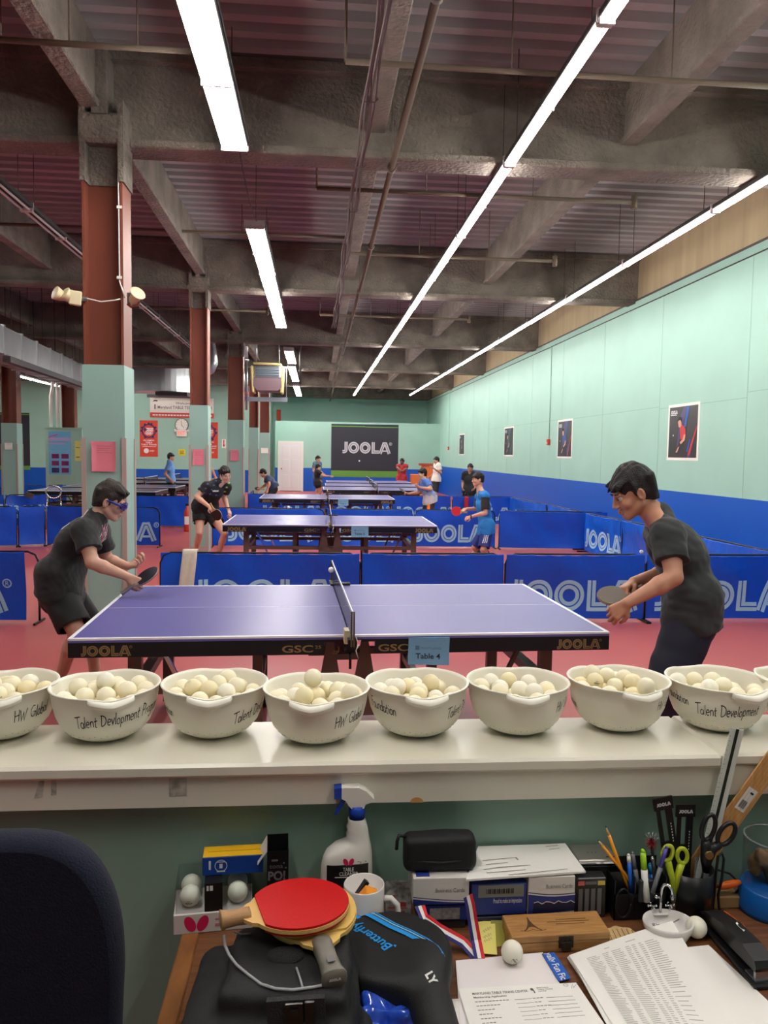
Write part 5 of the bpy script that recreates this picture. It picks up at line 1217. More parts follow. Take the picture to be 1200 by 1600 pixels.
# ---- far figures
def upright(label, xh, yh, Y, face, hpx, skin, hair, shirt, bott, seed, arms=None, k=None, blen=.9, group=None, lean=0., sh=.0, hpit=-.1, hem=.05):
    """standing figure: head centre at pixel xh, yh; arms = (elbow_l, wrist_l, elbow_r, wrist_r) pixel points or None"""
    hc = K(xh, yh, Y); zh = hc[2]; k = k or (zh+.10)/1.72; x0 = hc[0]-lean*.55*k; fd = V3(math.cos(face), math.sin(face), 0); ltv = V3(-math.sin(face), math.cos(face), 0)
    pz = zh-.70*k
    pel = V3(x0, Y, pz)-fd*.0; neck = hc-V3(0, 0, .145*k)-fd*.03; chest = pel*.38+neck*.62
    J = dict(pel=pel, chest=chest, neck=neck)
    for q, s in (('l', 1), ('r', -1)):
        J['s'+q] = neck+ltv*s*.175*k-V3(0, 0, .045*k)
        J['h'+q] = pel+ltv*s*.09*k-V3(0, 0, .03); J['k'+q] = V3(pel[0], pel[1], pz*.53)+ltv*s*.12*k+fd*.06; J['a'+q] = V3(pel[0], pel[1], .085)+ltv*s*.13*k-fd*.02; J['t'+q] = J['a'+q]+fd*.14-V3(0, 0, .05)
        J['e'+q] = J['s'+q]+V3(0, 0, -.27*k)+ltv*s*.04-fd*.03; J['w'+q] = J['e'+q]+fd*.2*k+V3(0, 0, -.12*k)-ltv*s*.03
    for nm, p in (arms or {}).items(): J[nm] = K(p[0], p[1], Y+p[2])
    return person(label, J, (hc, face, hpit, 0, .98*max(.86, k)), k, .010, skin, hair, dict(mats=shirt, inf=.022, hem=hem), dict(mats=bott, len=blen), (50, 50, 56), None, seed=seed, group=group)
upright('man in light blue polo standing by the left bay tables', 267, 714, 22.25, .15, 0, (196, 140, 116), (30, 26, 26), [mat('light_blue_polo', (100, 150, 214), .7)], [BLKS], 41, {'er': (258, 741, -.2), 'wr': (266, 749, -.25), 'el': (262, 740, .25), 'wl': (270, 748, .3)}, blen=1.9)
upright('person in navy mostly hidden behind the second tall column', 320, 711, 19.2, .3, 0, (200, 150, 124), (30, 26, 26), [mat('navy_tee', (32, 40, 92), .7)], [BLKS], 43, {'er': (331, 734, -.1), 'wr': (336, 744, -.15)}, blen=1.9)
upright('man in white tee and dark shorts by the far right wall corner', 682, 719, 25.5, PI+.2, 0, (196, 146, 120), (24, 22, 22), [mat('white_tee', (232, 226, 220), .7)], [mat('charcoal_shorts', (44, 42, 44), .7)], 45, {'el': (689, 739, -.2), 'wl': (678, 732, -.3), 'er': (681, 738, .2), 'wr': (673, 744, .25)}, blen=.95)
upright('boy in red shirt in front of the black banner', 628, 721, 27.6, -PI/2-.5, 0, (120, 84, 68), (22, 20, 20), [mat('red_tee', (172, 34, 48), .7)], [mat('pinkish_shorts', (196, 150, 150), .7)], 47, {'er': (621, 731, -.1), 'wr': (626, 735, -.3), 'el': (635, 732, -.1), 'wl': (629, 736, -.3)})
upright('person in black shirt standing against the blue wall behind the azure boy', 734.5, 731, 19.6, -PI/2-.4, 0, (190, 140, 116), (28, 24, 24), [mat('black_tee', (30, 30, 34), .75)], [BLKS], 49, None, blen=1.9)
upright('girl in black tee reaching right at the far tables', 497, 730, 26.3, .2, 0, (206, 156, 130), (26, 22, 22), [mat('black_tee', (0, 0, 0))], [BLKS], 51, {'er': (505, 743, -.2), 'wr': (516, 744, -.25)}, blen=.45, lean=.05, hem=.14)
upright('boy in slate shirt standing behind the girl in black tee', 497, 717, 28.0, -.6, 0, (206, 156, 130), (26, 22, 22), [mat('slate_tee', (84, 110, 128), .7)], [mat('grey_shorts', (70, 70, 76), .7)], 53)
# crouching boy
Q = lambda x, y, Y: K(395+x/8.571, 700+y/8.571, Y)
J = dict(pel=Q(275, 530, 22.3), chest=Q(235, 440, 22.3), neck=Q(180, 385, 22.3), sl=Q(210, 405, 22.12), sr=Q(190, 405, 22.48), el=Q(220, 490, 22.0), wl=Q(190, 560, 22.0), er=Q(170, 500, 22.5), wr=Q(100, 535, 22.4), hl=Q(285, 550, 22.2), hr=Q(275, 550, 22.4), kl=Q(235, 640, 22.1), kr=Q(220, 640, 22.4), al=Q(300, 740, 22.2), ar=Q(285, 740, 22.4))
for q in 'lr': J['a'+q][2] = .085; J['t'+q] = J['a'+q]+V3(-.13, 0, -.05)
person('crouching boy in slate navy tee left of the white door', J, (Q(140, 335, 22.3), PI, -.5, 0, .95), .92, .010, (206, 156, 130), (24, 22, 24), dict(mats=[mat('slate_navy_tee', (52, 66, 96), .7)], hem=.04), dict(mats=[BLKS], len=.9), seed=61)
racket('small dark paddle of the crouching boy', Q(62, 545, 22.4), V3(0, -.5, .8), V3(1, 0, -.1), (50, 36, 36), (40, 36, 36))

# ================================================================== BOWLS OF BALLS ON THE LEDGE
M_BOWL = mat('off_white_bowl_plastic', (236, 233, 219), .34, noise=.015, nscale=10)
M_BALL = [mat('cream_ball', (240, 232, 202), .42), mat('ivory_ball', (236, 224, 182), .42), mat('white_ball_matt', (242, 238, 220), .45)]
M_PEN = mat('black_marker_pen', (24, 22, 24), .5)
# hand lettering: every letter a few pen strokes, cap height 1
def arc(cx, cy, rx, ry, a0, a1, n=8): return [(cx+rx*math.cos(math.radians(a0+(a1-a0)*k/n)), cy+ry*math.sin(math.radians(a0+(a1-a0)*k/n))) for k in range(n+1)]
HW = {'H': (.62, [[(.05, 0), (.08, 1)], [(.52, 0), (.55, 1)], [(.03, .48), (.60, .56)]]), 'W': (.85, [[(.05, .95), (.2, .03), (.42, .7), (.56, .03), (.82, 1)]]),
      'G': (.72, [arc(.4, .5, .34, .48, 60, 340, 12)+[(.70, .42), (.42, .42)]]), 'T': (.62, [[(0, .95), (.72, 1.02)], [(.36, .98), (.30, 0)]]), 'D': (.72, [[(.12, .95), (.10, 0)], [(0, .95)]+arc(.12, .48, .52, .48, 85, -90, 10)]),
      'F': (.5, [[(.1, 1), (.06, 0)], [(.08, .97), (.55, 1)], [(.08, .55), (.42, .58)]]), 'P': (.55, [[(.1, 1), (.06, 0)], [(.05, .97)]+arc(.12, .72, .36, .27, 85, -90, 8)]),
      'a': (.46, [arc(.2, .26, .19, .25, 60, 400, 12), [(.40, .50), (.42, 0)]]), 'l': (.22, [[(.1, 1), (.08, .05), (.18, 0)]]), 'e': (.44, [[(.04, .26), (.36, .30)]+arc(.2, .27, .18, .26, 10, 310, 12)]),
      'n': (.46, [[(.05, .5), (.06, 0)], [(.06, .3)]+arc(.22, .32, .15, .18, 150, 0, 6)+[(.38, 0)]]), 't': (.36, [[(.16, .85), (.14, .06), (.28, 0)], [(0, .52), (.34, .58)]]), 'v': (.38, [[(0, .5), (.16, .02), (.36, .55)]]),
      'o': (.44, [arc(.2, .26, .18, .25, 90, 450, 12)]), 'p': (.46, [[(.05, .5), (.03, -.4)], arc(.2, .26, .17, .25, 160, -170, 12)]), 'm': (.66, [[(.05, .5), (.05, 0)], [(.05, .32)]+arc(.18, .34, .12, .16, 150, 0, 5)+[(.30, .02)], [(.30, .32)]+arc(.44, .34, .12, .16, 150, 0, 5)+[(.57, 0)]]),
      'b': (.44, [[(.06, 1), (.06, 0)], arc(.22, .25, .17, .25, 170, -170, 12)]), 'u': (.46, [[(.04, .5)]+arc(.2, .2, .16, .2, 180, 350, 6)+[(.38, .5), (.40, 0)]]), 'd': (.46, [arc(.2, .26, .18, .25, 30, 340, 12), [(.40, 1), (.40, 0)]]),
      'i': (.2, [[(.08, .5), (.08, 0)], [(.09, .72), (.10, .78)]]), 'r': (.34, [[(.05, .5), (.06, 0)], [(.06, .3), (.16, .48), (.30, .5)]]), 'g': (.46, [arc(.2, .26, .18, .25, 30, 340, 12), [(.40, .5), (.40, -.25), (.22, -.4), (.05, -.28)]]), ' ': (.34, [])}
def written(s, w=.085):
    x = 0; it = []; R = random.Random(len(s)*7+ord(s[0]))
    for ch in s:
        wd, st = HW[ch]; dy = R.uniform(-.05, .05); sc = R.uniform(.92, 1.06)
        for p in st:
            q = [(x+a*sc, b*sc+dy) for a, b in p]
            q = resample(q, .2) if len(q) < 4 else q
            it.append(band(q, -w*.5*R.uniform(.8, 1.2), w*.5*R.uniform(.8, 1.2)))
        x += wd*1.06
    return merge2d(it), x
PROF = [(.0005, .004), (.048, .002), (.060, .004), (.078, .014), (.0935, .032), (.1030, .054), (.1090, .080), (.1125, .108)]
def prad(z):
    for (r0, z0), (r1, z1) in zip(PROF[1:], PROF[2:]):
        if z <= z1: return r0+(r1-r0)*(z-z0)/(z1-z0)
    return PROF[-1][0]
RIM_R, RIM_Z = .1125, .108
def rimz(t, hz):                                     # the rim dips a little under the two pulls
    return -.006*(math.exp(-((math.sin((t-hz)/2))/.14)**2)+math.exp(-((math.sin((t-hz-PI)/2))/.14)**2))
def make_bowl(cx, cy, hz, label, texts):
    t = thing('plastic_bowl', label, 'bowl', (cx, cy, LZ+.001), 0, 'bowls of balls on the ledge'); n = 64
    prof = PROF+[(.1150, .1085), (.1162, .1105), (.1150, .1122), (.1118, .1120), (.1090, .106), (.1058, .081), (.0998, .056), (.0902, .035), (.0755, .0175), (.056, .007), (.0005, .0065)]
    V = []
    for r, z in prof:
        for k in range(n):
            a = 2*PI*k/n; dz = rimz(a, hz)*max(0, (z-.07)/.042) if z > .07 else 0
            V.append((r*math.cos(a), r*math.sin(a), z+dz))
    F = [(i*n+k, i*n+(k+1) % n, (i+1)*n+(k+1) % n, (i+1)*n+k) for i in range(len(prof)-1) for k in range(n)]
    body = MB().add(V, F, True).build('bowl_body', M_BOWL, t)
    for s in (0, PI):                                # two pulls: a curved tab standing off the rim
        h = MB(); w = .42
        def tab(u, v):
            a = hz+s+(u-.5)*2*w; e = max(0., 1-abs(u-.5)*2)**.45; ph = v*2*PI
            ro = .1145+.019*e; r = ro-.5*(.019*e+.004)*(1-math.cos(ph)); zz = .1055-.006*e+(.006+.003*e)*math.sin(ph)+rimz(a, hz)*.6
            return (r*math.cos(a), r*math.sin(a), zz)
        h.grid(tab, 28, 12); h.build('pull_handle', M_BOWL, t)
    for (txt, a0, zc, hcap, slope) in texts:
        vf, L = written(txt)
        s = MB()
        def fn(u, v):
            z = zc+v*hcap+slope*.62*u*hcap; r = prad(min(max(z, .01), .107))+.0007; a = a0+u*hcap*.66/prad(.075)
            return (r*math.cos(a), r*math.sin(a), z+rimz(a, hz)*max(0, (z-.07)/.042))
        s.flat(vf, fn).build('handwriting', M_PEN, body)
    d = MB()                                          # the row of small drain dimples low on the wall
    for k in range(44):
        a = 2*PI*k/44; z = .020+.003*(k % 2); r = prad(z)+.0002; d.ball((r*math.cos(a), r*math.sin(a), z), .0011, 5)
    d.build('drain_dimples', mat('bowl_dimple', (196, 188, 160), .5), body)
    return t
def settle(n, seed, top=None):
    R = np.random.RandomState(seed); r = .0203
    P = np.stack([R.uniform(-.07, .07, n), R.uniform(-.07, .07, n), R.uniform(.03, .22, n)], 1)
    for it in range(700):
        P[:, 2] -= .0012*(1 if it < 550 else .3)
        for _ in range(3):
            D = P[:, None]-P[None]; d = np.linalg.norm(D, axis=2)+np.eye(n); ov = np.clip(2*r-d, 0, None); P += (D/d[..., None]*ov[..., None]).sum(1)*.35
            rad = np.hypot(P[:, 0], P[:, 1])+1e-9; z = np.clip(P[:, 2], .0, .2)
            lim = np.interp(z, [.0, .027, .035, .055, .08, .108, .2], [.036, .046, .062, .076, .084, .088, .0895]); k = np.minimum(1, lim/rad); P[:, :2] *= k[:, None]
            P[:, 2] = np.maximum(P[:, 2], .0065+r)
    return P
ORD = ['first', 'second', 'third', 'fourth', 'fifth', 'sixth', 'seventh', 'eighth', 'last']
bowl_px = [(4, 1160), (165, 1162), (336, 1157), (494.5, 1166), (651, 1155), (808.5, 1152), (965, 1147), (1119.5, 1147), (1262, 1146)]
hand_px = [-6, 173, 327, 487, 668, 826, 1005, 1172, 1330]
TD, HG, FO, TDM = 'Talent Devlopment Program', 'HW Global', 'Foundation', 'Talent Development'
R1 = random.Random(5)
for i, ((bx, by), hx) in enumerate(zip(bowl_px, hand_px)):
    f = atz(bx, by, LZ); cx, cy = f[0], f[1]+.058; cx = at(bx, 1085, cy)[0]
    front = math.atan2(-cy, -cx)                      # direction from the bowl to the camera
    A = lambda px: front+math.asin(max(-.98, min(.98, (px-bx)/82.)))
    hz = A(hx) if i else front-.1
    h = .0265
    tx = {0: [(HG, A(20), .050, h, .10)], 1: [(FO, A(165-78)-.62, .062, h*.8, -.06), (TD, A(119), .046, h, .085)], 2: [(FO, A(262)-.42, .060, h*.8, -.05), (TD, A(366), .044, h, .16)], 3: [(HG, A(525), .048, h*1.0, .17)],
          4: [(FO, A(578), .068, h*.95, -.09), (TD, A(702), .054, h*.95, .12)], 5: [(HG, A(873), .062, h*.9, .1)], 6: [(FO, A(892)-.5, .05, h*.8, -.04), (HG, A(1030), .062, h*.8, .1)], 7: [(FO, A(1044), .072, h*.85, -.12), (TDM, A(1087), .050, h, .035)], 8: [(HG, A(1262), .05, h, 0)]}[i]
    lab = ['white plastic bowl cut by the left edge, marked HW Global', 'white plastic bowl with misspelt Talent Devlopment written under its pull, second from left', 'white bowl of balls with Talent written at its right side only, third from left', 'white bowl whose balls heap highest, marked HW Global, fourth from left', 'white bowl marked Foundation at left and Talent at right, fifth from left', 'white bowl of balls beside the Foundation one, sixth from left', 'white bowl in front of the navy trousers of the right player', 'white bowl marked Foundation and Talent Development, behind the steel ruler', 'white bowl barely showing at the right edge'][i]
    make_bowl(cx, cy, hz, lab, tx)
    if i == 8: n = 40
    else: n = [44, 46, 47, 46, 40, 43, 46, 42][i]
    P = settle(n, 11+i)
    zt = np.sort(P[:, 2])[-6]
    keep = [p for p in P if p[2] > zt-.050]
    if i == 3:
        q = np.array([-.008, .012]); dd = np.linalg.norm(P[:, :2]-q, axis=1); z = max(pz+math.sqrt(max(0, .0406**2-d_*d_)) for pz, d_ in zip(P[:, 2], dd) if d_ < .0406); keep.append(np.array([*q, z]))
    for j, p in enumerate(keep):
        m = M_BALL[R1.choice([0, 0, 0, 1, 2])]; o = MB().ball((0, 0, 0), .02, 20)
        printed = (j % 4 == 1)
        b = o.build('table_tennis_ball', m, loc=(cx+p[0], cy+p[1], LZ+p[2]))
        tag(b, ('cream ball with dark print heaped in the %s bowl from the left' if printed else 'plain cream ball heaped in the %s bowl from the left') % ORD[i] if i < 8 else ('pale printed ball in the bowl at the right edge' if printed else 'plain pale ball in the bowl at the right edge'), 'ball', ('printed balls in the %s bowl' if printed else 'balls in the %s bowl') % ORD[i])
        if printed:
            R = rot_eul(R1.uniform(-.2, .9), R1.uniform(-.6, .6), R1.uniform(-.7, .7)); s = MB(); s.at((0, 0, 0), R)
            def sp(u, v): d = np.array([u, -.0203, v]); return d/np.linalg.norm(d)*.02025
            for vf in (fit(LOGO_S, .013, .0033, -.0065, -.001), fit(text2d('***', .03), .006, .002, -.003, .0035), rect(-.005, -.0042, .005, -.0034)): s.flat(vf, sp)
            s.build('ball_print', M_PEN, b)

# ================================================================== THE DESK UNDER THE LEDGE
DZ = .75; WY = yF+.05                                # desk top height, face of the low wall
M_WOOD = mat('brown_desk_wood', (122, 78, 46), .45, rgb2=(92, 56, 32), nscale=3, stretch=(2, 40, 6))
M_WOODE = mat('desk_edge_wood', (140, 92, 50), .4, rgb2=(112, 70, 36), nscale=4, stretch=(8, 3, 8))
D = lambda x, y, z=DZ: atz(x, y, z)
xl = (D(283, 1468)[0]+D(242, 1598)[0])/2
t = thing('desk', 'brown wooden desk crowded with papers and bags under the white ledge', 'desk', (xl, WY-.004, 0))
W_ = 1.6; D_ = .75
MB().bb(.035, W_, -D_, 0, DZ-.032, DZ).build('desk_top', M_WOOD, t)
MB().bb(0, .034, -D_, 0, DZ-.034, DZ+.0008, .003).build('edge_strip', M_WOODE, t)
MB().bb(.02, .045, -D_+.04, -.02, 0, DZ-.034).build('side_panel', M_WOODE, t); MB().bb(W_-.05, W_-.025, -D_+.04, -.02, 0, DZ-.034).build('side_panel', M_WOODE, t)
MB().bb(.05, W_-.05, -.05, -.03, .25, DZ-.034).build('back_panel', M_WOODE, t)
# ---- chair back at the left
t = thing('office_chair', 'dark navy high-backed chair at the lower left, before the mint wall', 'chair', (at(20, 1500, 1.12)[0], 1.08, 0))
cw = at(204, 1480, 1.12)[0]-at(20, 1500, 1.12)[0]; ctop = at(40, 1280, 1.12)[2]; cbot = .48
out = []
for k in range(41):
    a = PI*k/40; sx, sy = math.cos(a), math.sin(a)
    out.append((cw*math.copysign(abs(sx)**.62, sx), ctop-.20+.20*abs(sy)**.85))
out = [(cw*.86, cbot)]+out+[(-cw*.86, cbot)]
M_NAVYF = mat('navy_chair_fabric', (8, 15, 36), .95, bump=.3, bscale=300, noise=.1, nscale=60)
b = MB(); n = len(out); Lr = []
for (dy, ins) in ((.0, .93), (.012, .985), (.03, 1.0), (.05, .985), (.062, .93)):
    cxm, czm = 0, (ctop+cbot)/2; o0 = len(b.v); b.v += [(x*ins, -.031+dy, czm+(z-czm)*(1-(1-ins)*.5)) for x, z in out]; Lr.append(o0)
for a, c in zip(Lr, Lr[1:]):
    for k in range(n): b.f.append((a+k, a+(k+1) % n, c+(k+1) % n, c+k)); b.m.append(0); b.sm.append(True)
b.f += [tuple(Lr[0]+k for k in range(n))[::-1], tuple(Lr[-1]+k for k in range(n))]; b.m += [0, 0]; b.sm += [False, False]
b.build('backrest', M_NAVYF, t)
MB().ball((-.05, -.26, .46), (.20, .24, .06), 20).build('seat', M_NAVYF, t)
MB().bb(-.03, .03, .0, .03, .36, .6).bb(-.03, .03, -.25, .03, .36, .39).build('back_bracket', M_BLACK, t)
MB().cyl((0, -.24, .08), (0, -.24, .42), .028).build('gas_column', M_BLACK, t)
for k in range(5): a = 2*PI*k/5+PI/5; MB().bar((0, -.24, .09), (.21*math.cos(a), -.24+.21*math.sin(a), .06), .05, .03).ball((.21*math.cos(a), -.24+.21*math.sin(a), .03), .03, 10).build('leg', M_BLACK, t)
p = at(196, 1598, 1.12); MB().tube([(p[0]-t.location.x-.06, .0, .56), (p[0]-t.location.x-.035, .0, .62), (p[0]-t.location.x+.0, .0, p[2]-.01), (p[0]-t.location.x+.012, -.02, p[2]+.004), (p[0]-t.location.x+.016, -.08, p[2]-.002)], .018, 10).build('armrest', mat('navy_armrest', (30, 44, 84), .6), t)

# ---- helpers for desk things
def place(name, label, cat, px, py, z=DZ, rz=0., group=None): p = D(px, py, z); return thing(name, label, cat, (p[0], p[1], z), rz, group)
M_CLEAR = mat('clear_plastic', (255, 255, 255), .05)
def _clear(m):
    nt = m.node_tree; N, L = nt.nodes, nt.links; out = N['Material Output']; N.remove(N['Principled BSDF'])
    tr = N.new('ShaderNodeBsdfTransparent'); tr.inputs[0].default_value = (.93, .95, .95, 1); gl = N.new('ShaderNodeBsdfGlossy'); gl.inputs['Roughness'].default_value = .06
    lw = N.new('ShaderNodeLayerWeight'); lw.inputs[0].default_value = .5; pw_ = N.new('ShaderNodeMath'); pw_.operation = 'POWER'; pw_.inputs[1].default_value = 5.; L.new(lw.outputs['Facing'], pw_.inputs[0]); fr = N.new('ShaderNodeMath'); fr.operation = 'MULTIPLY_ADD'; fr.inputs[1].default_value = .7; fr.inputs[2].default_value = .025; L.new(pw_.outputs[0], fr.inputs[0]); mx = N.new('ShaderNodeMixShader'); L.new(fr.outputs[0], mx.inputs[0]); L.new(tr.outputs[0], mx.inputs[1]); L.new(gl.outputs[0], mx.inputs[2]); L.new(mx.outputs[0], out.inputs[0])
_clear(M_CLEAR)
M_MAG = mat('magenta_print', (0, 0, 0)); M_MAG2 = mat('vivid_magenta', (206, 20, 84), .5); M_GREYC = mat('pale_grey_card', (206, 200, 196), .55)
M_WPR = mat('white_print', (226, 226, 222), .6); M_BCARD = mat('black_card', (18, 18, 20), .4)
def wings(cx, cy, h):                                # the two-petal emblem
    it = []
    for s in (-1, 1):
        c, sn = math.cos(-.42*s), math.sin(-.42*s); e = disc(0, 0, h*.30, 18, h*.50)
        it.append(([(cx+s*h*.36+a*c-b*sn, cy+a*sn+b*c) for a, b in e[0]], e[1]))
    return it
def onface(items, m, name, parent, o=(0, 0, 0), u=(1, 0, 0), v=(0, 0, 1), e=.0006):
    o, u, v = (np.asarray(q, float) for q in (o, u, v)); n = np.cross(u, v); s = MB()
    for vf in items: s.flat(vf, lambda a, b: o+u*a+v*b+n*e)
    return s.build(name, m, parent)
def desk_ball(p, label, mark=True, rz=0.):
    o = tag(MB().ball((0, 0, 0), .02, 24).build('table_tennis_ball', mat('white_ball_matt', (0, 0, 0)), loc=tuple(p)), label, 'ball')
    if mark:
        s = MB(); s.at((0, 0, 0), rot_eul(.3, 0, 0)@rot_eul(0, rz, 0))
        def sp(u, v): d = np.array([u, -.0203, v]); return d/np.linalg.norm(d)*.02025
        for vf in (fit(LOGO_S, .014, .0036, -.007, -.001), fit(text2d('***', .03), .007, .002, -.0035, .004), rect(-.005, -.0044, .005, -.0034)): s.flat(vf, sp)
        s.build('ball_print', M_PEN, o)
    return o

# ---- box of balls with clear lid, cartons on and beside it
rz = .10; bw, bd, bh = .150, .092, .040
t = place('ball_box', 'clear topped ball box with magenta emblem on its grey base, left of the bags', 'box', 271, 1462, rz=rz)
MB().bb(0, bw, 0, bd, 0, bh, .0015).build('base_tray', M_GREYC, t)
b = MB()
for (x0, x1, y0, y1, z0, z1) in ((.004, .0052, .004, bd-.004, bh, .094), (bw-.0052, bw-.004, .004, bd-.004, bh, .094), (.004, bw-.004, .004, .0052, bh, .094), (.004, bw-.004, bd-.0052, bd-.004, bh, .094), (.004, bw-.004, .004, bd-.004, .094, .0952)): b.bb(x0, x1, y0, y1, z0, z1)
b.build('clear_lid', M_CLEAR, t)
onface(wings(.043, .020, .033)+wings(-.012, .020, .033)[1:]*0, M_MAG2, 'emblem', t, e=.0008)
onface([rect(.078, .024, .10, .027), rect(.078, .012, .09, .017)], mat('faded_magenta', (190, 110, 130), .6), 'base_print', t, e=.0008)
MB().bb(.058, .092, .0025, .0040, bh-.002, .0955).bb(.058, .092, .0025, bd*.6, .0953, .0962).build('label_band', M_BCARD, t)
onface([rect(.062, .082, .066, .092), rect(.068, .082, .074, .092)], M_WPR, 'band_print', t, (0, .0024, 0))
R0 = rot_z(rz); bp = np.array(t.location)
for k, (x, y) in enumerate(((.030, .028), (.121, .028), (.030, .068), (.121, .068))):
    desk_ball(bp+R0@np.array([x, y, bh+.021]), ['white ball with dotted print at the front left in the clear ball box', 'white ball at the front right in the clear ball box', 'white ball at the back left in the clear ball box', 'white ball at the back right in the clear ball box'][k], k == 0)
z1 = DZ+.0966
t = place('carton', 'long blue and yellow carton lying on the clear ball box', 'box', 316, 1369, z1, .06)
cl = .118; MB().bb(0, cl, 0, .042, 0, .037, .001).build('carton_body', mat('royal_blue_card', (20, 66, 150), .4), t)
MB().bb(0.001, cl-.001, .0005, .0415, .037, .0378).build('yellow_flap', mat('yellow_card', (230, 178, 30), .45), t)
MB().bb(.01, .115, .02, .0206, .0378, .0381).build('flap_seam', M_BCARD, t)
onface([ringp(.036, .019, .0115, .0012, 24), rect(.029, .026, .043, .0275), rect(.033, .014, .039, .023), rect(.028, .0065, .044, .0095), rect(.0125, .012, .0165, .030)], M_WPR, 'crest_print', t)
p = at(434, 1322, WY-.055); t = thing('black_carton', 'empty black carton standing open behind the red racket', 'box', (p[0], WY-.052, DZ), .05)
h = p[2]-DZ; w = .021
b = MB().bb(-w, w, -.024, -.023, 0, h).bb(-w, w, .023, .024, 0, h+.012).bb(-w, -w+.001, -.023, .023, 0, h).bb(w-.001, w, -.023, .023, 0, h).bb(-w, w, -.023, .023, 0, .001); b.build('carton_body', M_BCARD, t)
MB().add([(-w, -.024, h), (-w, .02, h+.012), (-w-.016, .01, h-.012+.0), (-w-.018, -.024, h-.026)], [(0, 1, 2, 3)]).add([(-w-.001, -.024, h), (-w-.001, .02, h+.012), (-w-.017, .01, h-.012), (-w-.019, -.024, h-.026)], [(3, 2, 1, 0)]).build('open_flap', M_GREYC, t)
onface([fit(text2d('PO!', .05), .034, .018, -.019, h-.058), fit(text2d('tona', .0), .026, .009, -.016, h-.034), rect(-.012, h-.02, .0, h-.016), disc(.012, h-.024, .0022, 4), disc(.016, h-.034, .0022, 4)], mat('grey_print', (0, 0, 0)), 'carton_print', t, (0, -.024, 0))
# ---- spray bottle
yb = WY-.050; q = at(541, 1400, yb); sc = yb/FPX/6.; t = thing('spray_bottle', 'white spray bottle with blue trigger and black label against the low wall', 'bottle', (q[0], yb, DZ))
zb = 1210+0; M_SPR = mat('white_hdpe', (224, 220, 212), .38); M_BLUEP = mat('blue_cap_plastic', (16, 62, 168), .4)
def bl(xz): return (xz-430)*sc
def bz(yz): return at(541, 1210+yz/6., yb)[2]-DZ
sec = [(178, 682, 1489, .030), (175, 684, 1400, .031), (175, 682, 1000, .031), (182, 680, 850, .031), (200, 676, 770, .030), (228, 672, 715, .029), (300, 665, 660, .027), (400, 655, 625, .024), (432, 648, 590, .022), (420, 642, 560, .021), (440, 636, 525, .0205), (425, 628, 490, .020), (442, 618, 455, .0195), (436, 606, 420, .019), (448, 598, 400, .018)]
V = []; n = 32
for (x0, x1, yz, dp) in sec:
    cx_, hw_ = bl((x0+x1)/2), (bl(x1)-bl(x0))/2; z = max(0.0, bz(yz)) if yz < 1480 else 0.
    for k in range(n): a = 2*PI*k/n; c_, s_ = math.cos(a), math.sin(a); V.append((cx_+hw_*math.copysign(abs(c_)**.7, c_), dp*math.copysign(abs(s_)**.75, s_), z))
F = [(i*n+k, i*n+(k+1) % n, (i+1)*n+(k+1) % n, (i+1)*n+k) for i in range(len(sec)-1) for k in range(n)]+[tuple(range(n))[::-1]]
bo = MB().add(V, F, True).build('bottle_body', M_SPR, t)
lab = MB().grid(lambda u, v: (bl(235)+(bl(632)-bl(235))*u, -.0318+.004*abs(2*u-1)**4, bz(1380)+(bz(832-12*u)+.012-bz(1380))*v), 12, 2); la = lab.build('black_label', M_BCARD, bo)
fy = -.0322
onface(wings(bl(442), bz(800), bz(765)-bz(835)), M_MAG2, 'emblem', bo, (0, fy+.0008, .012))
onface([fit(text2d('TABLE', .01), bl(492)-bl(390), bz(845)-bz(880), bl(390), bz(882)), fit(text2d('CLEANER', .01), bl(535)-bl(355), bz(885)-bz(920), bl(355), bz(922)), rect(bl(312), bz(940), bl(520), bz(932))], M_WPR, 'label_print', bo, (0, fy-.0002, .012))
onface([rect(bl(528), bz(750), bl(545), bz(745)), rect(bl(540), bz(782), bl(570), bz(776)), rect(bl(600), bz(748), bl(612), bz(742)), rect(bl(555), bz(765), bl(560), bz(745))], M_PEN, 'pen_scribble', bo, (0, fy+.0015, 0))
MB().cyl((bl(524), 0, bz(408)), (bl(524), 0, bz(285)), bl(602)-bl(524), n=24).build('collar', M_BLUEP, t)
hd_ = [(372, 108), (400, 104), (540, 106), (610, 140), (660, 190), (686, 215), (684, 240), (640, 250), (600, 262), (590, 300), (470, 300), (440, 270), (415, 225), (372, 205)]
MB().prism([(bl(a), bz(b)) for a, b in hd_], -.0125, .0125).build('sprayer_head', M_SPR, t)
MB().prism([(bl(a), bz(b)) for a, b in ((300, 112), (372, 104), (372, 208), (302, 206))], -.0115, .0115).build('nozzle', M_BLUEP, t)
MB().prism([(bl(a), bz(b)) for a, b in ((372, 212), (412, 236), (385, 285), (328, 368), (306, 366), (318, 330), (358, 270))], -.006, .006).build('trigger', M_BLUEP, t)
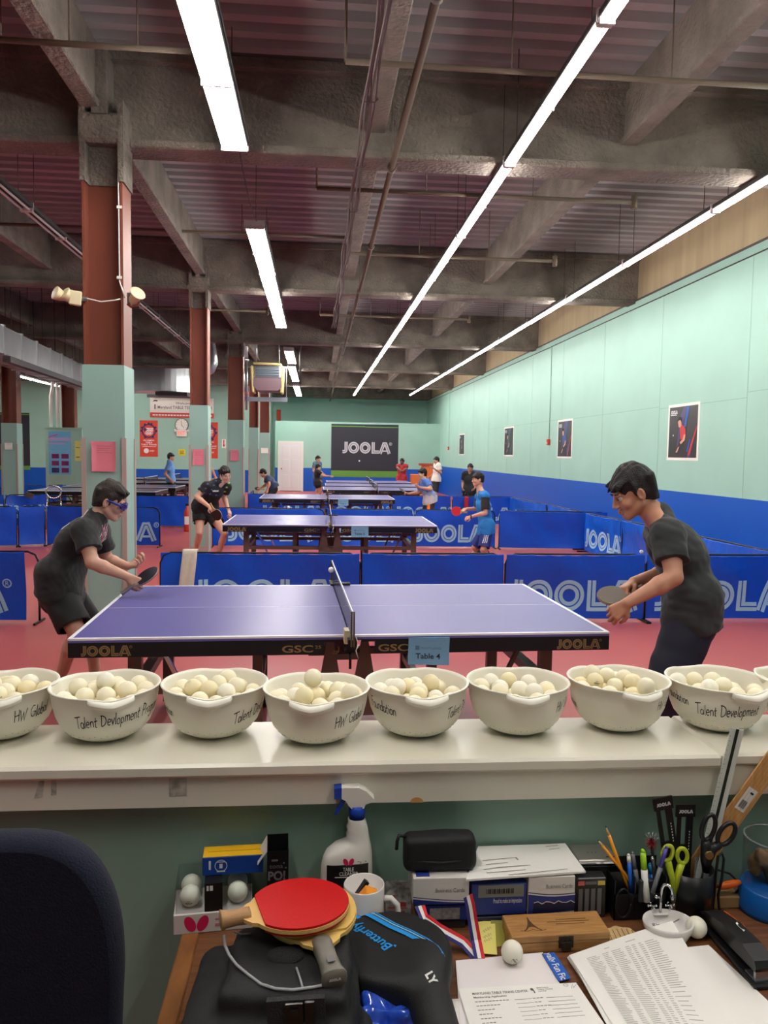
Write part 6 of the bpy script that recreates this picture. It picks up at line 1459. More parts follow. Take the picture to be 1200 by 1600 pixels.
# ---- mug, packet
t = place('mug', 'white mug with navy curve holding an orange scrap, in front of the spray bottle', 'mug', 568, 1456, rz=0)
mh, mr = .098, .0395; p = np.array(t.location)
MB().lathe([(.0005, .0), (.033, .0), (.0365, .004), (mr, .02), (mr, mh-.002), (mr-.001, mh), (mr-.003, mh-.001), (mr-.0035, .012), (.0005, .009)], 36).build('mug_body', mat('white_glaze', (224, 220, 216), .22), t)
MB().tube([(mr-.003, -.008, mh*.72), (mr+.012, -.011, mh*.74), (mr+.024, -.014, mh*.62), (mr+.027, -.015, mh*.42), (mr+.020, -.014, mh*.22), (mr-.001, -.009, mh*.12)], [.0065, .0058, .0055, .0055, .0058, .0062], 10).build('handle', mat('white_glaze', (0, 0, 0)), t)
s = MB()
s.grid(lambda u, v: ((mr+.0006)*math.cos(-2.6+1.5*u), (mr+.0006)*math.sin(-2.6+1.5*u), .008+(.052-.030*u*u)*v), 16, 2); s.build('navy_swoosh', mat('navy_print', (0, 0, 0)), t)
tag(MB().box((p[0]+.008, p[1]-.006, DZ+mh-.022), (.028, .022, .028), rot_eul(.4, .5, .3), .002).build('orange_scrap', mat('orange_scrap', (240, 150, 40), .5)), 'orange scrap sticking up inside the white mug', 'scrap')
tag(MB().bar((p[0]-.018, p[1]+.005, DZ+mh-.035), (p[0]+.006, p[1]+.012, DZ+mh-.002), .012, .008).build('dark_clip', M_BLACK), 'dark clip beside the orange scrap in the white mug', 'clip')
def crumple(name, label, cat, px, py, z, size, m, seed, rz=0., amp=.004):
    p = D(px, py, z); fo = folds(seed, amp, 70.); hx, hy, hz_ = size; b = MB(); n = 14
    def f(u, v):
        a = u*2*PI; q = np.array([hx*math.copysign(abs(math.cos(a))**.6, math.cos(a))*math.sin(PI*v)**.5, hy*math.copysign(abs(math.sin(a))**.6, math.sin(a))*math.sin(PI*v)**.5, hz_*(1-math.cos(PI*v))]); e = float(fo(q[None])[0]); return q*(1+e/max(hx, hy)*1.5)
    b.grid(f, 40, 16, 1, 0); o = b.build(name, m, loc=tuple(p)); o.rotation_euler = (0, 0, rz); return tag(o, label, cat)
M_PACK = mat('printed_packet', (168, 166, 160), .3, rgb2=(96, 96, 98), nscale=90)
t = place('plastic_packet', 'crinkled printed plastic packet behind the mug handle', 'packet', 622, 1432, rz=-.1)
fo = folds(17, .003, 70.); MB().grid(lambda u, v: ((u-.5)*.052, .012*v+float(fo(np.array([[u*.05, 0, v*.06]]))[0]), v*.068), 12, 12).grid(lambda u, v: ((u-.5)*.052, .012*v+.018*math.sin(PI*u)*math.sin(PI*min(1, v+.15))+float(fo(np.array([[u*.05, .2, v*.06]]))[0]), v*.068), 12, 12, flip=True).build('packet_body', M_PACK, t)
onface([rect(-.02, .035, -.006, .046), rect(-.02, .018, .018, .021), rect(-.018, .010, .014, .013), rect(.004, .022, .016, .032)], mat('packet_print', (170, 70, 70), .5), 'packet_print', t, (0, -.002, 0))

# ---- black sports bag with grey piping
M_BAG = mat('black_nylon', (15, 16, 17), .7, bump=.10, bscale=420, noise=.12, nscale=30); M_PIPING = mat('grey_piping', (150, 152, 152), .5)
def bagmesh(name, label, pts, vox, m, fold, seed, flat=DZ):
    """soft bag: list of (centre, radii) lumps and bars melted together, flat underneath"""
    f = Field(vox)
    for kind, *a in pts:
        dict(e=f.ell, c=f.cone, b=f.rbox)[kind](*a)
    f.warp(folds(seed, fold, 34.)); f.warp(folds(seed+1, fold*.4, 90.)); f.cut((0, 0, flat+.001), (0, 0, -1))
    T = thing('bag' if name is None else name, label, 'bag', (0, 0, flat)); base = V3(0, 0, flat)
    skin_mesh('bag_body', f, m, T, base, None, 2); return T, base
zt = .872
c = lambda x, y, z: tuple(atz(x, y, z))
ztop = .884
Q1, Q2, Q3, Q4 = (V3(*c(*q, ztop)) for q in ((342, 1456), (540, 1450), (556, 1553), (368, 1541)))
cc = (Q1+Q2+Q3+Q4)/4; ang = math.atan2((Q2-Q1)[1], (Q2-Q1)[0])*.5+math.atan2((Q3-Q4)[1], (Q3-Q4)[0])*.5; RM = rot_z(ang); hx = (np.linalg.norm(Q2-Q1)+np.linalg.norm(Q3-Q4))/4; hy = (np.linalg.norm(Q4-Q1)+np.linalg.norm(Q3-Q2))/4+.012
pts = [('b', V3(cc[0], cc[1], ztop-.026), V3(hx, hy, .026), .017, RM, .012), ('b', V3(cc[0]-.022, cc[1]-.006, (DZ+ztop-.045)/2), V3(hx+.034, hy+.018, (ztop-.045-DZ)/2+.012), .030, RM, .016),
       ('b', V3(cc[0]-.005, cc[1]-.060, DZ+.020), V3(hx+.035, hy-.01, .022), .018, RM, .016)]
Tb, bb_ = bagmesh('sports_bag', 'black sports bag with grey piping and buckle under the two rackets', pts, .005, M_BAG, .0022, 71)
def onbag(px, py, z): return V3(*c(px, py, z))-bb_
pp = [(350, 1462), (352, 1478), (358, 1492), (370, 1508), (388, 1523), (408, 1538), (430, 1545), (458, 1547), (488, 1543), (512, 1538), (535, 1534)]
MB().tube([onbag(*q, ztop+.002) for q in pp], .0024, 6).build('piping', M_PIPING, Tb)
MB().tube([onbag(463, 1512, ztop+.001), onbag(468, 1526, ztop+.001), onbag(473, 1544, ztop+.001)], .0018, 6).build('piping', M_PIPING, Tb)
MB().tube([onbag(366, 1456, ztop+.002), onbag(378, 1460, ztop+.002), onbag(392, 1459, ztop+.002)], .0014, 6).build('piping', M_PIPING, Tb)
yfr = (Q3+Q4)[1]/2-.018
q0, q1 = V3(*at(418, 1572, yfr))-bb_, V3(*at(508, 1566, yfr-.002))-bb_
u_ = unit(q1-q0); L_ = np.linalg.norm(q1-q0)
bk = MB().bar(q0+V3(0, -.010, 0), q1+V3(0, -.010, 0), .010, .034)
bk.build('strap', mat('black_webbing', (34, 35, 36), .7, bump=.5, bscale=400), Tb)
MB().bar(q0+u_*L_*.32+V3(0, -.017, 0), q0+u_*L_*.62+V3(0, -.017, 0), .008, .030).bar(q0+u_*L_*.66+V3(0, -.017, 0), q0+u_*L_*.82+V3(0, -.017, 0), .008, .032).bar(q0+u_*L_*.40+V3(0, -.022, .004), q0+u_*L_*.54+V3(0, -.022, .004), .006, .008).build('buckle', mat('black_gloss_buckle', (20, 20, 22), .25), Tb)
MB().ball(onbag(446, 1494, ztop), (.030, .022, .010), 20).build('front_flap', mat('black_mesh_cloth', (18, 19, 20), .8, bump=.5, bscale=500), Tb)
# ---- the two lying rackets
def lie(px, py, z): return V3(*atz(px, py, z))
cB = lie(468, 1415, .918); hdir = unit(lie(350, 1437, .918)-cB)
red = racket('red rubber racket with plain wooden handle lying on top of the pale one', cB, V3(.04, .05, 1), hdir, (178, 14, 18), (186, 14, 17), (214, 172, 104), .080, hw=(166, 126, 84), hl=float(np.linalg.norm(lie(345, 1439, .918)-cB))-.083, fat=1.0)
cA = lie(484, 1424, .903); hdir = unit(lie(523, 1530, .895)-cA)
pale = racket('pale yellow wooden racket with grey handle lying under the red one', cA, V3(.0, .06, 1), hdir, (206, 172, 96), (214, 180, 98), (214, 180, 104), .079, hw=(112, 108, 98), hl=(hl_ := float(np.linalg.norm(lie(523, 1530, .895)-cA))-.082), fat=1.15)
he = hdir*(.079*1.04+hl_*1.012); u_ = unit(np.cross(hdir, V3(0, 0, 1))); v_ = np.cross(u_, hdir)
k = .018/4.4; vs, fs = LOGO_S; onface([([(a*k-.009, b*.0042-.002) for a, b in vs], fs)], M_WPR, 'butt_logo', pale, he, -u_, v_ if v_[2] > 0 else -v_, .0004)
sg = MB().prism([(-.006, 0), (.006, 0), (.006, .014), (-.006, .014)], 0, .0006, hdir*(.079*1.04+hl_*.8)+V3(0, 0, .0160), u_, -hdir); sg.build('handle_badge', mat('grey_print', (0, 0, 0)), pale)
# ---- round racket case
M_CASE = mat('black_case_cloth', (17, 18, 19), .62, bump=.12, bscale=420)
cz = .822; C0 = lie(614, 1472, cz); rr = .104
f = Field(.004)
f.cone(C0-V3(0, 0, .012), C0-V3(0, 0, .013), .001, .001, .01)
f.ops.pop(); 
def rounddisc(P): q = P-C0; r = np.linalg.norm(q[..., :2], axis=-1); d = np.stack([np.maximum(r-(rr-.016), 0), np.maximum(np.abs(q[..., 2]+.036)-.020, 0)], -1); return np.linalg.norm(d, axis=-1)-.016
f.ops.append(('u', rounddisc, C0-V3(rr, rr, .08), C0+V3(rr, rr, .01), .01)); f._grow(C0-V3(rr+.01, rr+.01, .08), C0+V3(rr+.01, rr+.01, .01))
H0, H1 = lie(668, 1525, .795), lie(688, 1620, .795)
f.cone(H0+V3(-.01, .02, -.004), H1, .040, .034, .03, (V3(0, 0, 1), .75)); f.warp(folds(81, .0004, 40.)); f.cut((0, 0, DZ+.001), (0, 0, -1))
Tc = thing('racket_case', 'round black racket case with blue stripes and lettering, right of the rackets', 'racket case', tuple(C0))
skin_mesh('case_body', f, M_CASE, Tc, C0, None, 1)
MB().tube([V3((rr-.006)*math.cos(a), (rr-.006)*math.sin(a), -.0085) for a in np.linspace(0, 2*PI, 64, endpoint=False)], .0028, 6, closed=True).tube([V3((rr+.0005)*math.cos(a), (rr+.0005)*math.sin(a), -.040) for a in np.linspace(0, 2*PI, 64, endpoint=False)], .0026, 6, closed=True).build('zip_piping', mat('black_piping', (16, 16, 17), .45), Tc)
def topz(x, y): r = math.hypot(x, y); e = max(0, r-(rr-.016)); return -math.sqrt(max(0, .016**2-e*e))*-1-.016 if e else 0.
ln = lambda px, py: lie(px, py, cz)-C0
st = [ln(*q) for q in ((541, 1414), (560, 1422), (585, 1435), (610, 1449), (635, 1460), (660, 1473), (675, 1484), (684, 1497))]
P2 = [(float(q[0]), float(q[1])) for q in st]
P2 = resample(P2, .006)
M_SKY = mat('sky_blue_stripe', (30, 140, 214), .5)
up_ = lambda u, v: (u, v, .0022+topz(u, v))
MB().flat(band(P2, -.0055, .0045), up_).build('blue_stripe', M_SKY, Tc); MB().flat(band(P2, .0068, .0095), up_).build('pale_stripe', mat('pale_sky_stripe', (150, 196, 220), .5), Tc); MB().flat(band(P2, .0115, .0140), up_).build('blue_stripe', M_SKY, Tc)
B0, B1 = ln(610, 1481), ln(553, 1444); du = unit(V3(B1[0]-B0[0], B1[1]-B0[1], 0)); dv = V3(-du[1], du[0], 0)
L_ = float(np.linalg.norm((B1-B0)[:2]))
s = MB()
for vf in (fit(text2d('Butterfly', .02), L_, .021),): s.flat(vf, lambda u, v: B0+du*u+dv*(v-.006)+V3(0, 0, .0016))
q = ln(624, 1483); e = disc(0, 0, .0135, 18, .0036); s.flat(e, lambda u, v: q+du*u*1+dv*v+V3(0, 0, .0016)); q2 = ln(640, 1488); s.flat(disc(0, 0, .0062, 16), lambda u, v: q2+V3(u, v, .0016))
s.build('blue_lettering', M_SKY, Tc)
q = lie(672, 1548, .803)-C0; s = MB(); s.flat(fit(text2d('LY', .06), .023, .015), lambda u, v: q+V3(-.008, .012, .0)+V3(.35, -.78, -.3)*u*1.0+V3(.80, .25, .25)*v+V3(0, -.006, .024)); s.build('white_lettering', M_WPR, Tc)
MB().tube([lie(642, 1560, .806)-C0, lie(655, 1575, .803)-C0, lie(662, 1600, .798)-C0], .002, 6).build('seam', M_PIPING, Tc)
# ---- blue crinkled plastic
crumple('plastic_bag', 'crinkled shiny blue plastic bag at the bottom edge between the black bags', 'bag', 604, 1612, DZ, (.040, .032, .020), mat('blue_foil', (20, 60, 170), .12, coat=1., rgb2=(60, 100, 210), nscale=50), 91, 0., .012)
# ---- card boxes with the pouch and envelope on top
M_CARDW = mat('white_carton', (216, 210, 204), .5); M_CARDB = mat('navy_blue_carton', (34, 52, 130), .45); M_SILV = mat('silver_foil', (170, 176, 184), .3, metal=.6, noise=.3, nscale=120)
def cardbox(label, xa, xb, ytop, ybot, Yf, dep, m, rz=0., stripe=True, words=None, window=None, wm=None):
    A = at(xa, ybot, Yf); B = at(xb, ytop, Yf); t = thing('card_box', label, 'box', (A[0], Yf, A[2]), rz, 'cartons of cards'); w, h = B[0]-A[0], B[2]-A[2]
    MB().bb(0, w, 0, dep, 0, h, .001).build('carton', m, t)
    if stripe:
        wv = [(w*k/12, h*(.30-.16*math.sin(PI*k/24))) for k in range(13)]
        onface([(wv+[(w, 0), (0, 0)], [tuple(range(15))])], M_CARDB, 'blue_wave', t); onface([band(wv, -.0042, -.0016)], M_CARDW, 'white_line', t, e=.001)
    if words: onface([fit(text2d(words, .0), w*.52, h*.16, w*.40, h*.45 if stripe else h*.38)], mat('grey_print', (0, 0, 0)) if stripe else M_WPR, 'printed_words', t)
    if window: onface([rect(w*.2, h*.12, w*.78, h*.88)], wm or M_SILV, 'label_window', t, e=.0012)
    return t, w, h, A
YB2 = WY-.125
zA = at(700, 1452, YB2)[2]
MB_ = MB().bb(0, .092, 0, .10, 0, max(.006, at(690, 1440, YB2)[2]-DZ-.0005), .001).build('notebook', mat('dark_notebook', (50, 44, 46), .5), loc=(at(655, 1440, YB2)[0], YB2+.004, DZ)); tag(MB_, 'thin dark notebook at the bottom of the left card box stack', 'notebook')
t1, w1, h1, A1_ = cardbox('blue card box with a silver window, below the white Business Cards box', 655, 736, 1414, 1440, YB2, .085, M_CARDB, 0, False, None, True)
t2, w2, h2, A2_ = cardbox('open white box reading Business Cards directly under the black pouch', 645, 733, 1370, 1413.6, YB2-.004, .088, M_CARDW, -.02, True, 'Business Cards')
MB().bb(w2*.06, w2*.30, .006, .05, h2, h2+.0012).build('blue_flap', M_CARDB, t2); onface([rect(w2*(.32+.035*k), h2*1.0, w2*(.34+.035*k), h2+.010) for k in range(9)], M_BCARD, 'barcode', t2, (0, .03, 0))
zl_ = at(780, 1437, YB2-.0)[2]
t5 = tag(MB().bb(0, .155, 0, .09, 0, at(780, 1431, YB2)[2]-DZ-.0005, .001).build('card_box', mat('dark_navy_carton', (22, 30, 66), .45), loc=(at(744, 1440, YB2)[0], YB2-.002, DZ)), 'dark navy flat box at the bottom of the right card box stack', 'box', 'cartons of cards')
t3, w3, h3, A3_ = cardbox('blue box with grey barcode label, left under the big white envelope', 736, 823, 1380, 1430.5, YB2-.002, .085, M_CARDB, 0, False, 'Proud to make an impression')
onface([rect(w3*.12, h3*.58, w3*.95, h3*.98)], mat('grey_label', (120, 120, 116), .6), 'barcode_label', t3, e=.001); onface([rect(w3*(.26+.028*k), h3*.70, w3*(.27+.028*k+.008*(k % 3)), h3*.86) for k in range(18)], M_BCARD, 'barcode', t3, e=.0018)
t4, w4, h4, A4_ = cardbox('torn blue and white box reading Business Cards under the envelope corner', 824.5, 899, 1369, 1430.5, YB2-.002, .085, M_CARDW, 0, False, None)
wv = [(w4*k/12, h4*(.62-.05*math.sin(PI*k/12)-.004*k)) for k in range(13)]
onface([(wv+[(w4, h4*.1), (0, 0)], [tuple(range(15))])], M_CARDB, 'blue_wave', t4); onface([band(wv, -.0042, -.0016)], M_CARDW, 'white_line', t4, e=.0011); onface([fit(text2d('Business Cards'), w4*.56, h4*.11, w4*.38, h4*.70)], mat('grey_print', (0, 0, 0)), 'printed_words', t4)
tr = [(w4*(.12+.88*k/10), h4*(.34+.035*math.sin(k*2.3))) for k in range(11)]; onface([(tr+[(w4, h4*.12), (w4*.1, h4*.02)], [tuple(range(13))])], mat('dark_navy_carton', (0, 0, 0)), 'torn_edge', t4, e=.001); onface([band(tr, -.0008, .0008)], M_CARDW, 'torn_paper', t4, e=.0015)
zt = A2_[2]+h2
t = thing('pouch', 'black zipped pouch lying on the white Business Cards box', 'pouch', (at(690, 1363, YB2)[0], YB2+.036, zt))
f = Field(.004); pw = (at(749, 1340, YB2)[0]-at(633, 1340, YB2)[0])/2; ph = at(690, 1303, YB2+.03)[2]-zt
base = V3(*t.location)
f.rbox(base+V3(0, 0, ph*.5), V3(pw, .026, ph*.5), .016, rot_eul(-.08, 0, 0)); f.warp(folds(95, .0016, 45.)); f.cut(base+V3(0, 0, .0005), V3(0, 0, -1))
skin_mesh('pouch_body', f, M_BAG, t, base); MB().tube([V3(-pw+.01, -.024, ph*.36), V3(0, -.030, ph*.35), V3(pw-.01, -.024, ph*.36)], .0016, 6).build('zip', M_BLACK, t)
MB().tube([V3(-pw+.006, 0, ph-.006), V3(-pw-.008, -.004, ph-.002), V3(-pw-.012, -.008, ph-.012), V3(-pw-.013, -.008, ph-.028)], .0035, 8).build('pull_loop', M_BLACK, t)
# big envelope resting on the right stack
ze = max(A3_[2]+h3, A4_[2]+h4)+.0006
E_ = [V3(*atz(px, py, ze)) for px, py in ((728, 1379), (915, 1366), (883, 1322), (747, 1327))]
E_[0][1] = max(E_[0][1], YB2-.03); E_[1][1] = max(E_[1][1], YB2-.03)
t = thing('envelope', 'big white envelope lying across the card boxes right of the pouch', 'envelope', tuple(E_[0])); o_ = E_[0]
fe = lambda u, v, e=0.: E_[0]*(1-u)*(1-v)+E_[1]*u*(1-v)+E_[2]*u*v+E_[3]*(1-u)*v-o_+V3(0, 0, e+.002*math.sin(u*5+1)*math.sin(v*3)+.0024)
MB().grid(lambda u, v: fe(u, v, .004), 12, 6).grid(lambda u, v: fe(u, v, 0), 12, 6, flip=True).grid(lambda u, v: fe(u, 0, .004*v), 12, 1).grid(lambda u, v: fe(1, u, .004*v), 6, 1).grid(lambda u, v: fe(0, u, .004*v), 6, 1, flip=True).build('paper', M_PAPER, t)
b = MB()
for pts2 in ([(.10, .48), (.42, .56), (.44, .48)], [(.13, .22), (.30, .27), (.55, .30)], [(.14, .36), (.34, .40)], [(.16, .12), (.5, .16)], [(.76, .9), (.9, .92)], [(.78, .8), (.9, .82)], [(.35, .03), (.86, .10)]): b.flat(band(resample(pts2, .05), -.008, .008), lambda u, v: fe(u, v, .0052))
b.build('pencil_lines', mat('pencil_grey', (140, 136, 130), .7), t)
# silver drive and label box
Yd = WY-.075; A = at(904, 1352, Yd); B = at(966, 1352, Yd)
t = thing('metal_case', 'flat silver metal case right of the white envelope', 'case', (A[0], Yd, A[2])); h = .010
MB().bb(0, B[0]-A[0], 0, .065, 0, h, .002).build('metal_body', mat('brushed_metal', (168, 164, 156), .35, metal=.7), t); onface([disc(.03+.008*k, .03, .0016, 6) for k in range(3)], M_PEN, 'small_marks', t, (0, 0, h), (1, 0, 0), (0, 1, 0)); MB().bb(0, B[0]-A[0], -.0008, 0, .002, .006).build('bright_edge', M_CHROME, t)
Yl = WY-.105; A = at(897, 1426, Yl); B = at(948, 1371, Yl)
tag(MB().bb(at(900, 1400, Yd)[0], at(972, 1400, Yd)[0], Yd+.002, WY-.006, DZ, at(904, 1353, Yd)[2]-.0008, .003).build('black_box', M_BLACK, None), 'black box under the flat silver metal case', 'box')
t = thing('cassette_case', 'small black case with pink and yellow tabs standing before the silver case', 'case', (A[0], Yl, DZ)); w, h = B[0]-A[0], B[2]-DZ
MB().bb(0, w, 0, .028, 0, h, .002).build('case_body', mat('smoky_plastic', (40, 40, 42), .25), t)
onface([rect(w*.1, h*.82, w*.3, h*.93)], mat('pink_tab', (224, 110, 100), .5), 'pink_tab', t); onface([rect(w*.72, h*.82, w*.95, h*.93)], mat('yellow_tab', (220, 196, 90), .5), 'yellow_tab', t); onface([rect(w*.32, h*.84, w*.7, h*.92)]+[rect(w*(.12+.2*k), h*.1, w*(.25+.2*k), h*.74) for k in range(4)], mat('grey_print', (0, 0, 0)), 'label_strips', t)
# ---- medal ribbon
M_RR, M_RW, M_RB2 = mat('ribbon_red', (196, 22, 36), .55), mat('ribbon_white', (228, 224, 222), .6), mat('ribbon_blue', (34, 30, 110), .55)
t = thing('medal_ribbon', 'red white and blue medal ribbon draped from the card boxes over the papers', 'ribbon', (0, 0, 0))
def strap(P, w, side):
    P = [V3(*q) for q in P]
    for nm, m, a, b2 in (('red_stripe', M_RR, 0, .34), ('white_stripe', M_RW, .34, .68), ('blue_stripe', M_RB2, .68, 1.)):
        s = MB(); V = []
        for i, p in enumerate(P):
            d = unit(P[min(i+1, len(P)-1)]-P[max(i-1, 0)]); x = unit(np.cross(d, V3(0, -.5, .85)))*side; V += [p+x*w*a, p+x*w*b2]
        s.add(V, [(2*i, 2*i+1, 2*i+3, 2*i+2) for i in range(len(P)-1)]); o = s.build(nm, m, t); md = o.modifiers.new('thick', 'SOLIDIFY'); md.thickness = .0008
strap([lie(664, 1414, .832), lie(668, 1428, .826), lie(690, 1444, .80), lie(726, 1464, .772), lie(744, 1482, .758), lie(757, 1497, .7535)], .020, 1)
strap([lie(738, 1396, .850), lie(742, 1412, .83), lie(746, 1435, .80), lie(752, 1468, .766), lie(758, 1497, .7545)], .020, 1)
# ---- sticky notes, paper sheets
def paper(name, label, cat, quad, z, m, lift=None, nu=14, nv=14, th=.0006, group=None):
    """sheet through four pixel corners (lower left, lower right, upper right, upper left) at height z"""
    Q = [V3(*atz(px, py, z)) for px, py in quad]; o = Q[0]; t = thing(name, label, cat, tuple(o), 0, group)
    def f(u, v, e=0.):
        p = Q[0]*(1-u)*(1-v)+Q[1]*u*(1-v)+Q[2]*u*v+Q[3]*(1-u)*v-o; return p+V3(0, 0, e+(lift(u, v) if lift else 0))
    MB().grid(lambda u, v: f(u, v, th), nu, nv).grid(lambda u, v: f(u, v, 0.), nu, nv, flip=True).grid(lambda u, v: f(u, 1, th*v), nu, 1, flip=True).grid(lambda u, v: f(0, u, th*v), nv, 1, flip=True).grid(lambda u, v: f(1, u, th*v), nv, 1).build('paper_sheet', m, t)
    return t, (lambda u, v: f(u, v, th+.0005))
M_YEL = mat('sticky_yellow', (226, 216, 120), .7)
z0 = DZ+.0005
M_PAP2 = mat('cool_white_paper', (232, 226, 226), .7)
paper('paper_sheet', 'edge of a paper pile peeking out beside the racket case', 'paper', ((702, 1660), (760, 1660), (735, 1560), (697, 1562)), z0, M_PAPER)
paper('paper_sheet', 'plain white sheet under the application form and the blue bookmark', 'paper', ((722, 1650), (930, 1640), (848, 1489), (712, 1502)), z0+.001, M_PAP2, th=.0015)
t, f = paper('sticky_note', 'yellow sticky note with pencil marks left of the wooden box', 'note', ((752, 1490), (777, 1492), (773, 1446), (746, 1450)), z0+.0035, M_YEL, lambda u, v: .012*v*v)
s = MB()
for y in (.70, .52, .40): s.flat(band([(.25+.05*k, y+.05*math.sin(k*2.4)+.02*k*.5) for k in range(11)], -.008, .008), f)
s.build('pencil_words', mat('pencil_grey', (0, 0, 0)), t)
paper('sticky_note', 'darker olive yellow note leaning behind the other sticky note', 'note', ((770, 1480), (790, 1478), (786, 1444), (766, 1446)), z0+.001, mat('olive_note', (150, 144, 60), .7), lambda u, v: .02*v*v)
t, f = paper('bookmark', 'blue bookmark strip with white words Royally Fun beside the form', 'bookmark', ((873, 1534), (892, 1529), (866, 1489), (847, 1491)), z0+.0042, mat('bookmark_blue', (20, 92, 190), .5), th=.0012)
s = MB()
vs, fs = fit(text2d('yally Fun Fic', .02), 1., 1.)
s.flat((vs, fs), lambda u, v: f(.22+.55*min(1, max(-.1, v)), 1.0-u*1.0)); s.build('white_words', M_WPR, t)
t, f = paper('application_form', 'membership form headed Maryland Table Tennis Center at the bottom edge', 'form', ((760, 1690), (985, 1660), (900, 1536), (716, 1545)), z0+.0062, M_PAPER, th=.0008)
s = MB()
s.flat(fit(text2d('MARYLAND TABLE TENNIS CENTER', .012), .46, .030, .10, .905), f); s.flat(fit(text2d('Membership Application', .012), .27, .024, .10, .862), f)
for k, y in enumerate((.815, .765, .715, .665, .615, .565)):
    s.flat(merge2d([rect(.10+.028*j, y, .10+.028*j+.022, y+.008) for j in range([10, 7, 5, 4, 6, 4][k])]), f)
    s.flat(rect(.42, y, .56, y+.004), f); s.flat(merge2d([rect(.57+.03*j, y+.003, .57+.03*j+.024, y+.010) for j in range([3, 2, 4, 2, 2, 3][k])]), f); s.flat(rect(.68, y, .90, y+.004), f)
s.flat(disc(.60, .935, .014, 10, .018), f); s.flat(rect(.605, .885, .615, .925), f); s.flat(merge2d([fit(text2d('MARYLAND', .01), .1, .014, .645, .945), fit(text2d('TABLE TENNIS', .01), .13, .014, .645, .922), fit(text2d('CENTER', .01), .07, .014, .645, .899)]), f)
s.build('printed_words', mat('soft_black_ink', (104, 101, 104), .7), t)
s = MB(); s.flat(band(circ(.90, .97, .018, 0, 6, 10), -.002, .002), f); s.flat(band([(.93, .92), (.96, .98), (.95, .93), (.99, .97)], -.002, .002), f); s.build('pen_initials', mat('blue_pen', (120, 124, 170), .6), t)
paper('paper_sheet', 'blank white sheet at the lower right beside the stapler', 'paper', ((1090, 1660), (1290, 1650), (1107, 1478), (1030, 1486)), z0, M_PAPER, th=.002)
lift = lambda u, v: .010*max(0, u*.75+v*.75-.75)**1.3*2.0+.003*math.sin(3*u)*v
for k in range(3): paper('paper_sheet', ['lowest sheet of the printed list pile', 'middle sheet of the printed list pile', 'sheet just beneath the printed list'][k], 'paper', ((962-k*3, 1612+k*2), (1170, 1640), (1046, 1456), (886+k*1.5, 1497-k)), z0+.0035+k*.0028, M_PAPER, lift, th=.002)
t, f = paper('printed_list', 'top sheet of a list pile with rows of small print, curling up at the sink', 'paper', ((957, 1600), (1165, 1632), (1050, 1450), (889, 1493)), z0+.0125, M_PAPER, lift, th=.0008)
s = MB(); R3 = random.Random(3)
for k in range(44):
    y = .88-k*.0205
    for (x0, x1) in ((.12, .24), (.26, .33), (.345, .46), (.475, .52), (.535, .575), (.60, .64), (.66, .80)):
        if k > 22 and x0 > .6 and k % 2: continue
        s.flat(rect(x0, y, x0+(x1-x0)*R3.uniform(.6, 1), y+.0065), f)
for x0 in (.3, .5, .55): s.flat(rect(x0, .93, x0+R3.uniform(.02, .06), .937), f)
s.build('printed_rows', mat('grey_ink', (176, 172, 169), .7), t)
# ---- wooden box with tower picture and clasp
zt_ = DZ+.034; q = [lie(*p, zt_) for p in ((800, 1464), (953, 1456), (930, 1421), (784, 1429))]
t = thing('wooden_box', 'hinged wooden box with a tower picture and metal clasp', 'box', (q[0][0], q[0][1], DZ), math.atan2((q[1]-q[0])[1], (q[1]-q[0])[0]))
w = np.linalg.norm(q[1]-q[0]); d_ = np.linalg.norm(q[3]-q[0])*.98; M_BOXW = mat('stained_box_wood', (184, 138, 82), .45, rgb2=(158, 112, 62), nscale=5, stretch=(4, 40, 40))
MB().bb(0, w, 0, d_, 0, .0195, .001).build('box_base', M_BOXW, t); lid = MB().bb(-.0006, w+.0006, -.0006, d_, .0203, .034, .0012).build('lid', M_BOXW, t)
M_BURN = mat('burnt_print', (84, 50, 24), .7)
tw_ = [(.0, .045), (.0025, .030), (.006, .018), (.012, .006), (.019, .0), (.015, .0), (.010, .004), (.006, .010), (.0, .012), (-.006, .010), (-.010, .004), (-.015, .0), (-.019, .0), (-.012, .006), (-.006, .018), (-.0025, .030)]
onface([(tw_, [(0, 1, 15), (1, 2, 14, 15), (2, 8, 14), (2, 3, 7, 8), (3, 4, 5, 6), (3, 6, 7), (14, 8, 9, 13), (13, 9, 10), (13, 10, 11, 12)]), band([(-.024, .002), (-.012, -.001), (0, .003), (.012, -.001), (.026, .001)], -.0008, .0008)], M_BURN, 'tower_picture', lid, (w*.24, d_*.22, .0340), (1, 0, 0), (0, 1, 0), .0004)
onface([fit(text2d('MERCI DE TOUT COEUR'), w*.32, .0042, w*.5, d_*.62), fit(text2d('POUR VOTRE GENTILLESSE'), w*.40, .0042, w*.44, d_*.52), fit(text2d('BON VOYAGE'), w*.22, .004, w*.5, d_*.43)][:0]+[rect(w*.52, d_*.64, w*.84, d_*.67), rect(w*.42, d_*.54, w*.86, d_*.57), rect(w*.50, d_*.44, w*.80, d_*.47)], M_BURN, 'burnt_lines', lid, (0, 0, .0340), (1, 0, 0), (0, 1, 0), .0004)
cl = MB().bb(w*.475, w*.625, -.0022, 0, .008, .031, .0006).bb(w*.50, w*.60, -.004, -.002, .004, .020, .0006); cl.build('clasp', mat('dark_bronze', (70, 62, 52), .4, metal=.8, bump=.5, bscale=300), t)
desk_ball(lie(800, 1488, DZ+.024)+V3(0, 0, .001), 'white printed ball lying on the papers in front of the wooden box', True, .9)
